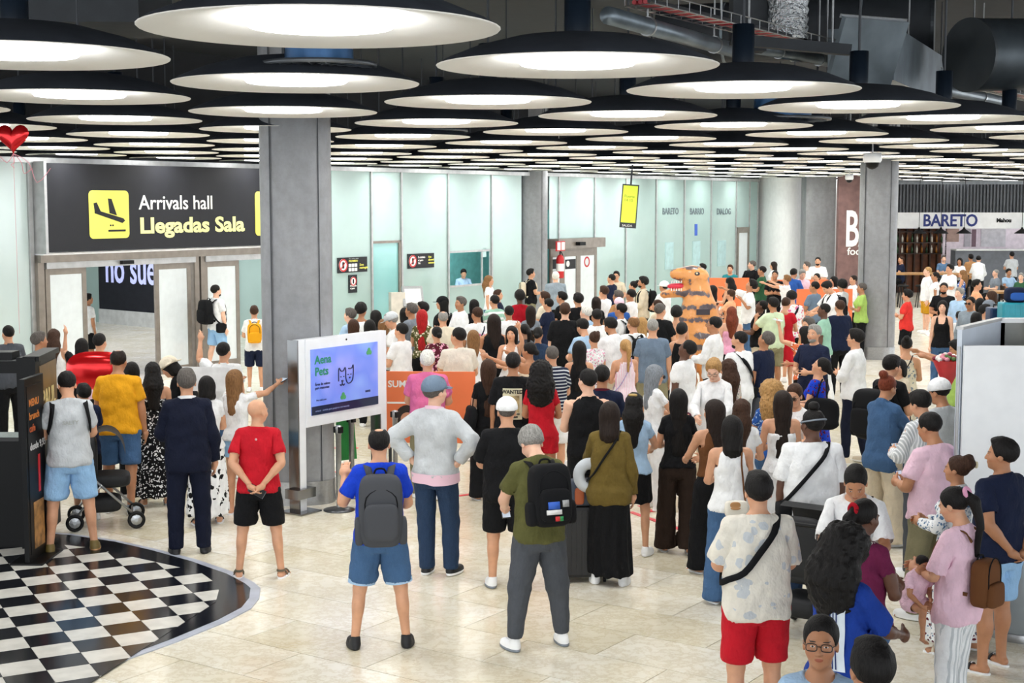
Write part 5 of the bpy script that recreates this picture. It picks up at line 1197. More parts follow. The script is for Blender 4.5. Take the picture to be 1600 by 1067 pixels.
# ---------------------------------------------------------------- people
PEOPLE = {}; ORDER = []
def person(pid, loc, rz, H, sex, skin, b, hair, hcol, topn, tcol, botn, bcol, sh, shcol, ps, label, hi=True, extra=(), group=None, z=0.0, kid=False):
    root = empty('person', (loc[0], loc[1], z), rz, label, 'person', group)
    s = H/1.75; root.scale = (s,s,s)
    ps = dict(ps)
    def add(nm, tname, m, cov=None):
        me = posed(tname, hi, sex, b, ps, cov)
        o = bpy.data.objects.new(nm, me); COL.objects.link(o); o.parent = root
        if not me.materials: me.materials.append(m)
        elif me.materials[0] != m: o.material_slots[0].link = 'OBJECT'; o.material_slots[0].material = m
        return o
    cov = (COVT.get(topn,0), min(COVL.get(botn,1),COVL.get(topn,1)), 't' if topn in COVT else ('k' if topn else 'n'), sh == 'sneak')
    body = add('body', 'body', skin_mat(skin), cov)
    if hair not in ('', 'bald'): add('hair', 'hair_'+hair, hair_mat(hcol))
    if topn: add({'tee':'t_shirt','fit':'t_shirt','over':'t_shirt','polo':'polo_shirt','shirt':'shirt','jacket':'jacket','knit':'sweater','crop':'t_shirt','tank':'tank_top','vest':'sleeveless_shirt','tube':'strapless_top','croptank':'tank_top'}.get(topn,'dress'), topn, cloth(tcol))
    if botn: add({'joggers':'trousers','wide':'trousers','minishort':'shorts','miniskirt':'skirt','longskirt':'skirt','straightskirt':'skirt'}.get(botn,botn), botn, cloth(bcol))
    for e in extra:
        if e == 'beard': add('beard', 'beard', hair_mat(hcol))
        elif e.startswith('cap:'): add('cap', 'cap', cloth(e[4:]))
        elif e.startswith('hat:'): add('hat', 'hat', cloth(e[4:]))
    fn = _PC.get((sex,b,tuple(sorted(ps.items())))) or pose_fn(sex,b,ps)
    if sh:
        for me in posed(sh, hi, sex, b, ps):
            o = bpy.data.objects.new({'sneak':'shoe','sandal':'sandal','flip':'flip_flop'}[sh], me); COL.objects.link(o); o.parent = root
            m = shoe_mat(shcol)
            if not me.materials: me.materials.append(m)
            elif me.materials[0] != m: o.material_slots[0].link = 'OBJECT'; o.material_slots[0].material = m
    PEOPLE[pid] = dict(root=root, fn=fn, sex=sex, b=b, s=s, loc=root.location.copy(), rz=rz, hi=hi)
    if 'glasses' in extra or 'shades' in extra:
        g = MB()
        for sg in (1,-1):
            g.tube([(sg*.036+.026*math.copysign(abs(math.cos(a))**.6,math.cos(a)),.100,1.635+.017*math.copysign(abs(math.sin(a))**.6,math.sin(a))) for a in [2*math.pi*i/16 for i in range(17)]], .0022 if 'glasses' in extra else .004, 6, False)
            g.tube([(sg*.062,.098,1.642),(sg*.078,.06,1.642),(sg*.082,-.01,1.635)], .002, 6)
        g.tube([(-.013,.101,1.64),(.013,.101,1.64)], .002, 6)
        if 'shades' in extra:
            for sg in (1,-1): g.add([(sg*.034+.02*math.cos(a),.099,1.637+.015*math.sin(a)) for a in [2*math.pi*i/12 for i in range(12)]], [tuple(range(12))])
        rest_part(pid, 'glasses', g, mat('black_plastic','0e0f12',.3), 'head')
    return root
def rest_part(pid, name, mb, m, kind='chest', parent='root', smooth=True):
    """geometry modelled on the rest figure, carried along by that person's pose"""
    P = PEOPLE[pid]; v = np.array([tuple(p) for p in mb.v], dtype=float)
    W, wa = weights(v, kind); q = P['fn'](morph(v, wa*0, P['sex'], P['b']), W)
    me = bpy.data.meshes.new(name); me.from_pydata([tuple(map(float,p)) for p in q], [], mb.f); me.update()
    if smooth: me.polygons.foreach_set('use_smooth', np.ones(len(me.polygons), dtype=bool))
    return ob(name, me, m, P['root'] if parent == 'root' else parent)
def held(pid, name, label, cat, parts, kind='chest', group=None):
    """a bag or pack carried by a person: a thing of its own standing at that person's place"""
    P = PEOPLE[pid]; e = empty(name, P['root'].location, P['rz'], label, cat, group); e.scale = P['root'].scale
    sub = {}
    for pn, mb, m, *rest_ in parts:
        par = e if not rest_ else sub[rest_[0]]
        sub[pn] = rest_part(pid, pn, mb, m, kind, par)
    return e
def hand_pt(pid, side=1):
    P = PEOPLE[pid]; T = P['fn'].T[4 if side>0 else 6]; p = (WR+AD*.09)*[side,1,1]; q = T[0]@(morph(np.array([p]),np.array([1.]),P['sex'],P['b'])[0]-T[1])+T[2]; q[2] += P['fn'].dz
    return P['root'].matrix_basis @ Vector(q)
def ribbon(pts, w, nrm_c=(0,0), t=.004):
    """flat strap along pts, its face turned away from the body axis"""
    mb = MB(); pts = [Vector(p) for p in pts]; v = []
    for i,p in enumerate(pts):
        tg = (pts[min(i+1,len(pts)-1)]-pts[max(i-1,0)]).normalized()
        n = Vector((p.x-nrm_c[0], p.y-nrm_c[1], .25 if p.z > 1.38 else 0));
        if p.z > 1.42: n = Vector((0,p.y*.3,1))
        n.normalize(); s = tg.cross(n).normalized()
        v += [p-s*w/2+n*t, p+s*w/2+n*t, p+s*w/2-n*t, p-s*w/2-n*t]
    f = [(i*4+k, i*4+(k+1)%4, i*4+4+(k+1)%4, i*4+4+k) for i in range(len(pts)-1) for k in range(4)]
    return mb.add(v, f)
def shoulder_strap(sx, w=.035, o=.0, y0=-.15, zlow=1.08):
    """backpack strap from the pack's top over the shoulder and back under the arm"""
    pts = [(sx*.75,-.145-o,1.40),(sx*.9,-.10-o,1.455),(sx,-.03,1.478),(sx,.04,1.46),(sx*1.08,.095,1.40),(sx*1.18,.125,1.30),(sx*1.35,.115,1.20),(sx*1.65,.05,1.12),(sx*1.55,-.06,1.06),(sx*1.1,-.14,1.04)]
    return ribbon(smooth_pts(pts), w)
def cross_strap(side=1, w=.03, zlow=1.0, k=1.06):
    """from the (side) shoulder across back and chest down to the other hip; side=+1 right shoulder"""
    s = side; b = [(s*.10,-.03,1.485),(s*.06,-.115,1.40),(-s*.02,-.145,1.28),(-s*.10,-.135,1.15),(-s*.17,-.075,zlow+.04),(-s*.195,.0,zlow),(-s*.165,.09,zlow+.04),(-s*.09,.145,1.15),(0,.148,1.28),(s*.08,.11,1.40)]
    b = [(x*k,y*k if z < 1.42 else y,z+(.006 if z > 1.42 else 0)) for x,y,z in b]
    return ribbon(smooth_pts(b+[b[0]], closed=False), w)
def backpack(pid, label, col, size=(.30,.17,.46), zc=1.22, pocket=True, strap=.045, name='backpack', pcol=None, handle=True):
    yb = -.15; d = size[1]
    parts = [('pack_body', rbox((0,yb-d/2,zc), size, e=4.5), cloth(col))]
    if pocket: parts += [('front_pocket', rbox((0,yb-d-.005,zc-.07), (size[0]*.78,.07,size[2]*.52), e=4.5), cloth(pcol or col)), ('zip', MB().tube(smooth_pts([(-size[0]*.36,yb-d*.98,zc-.03),(-size[0]*.33,yb-d*.98,zc+.12),(0,yb-d*.95,zc+.185),(size[0]*.33,yb-d*.98,zc+.12),(size[0]*.36,yb-d*.98,zc-.03)]), .005, 6), cloth('k'))]
    if pocket and size[2] > .43:
        for sg in (1,-1): parts.append(('side_pocket', rbox((sg*size[0]*.49,yb-d*.5,zc-size[2]*.28),(.07,d*.7,size[2]*.38),e=4), cloth(pcol or col)))
    if handle: parts.append(('grab_handle', MB().tube(smooth_pts([(-.05,yb-.03,zc+size[2]*.47),(-.03,yb-.03,zc+size[2]*.55),(.03,yb-.03,zc+size[2]*.55),(.05,yb-.03,zc+size[2]*.47)]), .008, 6), cloth('k')))
    for sg in (1,-1): parts.append(('shoulder_strap', shoulder_strap(sg*.10, strap), cloth(col)))
    return held(pid, name, label, 'backpack', parts)
# ---------------------------------------------------------------- the crowd: id x y height heading sex+skin build | hair | top | bottom | shoes | arms | options | label
# x y is where the crown of the head stands in the photograph; heading 0 looks away from the camera, 90 to the left, 180 to it
TAB = '''
suit 291 577 1.86 2 mm 1.06|short mg|jacket dn|trousers dn|sneak k/k|d g||grey-haired man in dark navy suit at the edge of the checkered floor
redtee 402 622 1.70 -8 mm 1.0|bald k|tee red|shorts k|sandal kb|b b|hy=-35|bald man in red t-shirt and black shorts holding hands behind his back
greytee 105 587 1.79 6 mm 1.06|fade k|tee lg|shorts ldenim|sneak olj/tan|g g|hp=25|man in light grey t-shirt and pale denim shorts standing on the checkered floor
yellow 184 550 1.82 -14 mt 1.1|recede db|tee yel|shorts denim|sneak g/w|d g|hp=12|man in mustard yellow t-shirt and blue denim shorts
leop 238 567 1.66 4 fm 1.05|wavy k|tube k+zb_w_34|longskirt k+zb_w_34|flip k|g l||woman with long dark curls and bare shoulders in a black and white print dress
zebra 322 588 1.62 8 fm 1.0|bob k|fit w|longskirt w+zb_k_13|flip k|g g||woman in a zebra print skirt mostly hidden behind the dark suit
phonew 368 578 1.66 -32 fm .95|long lb|fit w|minishort ldenim|flip k|t t||barefoot-looking woman with long light brown hair in white top raising a phone
handup 349 535 1.76 12 mm 1.05|fade k|tee w|shorts denim|sneak w/w|d u|hy=-40|man in white t-shirt with one arm raised beside the concrete column
straw 303 556 1.60 70 fm 1.0|bob k|shirt k|trousers k|sneak k/k|l l|ln=35 hat:cr|woman in black sleeves and straw hat bending behind the suited man
bluebp 592 668 1.76 2 mm 1.0|recede k|tee royal|shorts denim|sneak k/k|g q|hp=6|man in royal blue t-shirt with large grey backpack, hands raised in front
knit 680 590 1.88 -22 ml 1.04|short mg|knit lg|trousers ddenim|sneak k/w|k k|cap:slate hy=-28|man in flat blue cap and light grey sweater with hands on hips
pinkpolo 668 548 1.76 -6 mm 1.1|short w|polo hpk|trousers khaki|sneak w/w|g g||white-haired man in pink polo shirt facing the orange board
creamt 716 512 1.82 8 mm 1.02|fade k|tee ow|shorts kb|sneak w/w|g g|hy=35|tall man in cream t-shirt and dark khaki shorts
blackw 762 562 1.68 14 fm .95|xlong b|fit k|wide k|flip k|d d||woman with very long brown hair all in black with a shoulder bag
wanted 802 551 1.80 -4 mt 1.05|fade k|over k|shorts k|sneak k/k|d d||man in black t-shirt with a WANTED poster on its back
whitecap 792 623 1.74 2 mm 1.08|buzz mg|over k|shorts k|sneak w/g|g g|capb:w hp=8|man in white baseball cap, loose black t-shirt and black shorts
curlred 846 568 1.68 -6 ft 1.0|bigcurl k|fit red|minishort red|sneak w/w|g g||woman with big black curls down her back in red
greybp 842 680 1.70 22 ml 1.0|messy g|tee ol|joggers dg|sneak w/g|l l|hp=38 ln=8|grey-haired man in olive t-shirt with black patched backpack looking down at his phone
olive 953 628 1.70 -4 fm 1.04|shoulder db|jacket olj|straightskirt k|sneak w/w|d l||woman in olive brown jacket and long black skirt beside the black suitcase
vest 918 577 1.78 14 ml 1.02|fade k|vest k|trousers k|sneak w/w|d g|hy=20|pale-armed man in black sleeveless shirt
navypolo 941 571 1.76 -4 mt 1.04|fade k|polo n|trousers k|sneak k/w|g g||man in navy polo with maroon collar next to the sleeveless shirt man
ltblue 992 615 1.62 -12 fm .98|wavy k|fit lb|miniskirt k|sneak w/w|l l||woman with dark curls in light blue top and short black skirt
greylong 1022 571 1.66 -60 fm .95|long sg|fit w|trousers w|sneak w/w|l l|shades hp=10|woman with long grey hair and dark sunglasses in a white top
blacklong 1060 608 1.66 4 fm .95|xlong k|fit k|wide dbr|sandal k|g g||woman with waist-long straight black hair and dark brown trousers
blond 1117 566 1.68 168 fl 1.08|messy bl|shirt w|trousers beige|sneak w/w|l l|glasses hp=28|short-haired blond-grey woman with glasses in white blouse looking down
blondbehind 1137 562 1.66 30 fm 1.0|wavy b|fit ow+fl_g_30_pk|trousers w|sneak w/w|g g||brown-haired woman right behind the short-haired blond woman
brtop 1115 625 1.64 28 fm .95|long db|croptank br|wide k|flip k|l l|hy=15|long-haired woman in brown top and black trousers
curlw 1160 625 1.62 -10 fm .98|wavy b|fit w|wide w|sneak w/w|g g||woman with wavy brown hair in white just right of the brown top woman
tubew 1222 611 1.66 10 fm .95|xlong db|tube w|wide w|sneak w/w|g g|hy=10|woman with long highlighted hair and bare shoulders in white strapless top
curlbl 1204 598 1.64 30 fm 1.0|bigcurl bl|fit blue+zb_lb_30|trousers denim|sneak w/w|g g||woman with curly blond hair in blue patterned top
hband 1243 603 1.64 160 fm 1.0|tied b|fit w|trousers beige|sneak w/w|l l|shades hp=15|woman wearing sunglasses pushed low, half hidden by long highlighted hair
tankjeans 1143 650 1.66 12 fm 1.0|shoulder k|tank w|wide denim|sneak br/w|g g||woman in white tank top and wide blue jeans with a small white bag
bigtee 1270 640 1.78 10 md 1.16|fade k|over w|trousers ddenim|sneak k/w|d d|hy=25|broad man in white t-shirt and dark jeans with black bun and headband
redshort 1185 738 1.78 14 mm 1.08|short k|over ow+leaf_lg_12|shorts red|sneak w/w|g g||man in pale leaf-patterned t-shirt and bright red shorts
lookdn 1338 733 1.66 178 ft 1.14|tied k|over w|trousers k|sneak w/w|l l|hp=35|woman with parted black hair in white t-shirt looking down, black strap on shoulder
braids 1350 780 1.66 -40 fd 1.1|pony k|fit ber|trousers denim|sneak w/w|g g|hp=8|woman in burgundy t-shirt with a red scrunchie and pale strap
bigcurl 1318 835 1.68 -42 fd 1.04|bigcurl k|over fb|leggings denim|sneak w/w|l l|hp=14|woman with a big mass of black curls in blue football shirt with white panel
glassw 1283 965 1.70 176 ft 1.0|tied k|tee lb|trousers k|sneak w/w|d d|glasses hp=-4|woman with pulled-back black hair and glasses in pale blue t-shirt, cut by the bottom edge
fadeb 1362 1000 1.74 20 mt 1.0|short k|tee n|trousers k|sneak k/w|d d||dark-haired head at the bottom edge right of the woman with glasses
floral 1495 712 1.58 70 ft 1.05|updo b|shirt w+fl_st_26_slate|longskirt w+fl_mar_24_st|sandal beige|g g||woman with clipped-up brown hair in white floral blouse and skirt
navytee 1565 685 1.74 52 mt 1.12|short k|polo n|shorts ldenim|flip k|b b|hy=30|man in dark navy t-shirt and pale shorts in front of the white kiosk
pinkbaby 1500 770 1.62 62 fm 1.0|pony k|over lpk|trousers w+vs_lg_30|sneak w/w|g g|hp=22|woman with black ponytail in light pink t-shirt carrying a baby
pinktee 1459 652 1.72 52 mt 1.14|fade k|tee lpk|trousers khaki|sneak w/w|g g|hp=20|man in pale pink t-shirt looking down at his phone
capgrey 1472 598 1.74 55 mt 1.06|fade k|tee lg|trousers k|sneak w/w|g g|capb:w hp=16|man in backward white cap and grey t-shirt against the white kiosk
stripeb 1444 617 1.72 48 mm 1.0|short k|shirt lg+vs_w_40|trousers dg|sneak w/w|g g|hp=22|young dark-haired man in light striped shirt
denimj 1383 592 1.72 -38 ft 1.02|bun a|jacket denim|wide beige|sneak w/w|l l|hp=20|woman with auburn bun in denim jacket and cream trousers
childd 1405 562 1.50 150 fm .95|bob k|fit beige|trousers k|sneak w/w|d d||girl with dark hair half hidden beside the denim jacket
blackbp 1391 559 1.76 -42 mm 1.0|short k|tee k|trousers k|sneak w/w|g g|hp=14|dark-haired man leaning with a large black bag behind the denim jacket
patdress 1417 526 1.68 0 fm .98|bun k|maxidress cr+zb_g_16|| sandal br|g g||woman with black bun in sleeveless beige patterned dress
whites 1336 514 1.82 72 mm 1.04|short k|shirt w|leggings dn|sneak beige/w|x x|glasses hp=4|tall man in white shirt with crossed arms and dark leggings
floralb 1277 557 1.66 78 fm 1.06|lowbun k|sleevedress royal+fl_ber_20_k||sandal k|g g|hp=-12|woman in blue and purple floral dress with black shoulder bag
greyb 1272 508 1.80 148 mm 1.08|short g|polo n|trousers k|sneak k/w|g g|beard|grey-bearded man in navy shirt turned towards the camera
orblouse 1257 510 1.66 60 fm 1.0|shoulder k|fit or_+fl_w_24_k|trousers k|sneak w/w|g u||woman in orange patterned blouse holding up a phone
navyup 1192 516 1.78 58 mt 1.06|fade mg|tee n|shorts dg|sneak w/w|d d|hp=-18|man with greying hair in navy t-shirt looking up
beardw 1155 517 1.78 48 mm 1.08|buzz k|tee w|trousers lg|sneak w/w|d d|beard hy=20|bearded man in white t-shirt with black diagonal strap
glw 1115 495 1.80 72 mt 1.04|fade k|shirt w|trousers k|sneak w/w|g g|glasses|dark-haired man with glasses in white long-sleeved shirt
darkw 1068 530 1.76 66 md 1.08|fade k|tee w|trousers ber|sneak w/w|d d|hp=-14|dark-skinned man in white t-shirt looking up to the left
tankb 1066 505 1.68 -15 fm 1.06|messy k|tank k|trousers k|sneak k/w|d d||woman with short black hair in black tank top
greyblue 1020 498 1.82 2 mm 1.06|buzz g|tee slate|shorts khaki|sneak w/w|d d||man with cropped grey hair in grey-blue t-shirt, back turned
baldbp 989 494 1.76 36 mm 1.02|recede lb|tee w|trousers khaki|sneak w/w|d g||balding man in white t-shirt wearing a black backpack
pinkdr 977 530 1.66 20 fm .95|pony bl|dress lpk+vs_w_34||sneak w/w|g g||woman with blond ponytail in pink and white striped sundress
creamsh 957 500 1.78 40 mt 1.08|short k|shirt w|trousers beige|sneak w/w|g g|beard hp=18|bearded man in off-white shirt looking down
bunw 928 518 1.64 22 fm .95|updo b|fit w+fl_pk_26_k|trousers w|sneak w/w|g g||woman with messy brown bun in white printed top
blackd 905 533 1.68 4 fm .95|xlong k|tank k|miniskirt k|sneak w/w|d d||woman with long black hair and bare arms in black dress right of striped shirt
navystr 862 540 1.74 18 mm 1.06|buzz mg|tee n+hs_lg_24|shorts w|sneak w/w|g g||man with cropped grey hair in navy striped t-shirt
handsup 826 535 1.66 56 ft .98|lowbun k|tube beige|trousers k|sneak w/w|t t||woman with pulled-back black hair raising both hands to her face
bktee 883 474 1.84 -2 ml 1.08|short b|over k|trousers k|sneak k/w|d d||tall brown-haired man in plain black t-shirt seen from behind
whiteh 915 478 1.74 60 ml 1.04|short w|shirt lb|trousers beige|sneak w/w|g g||white-haired man in pale blue shirt looking left
wtee2 932 483 1.76 22 mt 1.06|fade k|tee w|shorts dg|sneak w/w|d d||black-haired man in white t-shirt right of the white-haired man
face 799 510 1.66 168 fm 1.0|long k|tank w|shorts k|sneak w/w|g u|hp=-4|long dark-haired woman in white top facing the camera with one hand raised
vest2 771 491 1.80 14 mt 1.0|long db|vest k|trousers k|sneak w/w|d d||long-haired man in black sleeveless top with bare arm
stript 745 480 1.76 34 mt 1.02|fade b|tee w+pr_hpk|trousers denim|sneak w/w|d g||man with faded brown hair in white printed t-shirt and dark strap
highl 739 516 1.66 10 fm .95|long lb|tank w|trousers ow|sneak w/w|g g||woman with long highlighted hair next to the cream t-shirt man
maroon 682 510 1.66 18 fm 1.02|lowbun k|fit mar+fl_pk_16_cr|trousers k|sneak w/w|g g||black-haired woman in maroon top with large pink flowers
goldsh 692 486 1.72 12 mm 1.04|recede g|tee cr|trousers khaki|sneak w/w|g g||grey balding man in pale yellow t-shirt
redh 660 484 1.68 -10 fm .98|xlong r|fit ol+fl_cr_20_k|trousers k|sneak w/w|g g||woman with long bright red hair
whtee 626 505 1.72 55 mm 1.02|fade k|tee w|trousers g|sneak w/w|g g||young dark-haired man in white t-shirt just right of the pets screen
longwh 632 481 1.66 8 fm .95|long k|fit w|trousers k|sneak w/w|g g||woman with long black hair in white left of the red-haired woman
greycap 615 492 1.72 86 mm 1.0|short g|polo w|trousers k|sneak w/w|g g|cap:lg hp=20|grey-haired man in pale grey cap above the pets screen
bcap 690 464 1.74 78 mm 1.0|long k|tee k|trousers k|sneak w/w|g g|cap:k|long-haired person in black cap and black t-shirt looking left
tanw 719 464 1.76 120 mt 1.0|short mg|shirt w|trousers beige|sneak w/w|g g||tanned grey-haired man in white shirt facing left near the clerk window
lastk 740 468 1.68 20 fm .95|xlong k|fit k|trousers k|sneak w/w|g g||woman with long straight black hair beside the tanned man in white
a1 546 482 1.72 60 ml 1.04|short mg|shirt lb|trousers k|sneak w/w|g g||man with short greying hair in light blue shirt left of the afro woman
a2 565 475 1.70 -30 ft 1.0|afro k|tank w|trousers k|sneak w/w|g g||woman with round afro hair in white top above the pets screen
a3 586 485 1.70 25 fm 1.0|bob k|tee char|trousers k|sneak w/w|g g||black-haired person in dark top right of the afro woman
a4 552 499 1.66 4 fm .95|long b|fit n|trousers k|sneak w/w|g g||woman with straight brown hair behind the top of the pets screen
a5 578 500 1.66 -4 fm .95|shoulder k|fit cr|trousers k|sneak w/w|g g||woman with shoulder-long black hair behind the top of the pets screen
a6 598 499 1.64 25 fm .95|bob lb|fit w|trousers k|sneak w/w|g g||woman with light brown bob behind the right corner of the pets screen
a9 642 474 1.78 60 mt 1.0|short mg|tee g|trousers k|sneak w/w|g g||man with grey-brown hair by the check-in machine
a10 659 472 1.78 100 mt 1.0|short k|tee w|trousers k|sneak w/w|g g||dark-haired man behind the red-haired woman
b1 765 431 1.72 -112 fm .95|wavy lb|fit w|trousers denim|sneak w/w|d d||woman with wavy light brown hair in white turned right by the clerk window
b2 779 453 1.60 -95 mm .95|short b|tee n|trousers k|sneak w/w|d d||brown-haired boy looking right below the clerk window
b3 772 461 1.76 36 mm 1.0|fade k|tee mint+hs_w_9|trousers k|sneak w/w|g g||dark-haired man in white and teal t-shirt
b4 812 455 1.74 10 fd 1.0|afro k|fit dred|trousers k|sneak w/w|g g||dark-skinned woman with round black hair in dark red
b5 830 420 1.78 -78 mm 1.0|short k|tee k|trousers khaki|sneak w/w|g g||man in black t-shirt with a pale backpack walking right by the column
b6 868 425 1.80 12 ml 1.2|short w|shirt bg|trousers k|sneak w/w|g g||large white-haired man in grey-blue shirt by the double doors
b7 795 478 1.70 15 mt 1.0|fade k|tee w|trousers k|sneak w/w|g g||black-haired man in white right of the teal t-shirt man
b8 829 478 1.66 5 fm .95|xlong db|fit g|trousers k|sneak w/w|g g||woman with long dark hair behind the face-on woman
b9 819 506 1.64 30 fm .95|pony k|fit dg|trousers k|sneak w/w|g g||woman with dark ponytail right of the face-on woman
b10 841 511 1.64 -10 ft .98|lowbun k|fit ddenim|trousers k|sneak w/w|g g||woman with small black bun left of the striped shirt man
b11 850 456 1.74 72 mm 1.0|short b|tee cr|trousers k|sneak w/w|g g||brown-haired man behind the navy t-shirt woman
b12 856 466 1.70 58 fm 1.0|tied k|tee n|trousers k|sneak w/w|g g||dark-haired woman in navy blue t-shirt looking left
b13 877 456 1.72 72 mm 1.0|short k|tee k|trousers k|sneak w/w|g g||short black-haired man in front of the large white-haired man
b14 903 459 1.74 25 mm 1.0|curlytop k|tee k|trousers k|sneak w/w|g g||man with thick black mop of hair in black
b15 931 464 1.66 15 fm .95|long db|fit k|trousers k|sneak w/w|g g||woman with long dark hair left of the young man in white
b16 943 447 1.78 52 mm 1.0|short b|tee w|trousers k|sneak w/w|g g||young brown-haired man in plain white t-shirt
b17 963 424 1.76 170 mm 1.0|short k|polo beige|trousers k|sneak w/w|g g|glasses|man with glasses and beige shirt facing the camera at the glass wall
b18 955 428 1.74 60 mm 1.0|buzz k|tee n|trousers k|sneak w/w|g g||person in navy half hidden behind the man with glasses and beige shirt
b19 965 454 1.74 62 mt 1.0|short mg|tee tan|trousers k|sneak w/w|g g||grey-haired tanned man below the man with glasses
b20 967 466 1.70 15 ml 1.0|buzz w|tee blue|trousers k|sneak w/w|g g|cap:lpk|person in pale pink cap and blue top
b21 969 474 1.76 66 mt 1.04|fade k|tee w|trousers k|sneak w/w|g g||dark-haired man in white with black shoulder straps
b22 913 502 1.70 40 mm 1.0|short k|tee lb|trousers k|sneak w/w|g g|hp=15|dark-haired man behind the white-haired man in blue
c1 985 452 1.74 58 mt 1.0|fade k|shirt w|trousers k|sneak w/w|g g||black-haired man in crisp white shirt below the bun woman
c2 989 439 1.70 70 fm 1.0|bun k|fit cr|trousers k|sneak w/w|g g||woman with black bun left of the bearded man
c3 1004 433 1.80 100 mt 1.0|curlytop k|shirt beige|trousers k|sneak w/w|g g|beard|bearded man in beige shirt carrying a black backpack
c4 1037 440 1.74 50 mt 1.0|buzz k|tee w|trousers k|sneak w/w|g g|cap:w|man in white cap and white t-shirt left of the dinosaur costume
c5 1026 468 1.64 60 fm .95|pony b|fit beige|trousers k|sneak w/w|g g||woman with brown ponytail left of the dinosaur costume
c6 1032 474 1.80 -34 mm 1.06|fade mg|tee k|trousers k|sneak w/w|g g||man with greying fade in black t-shirt looking right
c7 1003 496 1.62 5 fl .95|long bl|fit w|trousers k|sneak w/w|g g||woman with long blond hair behind the balding backpack man
c8 1057 480 1.68 0 fm 1.05|afro k|tube pch|trousers k|sneak w/w|g g||woman with rounded black hair and peach top below the dinosaur costume
c9 1097 412 1.76 105 mm 1.0|short k|tee g|trousers k|sneak w/w|g g||black-haired man in grey t-shirt leaning at the glass wall
c10 1141 414 1.74 168 mm 1.0|short b|tee teal|trousers k|sneak w/w|g g||brown-haired man in teal t-shirt at the glass wall
c11 1112 446 1.70 60 fm 1.0|long k|tank beige|miniskirt k|sneak w/w|g g||woman with long black hair in beige sleeveless top right of the dinosaur costume
c12 1139 434 1.68 70 fm 1.0|wavy k|tank k|trousers k|sneak w/w|g g||woman with wavy black hair in black top left of the jacket man
c13 1141 452 1.66 60 fm 1.0|tied b|fit pch|trousers beige|sneak w/w|g c||woman in peach top holding a small child
c14 1175 407 1.84 150 ml 1.08|buzz mg|jacket k|trousers k|sneak w/w|g g|hy=-60|cropped-haired man in black jacket over blue shirt near the glass wall end
c15 1190 416 1.80 82 mt 1.08|fade k|tee gr|trousers k|sneak w/w|g g||dark-haired man in dark green t-shirt
c16 1170 437 1.80 98 mt 1.0|curlytop k|over w|trousers denim|sneak w/w|t q|hp=-14|curly-haired young man in white t-shirt and jeans pointing right
c17 1143 480 1.68 10 fl 1.0|wavy a|tube pk|trousers k|sneak w/w|g g||auburn-haired woman with bare shoulders in pink top
c18 1186 468 1.72 78 md 1.06|buzz k|tee k+pr_lg|trousers beige|sneak w/w|g g|hp=-16|dark-skinned man in black printed t-shirt looking up
d1 1208 409 1.68 86 fm 1.0|long db|fit w|trousers k|sneak w/w|d d||long dark-haired woman against the white curved wall
d2 1211 423 1.72 172 mt 1.08|fade k|tee k|trousers k|sneak w/w|x x||man in black t-shirt with crossed arms facing the camera
d3 1229 430 1.68 70 fm 1.0|short lb|fit w|trousers k|sneak w/w|t t||light-haired person in white with hands raised to the face
d4 1239 422 1.76 -28 mt 1.06|short k|tee blue|trousers n|sneak w/w|g l|hp=18|black-haired man in royal blue t-shirt bending over a board
d5 1253 423 1.74 -160 ml 1.0|short g|polo lpk|trousers k|sneak w/w|d d|hp=15|grey-haired man in pale top right of the blue t-shirt man
d6 1260 409 1.74 110 ml 1.0|short mg|tee w|trousers k|sneak w/w|d d||brown-grey haired man in front of the concrete pier
d7 1278 402 1.84 172 mm 1.1|fade k|over w|trousers k|sneak w/w|x x|beard|bearded man in large white t-shirt in front of the concrete pier
d8 1276 427 1.68 150 fm 1.0|lowbun k|fit or_|trousers k|sneak w/w|d d||black-haired woman in orange t-shirt
d9 1272 440 1.76 58 mt 1.04|fade k|tee slate|trousers k|sneak w/w|g g|hy=20|black-haired man in grey-blue t-shirt by the orange board
d10 1302 432 1.68 120 fm 1.0|long k|fit w|trousers k|sneak w/w|d d||dark-haired woman behind the man with a mop of curls
d11 1315 438 1.74 40 fm 1.0|afro k|tee w|trousers k|sneak w/w|g g||woman with large round black hair left of the round column
d12 1299 443 1.80 112 mm 1.0|short k|over w|trousers k|sneak w/w|l l|hp=34|tall dark-haired man in white t-shirt looking down
d13 1333 430 1.68 122 fm 1.0|tied db|jacket w|trousers k|sneak w/w|g g|hp=-8|woman in white jacket over dark print by the round column
d14 1346 442 1.72 98 ft 1.04|tied mg|tee lime|trousers k|sneak w/w|x x||woman in lime green t-shirt with crossed arms beside the round column
d15 1208 465 1.78 40 mt 1.08|short k|tee pgr|shorts khaki|sneak w/w|d c||man in pale green t-shirt and khaki shorts with a hand at his face
d16 1227 468 1.70 -20 fm 1.0|short b|sleevedress red||sneak w/w|g g|hp=20|brown-haired person in red with lowered head
d17 1238 458 1.74 20 mm 1.0|curlytop k|tee w+fl_hpk_16_yel|shorts k|sneak w/w|g g|hp=15|dark-haired man in white shirt with pink and yellow print and black shorts
d18 1287 474 1.76 82 md 1.0|buzz k|tee mint|trousers w|sneak w/w|d d||dark-skinned man in mint green t-shirt
d19 1312 469 1.76 28 mm 1.06|fade b|tee n|trousers k|sneak w/w|d d||man with brown faded hair in navy t-shirt near the round column
d20 1262 497 1.66 130 fm 1.0|messy mg|fit tan|trousers k|sneak w/w|d d||curly grey-brown haired woman behind the grey-bearded man
e1 1417 453 1.66 82 mm 1.0|messy k|tee brt|shorts k|sneak w/w|x x||boy in bright red t-shirt and black shorts with crossed arms
e2 1449 417 1.78 106 ml 1.04|buzz bl|shirt w|shorts mus|sneak w/w|d d||fair cropped-haired man in white shirt and yellow shorts
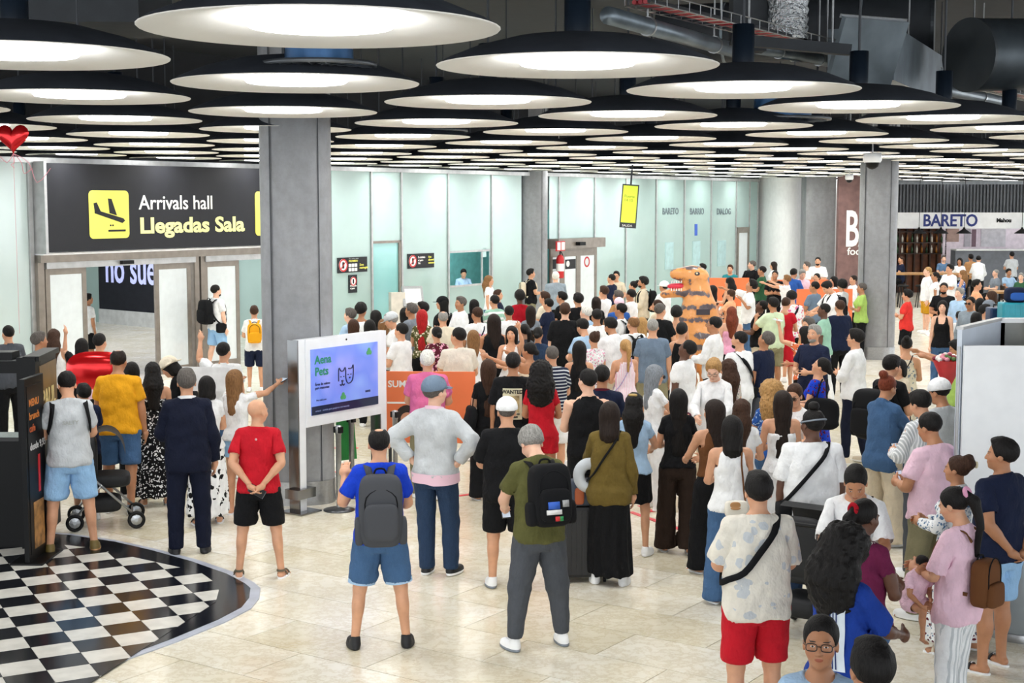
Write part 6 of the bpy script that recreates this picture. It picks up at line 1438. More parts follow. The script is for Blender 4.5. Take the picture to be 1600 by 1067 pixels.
e3 1461 425 1.68 100 ft 1.0|lowbun k|fit w|shorts pch|sneak w/w|d d||dark-haired woman in white right behind the fair-haired man
e4 1484 413 1.82 128 mm 1.12|short k|over w|trousers k|sneak w/w|x x||heavy black-haired man in white t-shirt with crossed arms
e5 1475 442 1.78 174 mt 1.08|fade k|tee k|shorts tan|sneak w/w|g g|beard|man with full black beard in black t-shirt
e6 1473 470 1.70 174 fl .98|long k|tank k|trousers denim|sneak w/w|d d||woman with black hair in black tank top facing the camera
e7 1499 450 1.72 140 ml 1.04|short g|shirt lb|trousers k|sneak w/w|d d||grey-haired man in light blue right of the black tank top woman
e8 1527 437 1.76 -92 mm 1.04|short k|tee pch|trousers k|sneak w/w|g g|hp=10|black-haired man in peach t-shirt
e9 1516 464 1.74 152 mt 1.0|fade k|shirt bg|trousers k|sneak w/w|d d|shades|man in dark sunglasses and grey shirt above the kiosk
e10 1531 466 1.70 20 fm 1.0|bob k|tee k|trousers k|sneak w/w|d d||person with black bob right of the man in dark sunglasses
e11 1548 455 1.70 80 fm 1.0|bob b|tee tan|trousers k|sneak w/w|d d||woman with brown bob behind the grey capped man
e12 1547 470 1.72 -70 mm 1.0|short mg|tee dg|trousers k|sneak w/w|u d|cap:g|man in grey cap with a raised hand above the kiosk
e13 1541 476 1.72 -88 mm 1.0|short k|tee bg|trousers k|sneak w/w|d d||dark-haired man looking right, just above the kiosk edge
e14 1499 487 1.42 10 mt 1.0|short k|tee w|shorts g|sneak w/w|d d||boy with black hair in white t-shirt left of the kiosk
e15 1525 488 1.66 10 fm 1.0|shoulder k|tee k|trousers k|sneak w/w|d d||dark head right of the boy in white at the kiosk edge
e16 1500 535 1.66 100 mt 1.0|short k|polo lime|shorts gr|sneak w/w|t t|hp=24|person in lime green leaning with a bouquet behind the kiosk edge
g1 62 519 1.74 -70 mt 1.0|short mg|tee bg|trousers k|sneak w/w|d d||grey-haired man behind the bakery kiosk sign
g2 85 515 1.66 -20 fm 1.0|wavy b|tank w|trousers k|sneak w/w|g g||woman with curly brown hair in white tank top behind the bakery kiosk
g3 12 508 1.76 20 mm 1.0|buzz k|tee dg|trousers k|sneak w/w|d d||cropped dark head at the left edge behind the bakery kiosk
g4 156 521 1.74 -28 mm 1.0|fade k|tee lpk|trousers k|sneak w/w|g g||black-haired man in pale pink shirt behind the red foil balloon
g5 128 529 1.62 -10 fm 1.0|bob k|tee k|trousers k|sneak w/w|g U||person with black hair left of the man in pale pink shirt
g6 206 566 1.66 -8 fm .95|long k|fit n|trousers k|sneak w/w|g g||woman with long black hair right behind the yellow t-shirt man
g7 130 600 1.50 20 mm .95|short k|tee n|shorts k|sneak w/w|g g||boy with dark hair in navy by the stroller
w1 338 445 1.80 -58 ml 1.02|fade k|tee w|shorts ldenim|sneak w/w|d d|beard|man in white t-shirt and pale shorts walking out of the sliding doors
w2 397 478 1.60 0 mm .95|short b|tee w|shorts n|sneak w/w|g g||boy with yellow backpack standing in the doorway beside the column
w3 138 459 1.62 -70 mt .95|short k|tee w|shorts k|sneak w/w|d d||boy in white t-shirt coming through the left sliding door
'''
BAR = '''
p1 1408 394 49.9 .72 95 mm|buzz b|tee n|l l|man in dark blue seated at the bar table next to the round column
p2 1475 386 50.2 .74 175 ml|short mg|tee st|x x|man in blue shirt seated behind the bar table
p3 1500 390 49.0 .70 150 ft|bob k|tee w|g g|dark-haired person in white at the right end of the bar table
p4 1556 408 46.0 .45 100 ml|buzz g|tee g|g g|grey-topped guest seated at the small cafe table, left side
p5 1577 405 46.4 .45 190 mt|short k|tee lb|l l|guest in light blue seated behind the small cafe table
p6 1504 405 45.4 .45 70 fm|wavy lb|tank blue+zb_w_20|g g|woman with light brown hair in blue and white dress seated near the bar
p7 1596 418 43.6 .45 150 fl|short g|tee gr|g g|grey-haired guest in green at the right edge
'''
def parse_opts(s):
    ps, ex = {}, []
    for t in s.split():
        if '=' in t: k, v = t.split('='); ps[k] = float(v)
        else: ex.append(t)
    return ps, ex
rows = []
for ln in TAB.strip().splitlines():
    f = [q.strip() for q in ln.split('|')]; h = f[0].split(); ax = f[5].split(); hair = f[1].split()
    ps, ex = parse_opts(f[6]); ps['aR'] = ax[0]; ps['aL'] = ax[1]
    d = ray(float(h[1]), float(h[2])); H = float(h[3]); rows.append(dict(id=h[0], d=d, H=H, y=(H*1.004-CAMH)/d.z*d.y, head=float(h[4]), sex=h[5][0], skin=h[5][1], b=float(h[6]), hair=hair, top=f[2].split(), bot=f[3].split(), sh=f[4].split(), ps=ps, ex=ex, lb=f[7], px=float(h[1])))
# keep neighbours from standing inside each other: slide along the line of sight, height following
for it in range(60):
    for i in range(len(rows)):
        for j in range(i+1, len(rows)):
            A, B = rows[i], rows[j]
            pa = A['d']*(A['y']/A['d'].y); pb = B['d']*(B['y']/B['d'].y); dx = (pa-pb).xy; L = dx.length
            need = .50
            if L < need:
                s = .12 if abs(dx.y) > .02 else .2; sg = 1 if pa.y >= pb.y else -1
                for Q, g in ((A, sg), (B, -sg)):
                    y2 = Q['y']+g*(need-L)*.35; h2 = CAMH+Q['d'].z*y2/Q['d'].y
                    if abs(h2/1.004-Q['H']) < .12: Q['y'] = y2
LEGP = [dict(), dict(lR='fw'), dict(lL='fw'), dict(lR='bk')]
FULL = {'suit':{}, 'redtee':dict(lR='wd',lL='wd'), 'greytee':dict(lR='wd',lL='wd'), 'bluebp':dict(lR='wd',lL='wd'), 'greybp':dict(lR='wd',lL='wd'), 'knit':dict(lR='fw',lL='nr'), 'w1':dict(lR='fw',lL='bk'), 'navytee':dict(lR='fw'), 'whites':dict(lR='bk',lL='fw')}
for n, r in enumerate(rows):
    p = r['d']*(r['y']/r['d'].y); Hn = (CAMH+p.z)/1.004; hi = p.y < 17.2
    ps = dict(r['ps']); ps.update(FULL.get(r['id'], LEGP[n%4] if hi or n%3 == 0 else {}))
    nm, col = (r['hair']+['k'])[:2]; nm = '' if nm == 'bald' else nm
    ex = []
    for e_ in r['ex']:
        if e_.startswith('capb:'): ex.append('cap:'+e_[5:]); 
        else: ex.append(e_)
    if not hi: # fewer pose variants far away
        for k in ('hy','hp'): 
            if k in ps: ps[k] = round(ps[k]/20)*20
    hip = Hn
    if ps.get('hp',0) > 10 or ps.get('ln',0) > 5: hip = Hn/(1-.0011*ps.get('hp',0)-.0011*max(0,ps.get('ln',0)))
    t = r['top']+['k'] if r['top'] else ['','']; b = r['bot'] if r['bot'] else ['','k']; s = r['sh'] if r['sh'] else ['sneak','w/w']
    # heading is measured against the picture plane; add the line of sight
    rz = R(r['head'])-math.atan2(p.x, p.y)*1.0
    # stand the feet so that the crown lands on the head pixel even when the body leans
    person(r['id'], (p.x, p.y), rz, hip, r['sex'], r['skin'], round(r['b']*25)/25, nm, col, t[0], t[1], b[0], b[1], s[0], s[1], ps, r['lb'], hi=hi, extra=ex, group=None)
# guests sitting at the bar and cafe tables
for ln in BAR.strip().splitlines():
    f = [q.strip() for q in ln.split('|')]; h = f[0].split(); Y = float(h[3]); p = aty(float(h[1]), float(h[2]), Y); sh_ = float(h[4])
    ax = f[3].split(); hr = f[1].split(); tp_ = f[2].split(); ps = dict(aR=ax[0],aL=ax[1],lR='sit',lL='sit')
    root = person(h[0], (p.x,p.y), R(float(h[5])), 1.72, h[6][0], h[6][1], 1.0, hr[0], hr[1], tp_[0], tp_[1], 'trousers', 'k', 'sneak', 'k/w', ps, f[4], hi=False)
    zc = root.location.z; fn = PEOPLE[h[0]]['fn']; want = sh_+.06; root.location.z = want-(.92+fn.dz)*1.72/1.75 + .04
    if sh_ < .6:
        e = empty('cafe_chair',(p.x,p.y,0),R(float(h[5])),'dark cafe chair under the '+f[4].split(' seated')[0].split(' at the')[0],'chair','cafe chairs'); MB().bb(-.21,.21,-.17,.25,.40,.44).build('seat', mat('chair_brown','4a3426',.5), e); MB().bb(-.21,.21,-.24,-.20,.44,.85).build('backrest', mat('chair_brown','4a3426',.5), e)
        for sx in (-.18,.18):
            for sy in (-.2,.22): MB().bb(sx-.015,sx+.015,sy-.015,sy+.015,0,.40).build('leg', BLACKP, e)
    else:
        e = empty('bar_stool',(p.x,p.y,0),R(float(h[5])),'tall stool under the '+f[4].split(' seated')[0].split(' at the')[0],'stool','stools by the high bar table'); MB().lathe([(0,.68),(.18,.68),(.19,.71),(0,.74)],16).build('seat', BLACKP, e, True)
        for k in range(4): a_ = math.pi/4+k*math.pi/2; MB().tube([(.1*math.cos(a_),.1*math.sin(a_),.68),(.2*math.cos(a_),.2*math.sin(a_),0)],.014,6).build('leg', BLACKP, e)
def stand(pid, px, py, Y, H, head, sx, sk, hair, hc, top_, tc, bot, bc, arms, lb, **kw):
    p = aty(px,py,Y); return person(pid,(p.x,p.y),R(head),H,sx,sk,1.0,hair,hc,top_,tc,bot,bc,'sneak','k/w',dict(aR=arms[0],aL=arms[1],**kw),lb,hi=False)
stand('q1',1529,392,49.2,1.72,-20,'m','m','short','k','shirt','w','trousers','k','lg','waiter in white shirt and black trousers bending at the bar counter',ln=25)
stand('q2',1517,394,50.2,1.70,10,'m','t','short','k','tee','tan','trousers','k','gg','person in tan top standing at the bar counter left of the waiter')
stand('q3',1581,396,51.5,1.74,0,'m','m','fade','k','tee','lg','trousers','k','gg','dark-haired person in grey at the bar counter behind the small table')
stand('clerk',724,424,onwall(724,424,-.9)[0]*U.y+30.8-N.y*-.9*-1,1.66,175,'m','m','short','k','shirt','lb','trousers','k','ll','clerk in light blue shirt sitting behind the teal window',hp=20) if False else None
s_, z_ = onwall(724,424,-.75); p = WP(s_,-.75,0); hh = z_
person('clerk',(p.x,p.y),R(190),1.70,'m','m',1.0,'short','k','shirt','lb','trousers','k','sneak','k/k',dict(aR='l',aL='l',hp=20,lR='sit',lL='sit'),'clerk in light blue shirt bent over behind the teal window',hi=False)
PEOPLE['clerk']['root'].location.z = hh-1.70-.0+.44 if False else hh-(1.25)
e = empty('office_chair',(p.x,p.y,0),0,'office chair under the clerk behind the teal window','chair'); zz = PEOPLE['clerk']['root'].location.z+(.92+PEOPLE['clerk']['fn'].dz)*.97-.1
MB().bb(-.22,.22,-.22,.22,zz-.06,zz).build('seat', BLACKP, e); MB().tube([(0,0,0),(0,0,zz-.06)],.03,8).build('post', STEEL, e); MB().lathe([(0,0),(.28,0),(.28,.04),(0,.05)],12).build('base', BLACKP, e)
# ---------------------------------------------------------------- bags and things people carry
BLKC = 'k'
def xbag(pid, label, side=1, col='k', bag=None, zlow=1.0, w=.03, bagat=None, bcol=None, name='crossbody_bag'):
    parts = [('strap', cross_strap(side, w, zlow, 1.12 if pid in ('redshort','bigtee','lookdn','olive') else 1.05), cloth(col))]
    if bag: parts.append(('bag_body', rbox(bagat or (-side*.20,-.03,zlow-.08), bag, e=5), cloth(bcol or col)))
    held(pid, name, label, 'bag', parts)
backpack('bluebp','large charcoal backpack on the back of the royal blue t-shirt man','bpg',(.34,.20,.56),1.16,strap=.055)
def back_extra(pid):
    pass
bp_ = backpack('greybp','black backpack with coloured patches on the grey-haired olive t-shirt man','k',(.32,.20,.48),1.22,strap=.05)
for (x,z,w_,h_,c_,tx) in ((-.03,1.15,.09,.055,'2f62c8',''),(.065,1.16,.05,.05,'9a9c9e',''),(-.03,1.10,.12,.035,'e8e8e8','PRESS'),(.0,1.05,.045,.035,'c8282c',''),(.024,1.05,.03,.035,'1f8a4c','')):
    o = rest_part('greybp','patch',MB().bb(x-w_/2,x+w_/2,-.405,-.392,z-h_/2,z+h_/2),mat('patch_'+c_,c_,.6),parent=bp_)
xbag('olive','thin black crossbody strap over the olive brown jacket',1,'k',w=.022)
backpack('baldbp','black backpack on the balding man in white','k',(.30,.15,.44))
backpack('c3','black backpack on the bearded man in beige','k',(.32,.16,.48))
backpack('b5','pale beige backpack on the black t-shirt man by the column','beige',(.30,.15,.40))
backpack('c14','large black backpack on the jacket man by the glass wall','k',(.34,.2,.5))
backpack('d12','dark backpack on the tall man in white looking down','k',(.28,.13,.40))
backpack('b21','black backpack on the dark-haired man in white','k',(.28,.13,.40))
backpack('w1','black backpack on the man walking out of the doors','k',(.32,.20,.5))
backpack('w2','bright yellow backpack on the boy in the doorway','yel',(.30,.18,.40))
backpack('bcap','black backpack on the long-haired person in black cap','k',(.30,.15,.42))
backpack('pinkbaby','brown leather backpack on the pink t-shirt woman','br',(.27,.15,.33),1.12,name='leather_backpack',strap=.025)
backpack('blackbp','large black soft bag on the back of the leaning dark-haired man','k',(.42,.26,.56),1.12)
backpack('greytee','black backpack worn in front by the grey t-shirt man','k',(.02,.02,.02),1.2,pocket=False,handle=False) if False else None
held('greytee','baby_carrier','black carrier straps over the light grey t-shirt','carrier',[('strap', ribbon(smooth_pts([(s*.14,.12,1.2),(s*.15,.11,1.38),(s*.145,.0,1.475),(s*.15,-.10,1.42),(s*.17,-.12,1.30),(s*.19,-.04,1.18)]),.045), cloth('k')) for s in (1,-1)])
xbag('beardw','black crossbody strap over the bearded man in white',-1,'k',(.22,.08,.16),1.0,.05)
xbag('redshort','black crossbody bag strap over the leaf-patterned t-shirt',1,'k',None,1.05,.04)
xbag('stript','dark thin strap over the white printed t-shirt',1,'n',None,1.0,.02)
xbag('lookdn','black strap over the shoulder of the white t-shirt woman',-1,'k',(.2,.08,.15),1.0,.03)
xbag('braids','pale strap across the burgundy t-shirt',1,'ow',None,1.0,.035)
xbag('pinkdr','thin lilac strap across the striped sundress',1,'lil',None,1.0,.015)
xbag('ltblue','thin black strap over the light blue top',1,'k',None,1.0,.018)
xbag('patdress','thin black strap over the patterned dress',1,'k',None,1.0,.015)
xbag('bigtee','black waist bag on the broad man in white t-shirt',1,'k',(.1,.22,.18),.98,.03)
xbag('w1','black shoulder bag on the hip of the man walking out',-1,'k',(.12,.2,.2),.98,.03)
xbag('d17','dark strap over the white shirt with pink print',1,'k',None,1.0,.04)
def sidebag(pid, label, side, size, zc, col, name='shoulder_bag', z0=None, w=.02, y=0.0, ox=.0):
    x = side*(.25+ox); zt = zc+size[2]/2
    parts = [('bag_body', rbox((x,y,zc),size,e=3.2), cloth(col))]
    for dy in (-.05,.05): parts.append(('strap', ribbon(smooth_pts([(x,y+dy*1.4,zt-.03),(side*.22,y+dy,(zt+1.45)/2),(side*.135,y+dy*.6,1.475),(side*.12,y+dy*.5,1.48)]),w), cloth(col)))
    held(pid, name, label, 'bag', parts)
sidebag('blackw','black tote bag on the shoulder of the woman all in black',-1,(.14,.40,.34),1.02,'k')
sidebag('floralb','large black leather shoulder bag on the blue floral dress woman',-1,(.16,.46,.40),1.06,'k',y=-.12)
parts = [('bag_body', rbox((.02,-.20,.93),(.22,.08,.15),e=5), cloth('ow')), ('flap', rbox((.0,-.24,.965),(.10,.02,.07),e=3), cloth('tan')), ('strap', ribbon(smooth_pts([(.11,-.18,.98),(.10,-.165,1.15),(.08,-.15,1.33),(.10,-.08,1.45),(.105,0,1.47)]),.018), cloth('br'))]
held('tankjeans','small_handbag','small white and tan handbag hanging behind the wide blue jeans','bag',parts)
# cap tails, printed poster, collar, football shirt panel
def patch(pid, name, x0, x1, z0, z1, y, m, nx=6, nz=8, k=.22, sgn=-1, off=.0):
    v=[]; f=[]
    for i in range(nz+1):
        for j in range(nx+1):
            x=x0+(x1-x0)*j/nx; z=z0+(z1-z0)*i/nz
            a=float(np.interp(z,[1.0,1.2,1.31,1.38,1.425,1.452],[.20,.197,.20,.19,.16,.12])); b=float(np.interp(z,[1.0,1.2,1.31,1.38,1.425,1.452],[.146,.140,.141,.124,.10,.085])); c=float(np.interp(z,[1.2,1.38,1.452],[.002,-.004,-.014]))
            v.append((x, c+sgn*(b*math.sqrt(max(.05,1-(abs(x)/a)**2.2))+off+y), z))
    for i in range(nz):
        for j in range(nx): f.append((i*(nx+1)+j,i*(nx+1)+j+1,(i+1)*(nx+1)+j+1,(i+1)*(nx+1)+j))
    return rest_part(pid, name, MB().add(v,f), m)
patch('wanted','printed_poster',-.105,.105,1.02,1.37,.012,mat('poster_cream','ddd8b8',.7,0,.08,6))
def rest_text(pid, txt, size, m, x, z, off, xs=1.0, bold=.002, sgn=-1, name='lettering'):
    me = text_mesh(txt, size, 0, bold, 'CENTER', 1, xs); bm = bmesh.new(); bm.from_mesh(me); bm.to_mesh(me); bm.free()
    mb = MB(); vs = []
    for p in me.vertices:
        X = (p.co.x)*(1 if sgn < 0 else -1)+x; Z = p.co.y+z; vs.append((X, sgn*(.142*math.sqrt(max(.05,1-(abs(X)/.198)**2.2))+off), Z))
    mb.add(vs, [tuple(q.vertices) for q in me.polygons]); return rest_part(pid, name, mb, m, smooth=False)
ink = mat('print_ink','1f1c18',.7)
rest_text('wanted','WANTED',.058,ink,0,1.315,.026,.92,.0025); rest_text('wanted','DEAD OR ALIVE',.022,ink,0,1.075,.026); rest_text('wanted','3,000,000',.03,ink,0,1.04,.026)
patch('wanted','portrait_print',-.075,.075,1.10,1.29,.018,mat('poster_tan','b9a678',.7,0,.25,12))
patch('bigcurl','white_shirt_panel',.01,.14,.98,1.36,.014,mat('shirt_panel','dfe9f2',.8))
for x in (.055,.075,.095): patch('bigcurl','navy_stripe',x-.004,x+.004,.99,1.36,.018,mat('stripe_navy','1c2f6a',.8),1,8)
rest_text('greytee','SALTY',.05,mat('faint_print','a9adab',.8),0,1.27,.016)
rest_part('redtee','logo_print',MB().lathe([(.014,0),(.014,.001),(0,.001)],12,(0,0,0)),WTXT).data.transform(Matrix.Translation((0,0,0)))
for o in [c for c in PEOPLE['redtee']['root'].children if c.name.startswith('logo_print')]: bpy.data.objects.remove(o)
g = MB(); g.add([(.012*math.cos(t),-.135,1.385+.012*math.sin(t)) for t in [2*math.pi*k/12 for k in range(12)]],[tuple(range(12))]); rest_part('redtee','logo_print',g,mat('logo_pale','d8a0a4',.8))
def hem(pid, z, m, y=0): pass
# phones and small held things
def phone(pid, side, label, col='101216', rot=(60,0,0), cat='phone', size=(.075,.15,.009)):
    p = hand_pt(pid, side); e = empty('phone', p, PEOPLE[pid]['rz'], label, cat); o = MB().box((0,0,0),size).build('case', mat('phone_'+col,col,.2), e, bevel=.002); o.rotation_euler = tuple(R(a) for a in rot)
    s_ = MB().box((0,0,size[2]/2+.001),(size[0]*.9,size[1]*.92,.001)).build('display', mat('phone_glow','c9d6e6',.2,emit=.2) if pid != 'redtee' else BLACKP, e); s_.rotation_euler = o.rotation_euler; return e
phone('greytee',1,'phone in the hands of the light grey t-shirt man'); phone('greybp',-1,'phone in the hands of the grey-haired olive t-shirt man'); phone('phonew',1,'phone held up by the long light brown haired woman',rot=(10,0,0)); phone('orblouse',-1,'white phone held up by the orange blouse woman','e6e8ea',(10,0,0)); phone('redtee',1,'dark phone held behind the red t-shirt man',rot=(80,30,0),size=(.16,.08,.012)); phone('pinktee',1,'phone held by the pale pink t-shirt man','2c4a8a'); phone('lookdn',1,'phone held by the white t-shirt woman looking down'); phone('stripeb',1,'phone held by the young man in light striped shirt')
# white paper sign
a = onz(325,592,1.52); e = empty('paper_sign',(aty(322,592,17.6).x,17.6,aty(322,611,17.6).z),R(-6),'blank white paper sign held up behind the suited man','sign'); MB().bb(-.30,.30,-.003,.003,0,.30).build('sheet', mat('white_paper','f2f4f6',.7), e)
# black hard suitcase with neck pillow
a = onz(914,905); e = empty('suitcase',(a.x,a.y,0),R(4),'large black hard suitcase between the olive backpack man and the jacket woman','suitcase')
sm = mat('suitcase_black','17181b',.4,0,.1,4); MB().bb(-.22,.22,-.14,.14,.05,.72).build('shell', sm, e, bevel=.03)
for k in range(8): MB().bb(-.19+k*.048,-.165+k*.048,-.148,.148,.09,.68).build('rib', sm, e)
for sx in (-.17,.17):
    for sy in (-.1,.1): MB().tube([(sx-.012,sy,.028),(sx+.012,sy,.028)],.028,12).build('wheel', BLACKP, e)
for sx in (-.10,.10): MB().tube([(sx,-.1,.7),(sx,-.1,1.02)],.009,6).build('handle_rod', STEEL, e)
MB().tube([(-.11,-.1,1.02),(.11,-.1,1.02)],.015,8).build('grip', BLACKP, e)
e2 = empty('travel_bag',(a.x-.03,a.y-.06,.725),R(4),'small dark bag with orange pocket on top of the black suitcase','bag'); rb = rbox((0,0,.12),(.34,.2,.25),e=4); rb.build('bag_body', mat('slate_fabric','3c4452',.8), e2, smooth=True); rbox((-.04,-.09,.10),(.09,.05,.16),e=4).build('orange_pocket', mat('rust_leather','a5532c',.6), e2, smooth=True); rbox((.08,-.09,.10),(.08,.05,.14),e=4).build('side_pocket', mat('dark_fabric','20232a',.8), e2, smooth=True)
e3 = empty('neck_pillow',(a.x+.03,a.y-.16,1.02),R(4),'light grey neck pillow on the handle of the black suitcase','pillow'); MB().tube(smooth_pts([(.10*math.cos(t),0,.11*math.sin(t)) for t in [R(20+10.7*k*2.8) for k in range(12)]]),.055,12).build('cushion', mat('pillow_grey','c3c9cf',.8), e3, smooth=True)
# strollers
def stroller(p, rz, label, hood='101216', s=1.0):
    e = empty('stroller',p,rz,label,'stroller'); e.scale = (s,s,s); fr = mat('silver_tube','a7aaad',.3,.9); fb = mat('stroller_fabric_'+hood,hood,.7,bmp=.3)
    for sx in (-.24,.24):
        MB().tube([(sx,.30,.14),(sx,-.12,.55),(sx,-.42,1.0)],.014,8).build('side_tube', fr, e, True); MB().tube([(sx,-.34,.14),(sx,-.05,.50)],.013,8).build('rear_tube', fr, e, True)
        for y in (.30,-.34):
            w_ = MB().lathe([(.085,-.02),(.095,-.012),(.095,.012),(.085,.02),(.06,.02),(.06,-.02)],20,closed=True).build('wheel', BLACKP, e, True); w_.rotation_euler = (0,R(90),0); w_.location = (sx,y,.10)
            h_ = MB().lathe([(.058,-.012),(.058,.012),(.02,.018),(0,.018)],8).build('wheel_hub', fr, e); h_.rotation_euler = (0,R(90),0); h_.location = (sx,y,.10); MB().tube([(sx,y,.10),(sx,y*.95,.16)],.012,6).build('axle', fr, e)
    MB().tube([(-.24,-.42,1.0),(.24,-.42,1.0)],.018,8).build('handlebar', BLACKP, e); rbox((0,.02,.52),(.42,.46,.16),e=4).build('seat', fb, e, smooth=True); rbox((0,-.16,.75),(.42,.14,.50),e=4).build('backrest', fb, e, smooth=True)
    h = MB(); n = 10
    v = [(sx, -.14+.34*math.sin(R(8+k*9))*1.0, .72+.36*math.cos(R(-20+k*11))) for k in range(n) for sx in (-.22,-.1,.1,.22)]
    h.add(v,[(k*4+q,k*4+q+1,k*4+q+5,k*4+q+4) for k in range(n-1) for q in range(3)]).build('hood', fb, e, True); rbox((0,-.05,.26),(.38,.4,.18),e=4).build('basket', fb, e, smooth=True)
    MB().tube([(-.23,.26,.16),(.23,.26,.16)],.011,6).build('front_bar', fr, e)
    return e
a = onz(166,826); stroller((a.x-.02,a.y+.15,0),R(-75),'black and silver stroller beside the light grey t-shirt man')
a = onz(1275,1010); stroller((a.x,a.y+.35,0),R(-35),'black stroller between the red shorts man and the big curls woman')
# red foil balloons (plain)
def foil(name, p, size, label, heart=False, rz=0):
    e = empty(name,p,rz,label,'balloon'); m = mat('red_foil','d21a1f',.16,.5,.04); n=28; v=[];f=[]
    for s_ in (1,-1):
        b_=len(v)
        for r_ in range(7):
            q=math.cos(math.pi/2*r_/6)**.5 if r_ < 6 else 0
            for k in range(n):
                t=2*math.pi*k/n; rr=r_/6
                if heart: x=16*math.sin(t)**3/17; z=(13*math.cos(t)-5*math.cos(2*t)-2*math.cos(3*t)-math.cos(4*t))/17
                else: x=math.copysign(abs(math.cos(t))**.7,math.cos(t)); z=.62*math.copysign(abs(math.sin(t))**.8,math.sin(t))
                v.append((x*rr*size, -s_*.28*size*math.sqrt(max(0,1-rr**2.5)), z*rr*size))
        f+=[(b_+r_*n+k,b_+r_*n+(k+1)%n,b_+(r_+1)*n+(k+1)%n,b_+(r_+1)*n+k) for r_ in range(6) for k in range(n)]
    MB().add(v,f).build('foil_body', m, e, True); return e
p = aty(20,214,16); e = foil('heart_balloon',p,.19,'red foil heart balloon floating at the upper left edge',True)
for k in range(4): MB().tube(smooth_pts([(0,0,-.18),(.08*(k-1),.02,-.28),(.14*(k-1.2),.0,-.20-.1*k),(.2*(k-1),.02,-.34)]),.004,4).build('ribbon', mat('pink_ribbon','e89aa6',.5), e)
MB().tube([(0,0,-.18),(-.1,.3,-2.2)],.002,4).build('string', mat('pink_ribbon','e89aa6',.5), e)
p = aty(152,579,18.3); e = foil('foil_balloon',p,.40,'plain rounded red foil balloon held behind the yellow t-shirt man'); MB().tube([(0,0,-.2),(.02,.05,-.75)],.003,4).build('string', mat('pink_ribbon','e89aa6',.5), e)
p = aty(822,422,34.0)
# suitcases and a backpack behind the white kiosk
p = onz(1584,545); 
def case(px, pyt, Y, w, h, col, label):
    a = aty(px,pyt,Y); e = empty('suitcase',(a.x,Y,0),0,label,'suitcase'); z1 = a.z; m = mat('case_'+col,col,.35); MB().bb(-w/2,w/2,-.14,.14,z1-h,z1).build('shell', m, e, bevel=.03)
    for k in range(5): MB().bb(-w*.4+k*w*.2-.01,-w*.4+k*w*.2+.01,-.146,.146,z1-h+.04,z1-.04).build('rib', m, e)
    MB().tube([(-.08,0,z1),(-.08,0,z1+.04),(.08,0,z1+.04),(.08,0,z1)],.012,6).build('handle', BLACKP, e)
    return e, z1-h
Yc = 23.0
e, zb_ = case(1583,472,Yc,.42,.55,'2590a4','teal blue hard suitcase on a trolley behind the white kiosk'); e2_, _z = case(1560,480,Yc+.4,.34,.5,'1f3358','dark blue suitcase behind the teal one')
t = empty('luggage_trolley',(e.location.x-.1,Yc+.2,0),0,'luggage trolley carrying the teal suitcase','trolley'); MB().bb(-.4,.4,-.4,.4,min(zb_,_z)-.05,min(zb_,_z)).build('platform', STEEL, t)
for sx in (-.35,.35):
    for sy in (-.3,.3): MB().tube([(sx,sy,0),(sx,sy,min(zb_,_z)-.04)],.03,8).build('leg', STEEL, t)
a = aty(1587,448,Yc); e = empty('backpack',(a.x,Yc,a.z),0,'dark blue backpack lying on the teal suitcase','backpack'); rbox((0,0,-.13),(.34,.26,.25),e=3.5).build('pack_body', cloth('n'), e, smooth=True); rbox((0,-.12,-.15),(.24,.06,.13),e=3.5).build('front_pocket', cloth('blue'), e, smooth=True)
# bouquet
p = aty(1481,565,15.9); e = empty('bouquet',p,0,'bouquet of pink and white flowers wrapped in red held beside the white kiosk','bouquet')
MB().lathe([(.03,-.30),(.16,.0),(.17,.02)],16).build('red_wrap', mat('red_wrap','c8343a',.5), e, True)
for k in range(34):
    r_ = .15*math.sqrt((k+.5)/34); t_ = k*2.4; c_ = ['d98a9a','f0ece6','8a2a3a','4f6e3a'][k%4]; b_ = rbox((r_*math.cos(t_),r_*math.sin(t_),.03+.06*(1-r_/.15)),(.055,.055,.05),e=2); b_.build('flower' if k%4 != 3 else 'leaf', mat('flower_'+c_,c_,.7), e, smooth=True)
# baby in the arms of the pink t-shirt woman and small child
def baby(pid, loc, rz, H, label, ps, sk='m', top_='tee', tc='lpk', hair='short', hc='k', head=1.35):
    return person(pid, loc[:2], rz, H, 'm', sk, 1.12, hair, hc, top_, tc, 'minishort', tc, '', '', ps, label, hi=False, z=loc[2])
h = PEOPLE['pinkbaby']; M_ = h['root'].matrix_basis
bl = M_ @ Vector((-.12,.27,.98)); baby('baby',(bl.x,bl.y,bl.z-.28),h['rz']+R(160),.72,'black-haired baby in pink held by the pink t-shirt woman',dict(aR='l',aL='g',lR='sit',lL='sit',ln=20),'t')
h = PEOPLE['c13']; bl = h['root'].matrix_basis @ Vector((-.10,.26,.95)); baby('toddler',(bl.x,bl.y,bl.z-.12),h['rz']+R(170),.75,'small child held by the woman in peach top',dict(aR='l',aL='g',lR='sit',lL='sit'),'m',tc='w',hc='b')
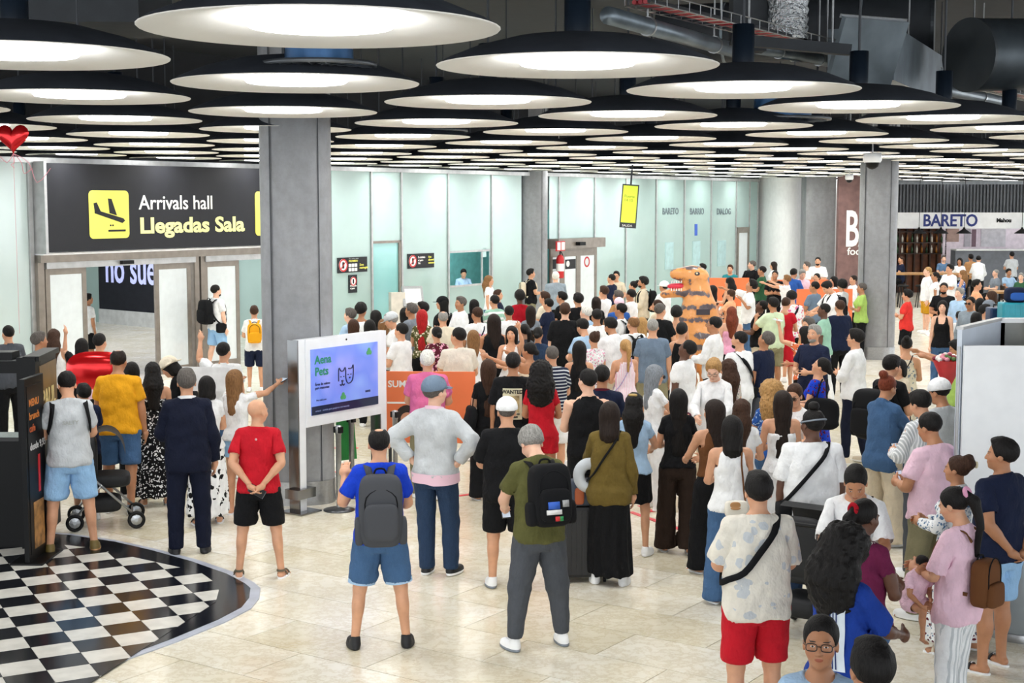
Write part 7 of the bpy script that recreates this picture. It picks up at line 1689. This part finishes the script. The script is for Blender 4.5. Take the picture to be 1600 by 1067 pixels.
# hair accessories
def head_acc(pid, name, mb, m): return rest_part(pid, name, mb, m, 'head')
def torus(c, R_, r_, ax='y', n=16):
    pts = [(c[0]+R_*math.cos(t), c[1]+(R_*math.sin(t) if ax=='z' else 0), c[2]+(R_*math.sin(t) if ax=='y' else 0)) for t in [2*math.pi*k/n for k in range(n+1)]]; return MB().tube(pts, r_, 6, False)
head_acc('braids','red_scrunchie',torus((0,-.135,1.69),.03,.016),cloth('dred')); head_acc('pinkbaby','pink_scrunchie',torus((0,-.135,1.69),.032,.016),cloth('pk')); head_acc('bigtee','headband',MB().tube([(.095*math.cos(t),-.02+.115*math.sin(t),1.665-.03*math.sin(t)) for t in [2*math.pi*k/24 for k in range(25)]],.008,6,False),cloth('g'))
head_acc('floral','hair_clip',rbox((.03,-.165,1.69),(.035,.03,.06)),mat('clip_cream','d9cda8',.3)); head_acc('ltblue','hair_clip',rbox((0,-.10,1.755),(.10,.03,.03)),mat('clip_gold','b99a5a',.3)); 
rbun = rbox((0,-.02,1.79),(.09,.09,.08),e=2.2); head_acc('bigtee','hair_bun',rbun,hair_mat('k'))
# watch and cuffs, rolled hems
def cuff(pid, z, m):
    P_ = PEOPLE[pid]; v, f, W, wa = templ('shorts', True)
    for sg in (1,-1):
        g = MB().tube([(0,0,0)]*0 or [(sg*.113,0,z-.016),(sg*.112,0,z+.016)],.099,24,False); w = np.array([tuple(p) for p in g.v]); Wt, a_ = weights(w,'lower'); q = P_['fn'](morph(w,a_,P_['sex'],P_['b']),Wt); me = mesh_np('cuff', q, np.array(g.f)); ob('rolled_cuff', me, m, P_['root'])
cuff('bluebp',.545,cloth('lb'))
def tail(pid): pass
rest_part('knit','shirt_tail',MB().lathe([(.198,.0),(.2,.07)],28),cloth('lpk')) if False else None
v = [(.212*math.cos(t), -.006+.162*math.sin(t), z) for z in (.845,.93) for t in [2*math.pi*k/32 for k in range(32)]]; rest_part('knit','shirt_tail',MB().add(v,[(k,(k+1)%32,32+(k+1)%32,32+k) for k in range(32)]),cloth('lpk'),'lower')
v = [((.079+.004*q)*math.cos(t), -.02+(.077+.004*q)*math.sin(t), 1.475+.03*q-.02*math.sin(t)) for q in (0,1) for t in [2*math.pi*k/24 for k in range(24)]]
for pid, c_ in (('knit','lpk'),('suit','w'),('navypolo','mar')): rest_part(pid,'collar',MB().add(v,[(k,(k+1)%24,24+(k+1)%24,24+k) for k in range(24)]),cloth(c_))
# ---------------------------------------------------------------- inflatable dinosaur costume
def dino():
    p = aty(1088,415,27.4); Hd = p.z; c = onz(1090,415,1.0)
    s = SDF(axis((-1.1,.75,.03)), axis((-.75,1.0,.03)), axis((-.02,2.25,.03)), sym=False)
    s.ell((0,-.05,1.05),(.40,.38,.62),.1); s.cone((-.17,0,.7),(-.20,.02,.12),.22,.15,.1); s.cone((.17,0,.7),(.20,.02,.12),.22,.15,.1)
    s.ell((-.20,.07,.06),(.14,.2,.07),.05); s.ell((.20,.07,.06),(.14,.2,.07),.05)
    s.cone((0,-.05,1.5),(-.02,.02,1.85),.27,.21,.12); s.ell((-.08,.03,1.98),(.27,.20,.20),.08); 
    s.cone((-.16,.03,2.02),(-.42,.05,2.03),.15,.10,.06)               # snout
    s.cone((-.12,.03,1.74),(-.62,.07,1.66),.12,.07,.05)              # lower jaw
    s.cone((-.24,.1,1.35),(-.42,.2,1.28),.05,.035,.03); s.cone((.20,.25,1.35),(.1,.42,1.28),.05,.035,.03)
    s.cone((.05,-.3,.85),(.45,-.55,.45),.26,.10,.12); s.cone((.45,-.55,.45),(.60,-.60,.25),.10,.04,.05)
    v, f = s.mesh(2); me = mesh_np('suit_body', v, f); k = (Hd)/2.18
    e = empty('dinosaur_costume',(p.x+.05,p.y,0),R(4),'person in an inflatable orange and brown dinosaur costume with open jaws facing left','costume'); e.scale = (k,k,k)
    m, nt, bs = nodes('dino_skin'); co = coord(nt); x,y,z = sep(nt, co); n = noise(nt, co, 4.5, 4, .6)
    band = mth(nt,'ADD',mth(nt,'ADD',mth(nt,'MULTIPLY',mth(nt,'SINE',mth(nt,'MULTIPLY',z,27.)),.40),.26), mth(nt,'MULTIPLY',mth(nt,'SUBTRACT',n,.5),3.2)); 
    back = ramp(nt, band, [(.25,hx('d9884c')),(.5,hx('c9783c')),(.62,hx('55505c')),(.8,hx('3f3a44'))]); belly = ramp(nt, band, [(.2,hx('dfae62')),(.45,hx('d3a050')),(.6,hx('6a5a58'))])
    nt.links.new(mix(nt, .35, back, belly), bs.inputs['Base Color']); bs.inputs['Roughness'].default_value = .35; bs.inputs['Coat Weight'].default_value = .3; bump(nt, bs, noise(nt, co, 9, 3), .5, .03)
    ob('suit_body', me, m, e)
    t = mat('dino_tongue','d8324a',.4); rbox((-.36,.05,1.81),(.40,.16,.11),e=2.4).build('tongue', t, e, smooth=True)
    for k_ in range(8):
        for zz, dz_ in ((1.915,-.05),(1.735,.05)): x_ = -.50+k_*.045; g = MB().tube([(x_,-.04,zz),(x_,-.045,zz+dz_)],[.014,.002],6); g.build('tooth', WTXT, e)
    for y_ in (-.155,.20): rbox((-.06,y_,2.04),(.10,.05,.08),e=2).build('dark_eye_patch', mat('dino_dark','37323c',.4), e, smooth=True); rbox((-.07,y_-.022 if y_ < 0 else y_+.022,2.05),(.035,.03,.035),e=2).build('eye', mat('dino_eye','f3efc8',.2), e, smooth=True)
    o = MB().bb(-.12,.12,-.01,.01,-.05,.05).build('clear_window', mat('dino_dark','37323c',.4), e); o.location = (0,-.42,1.38)
dino()
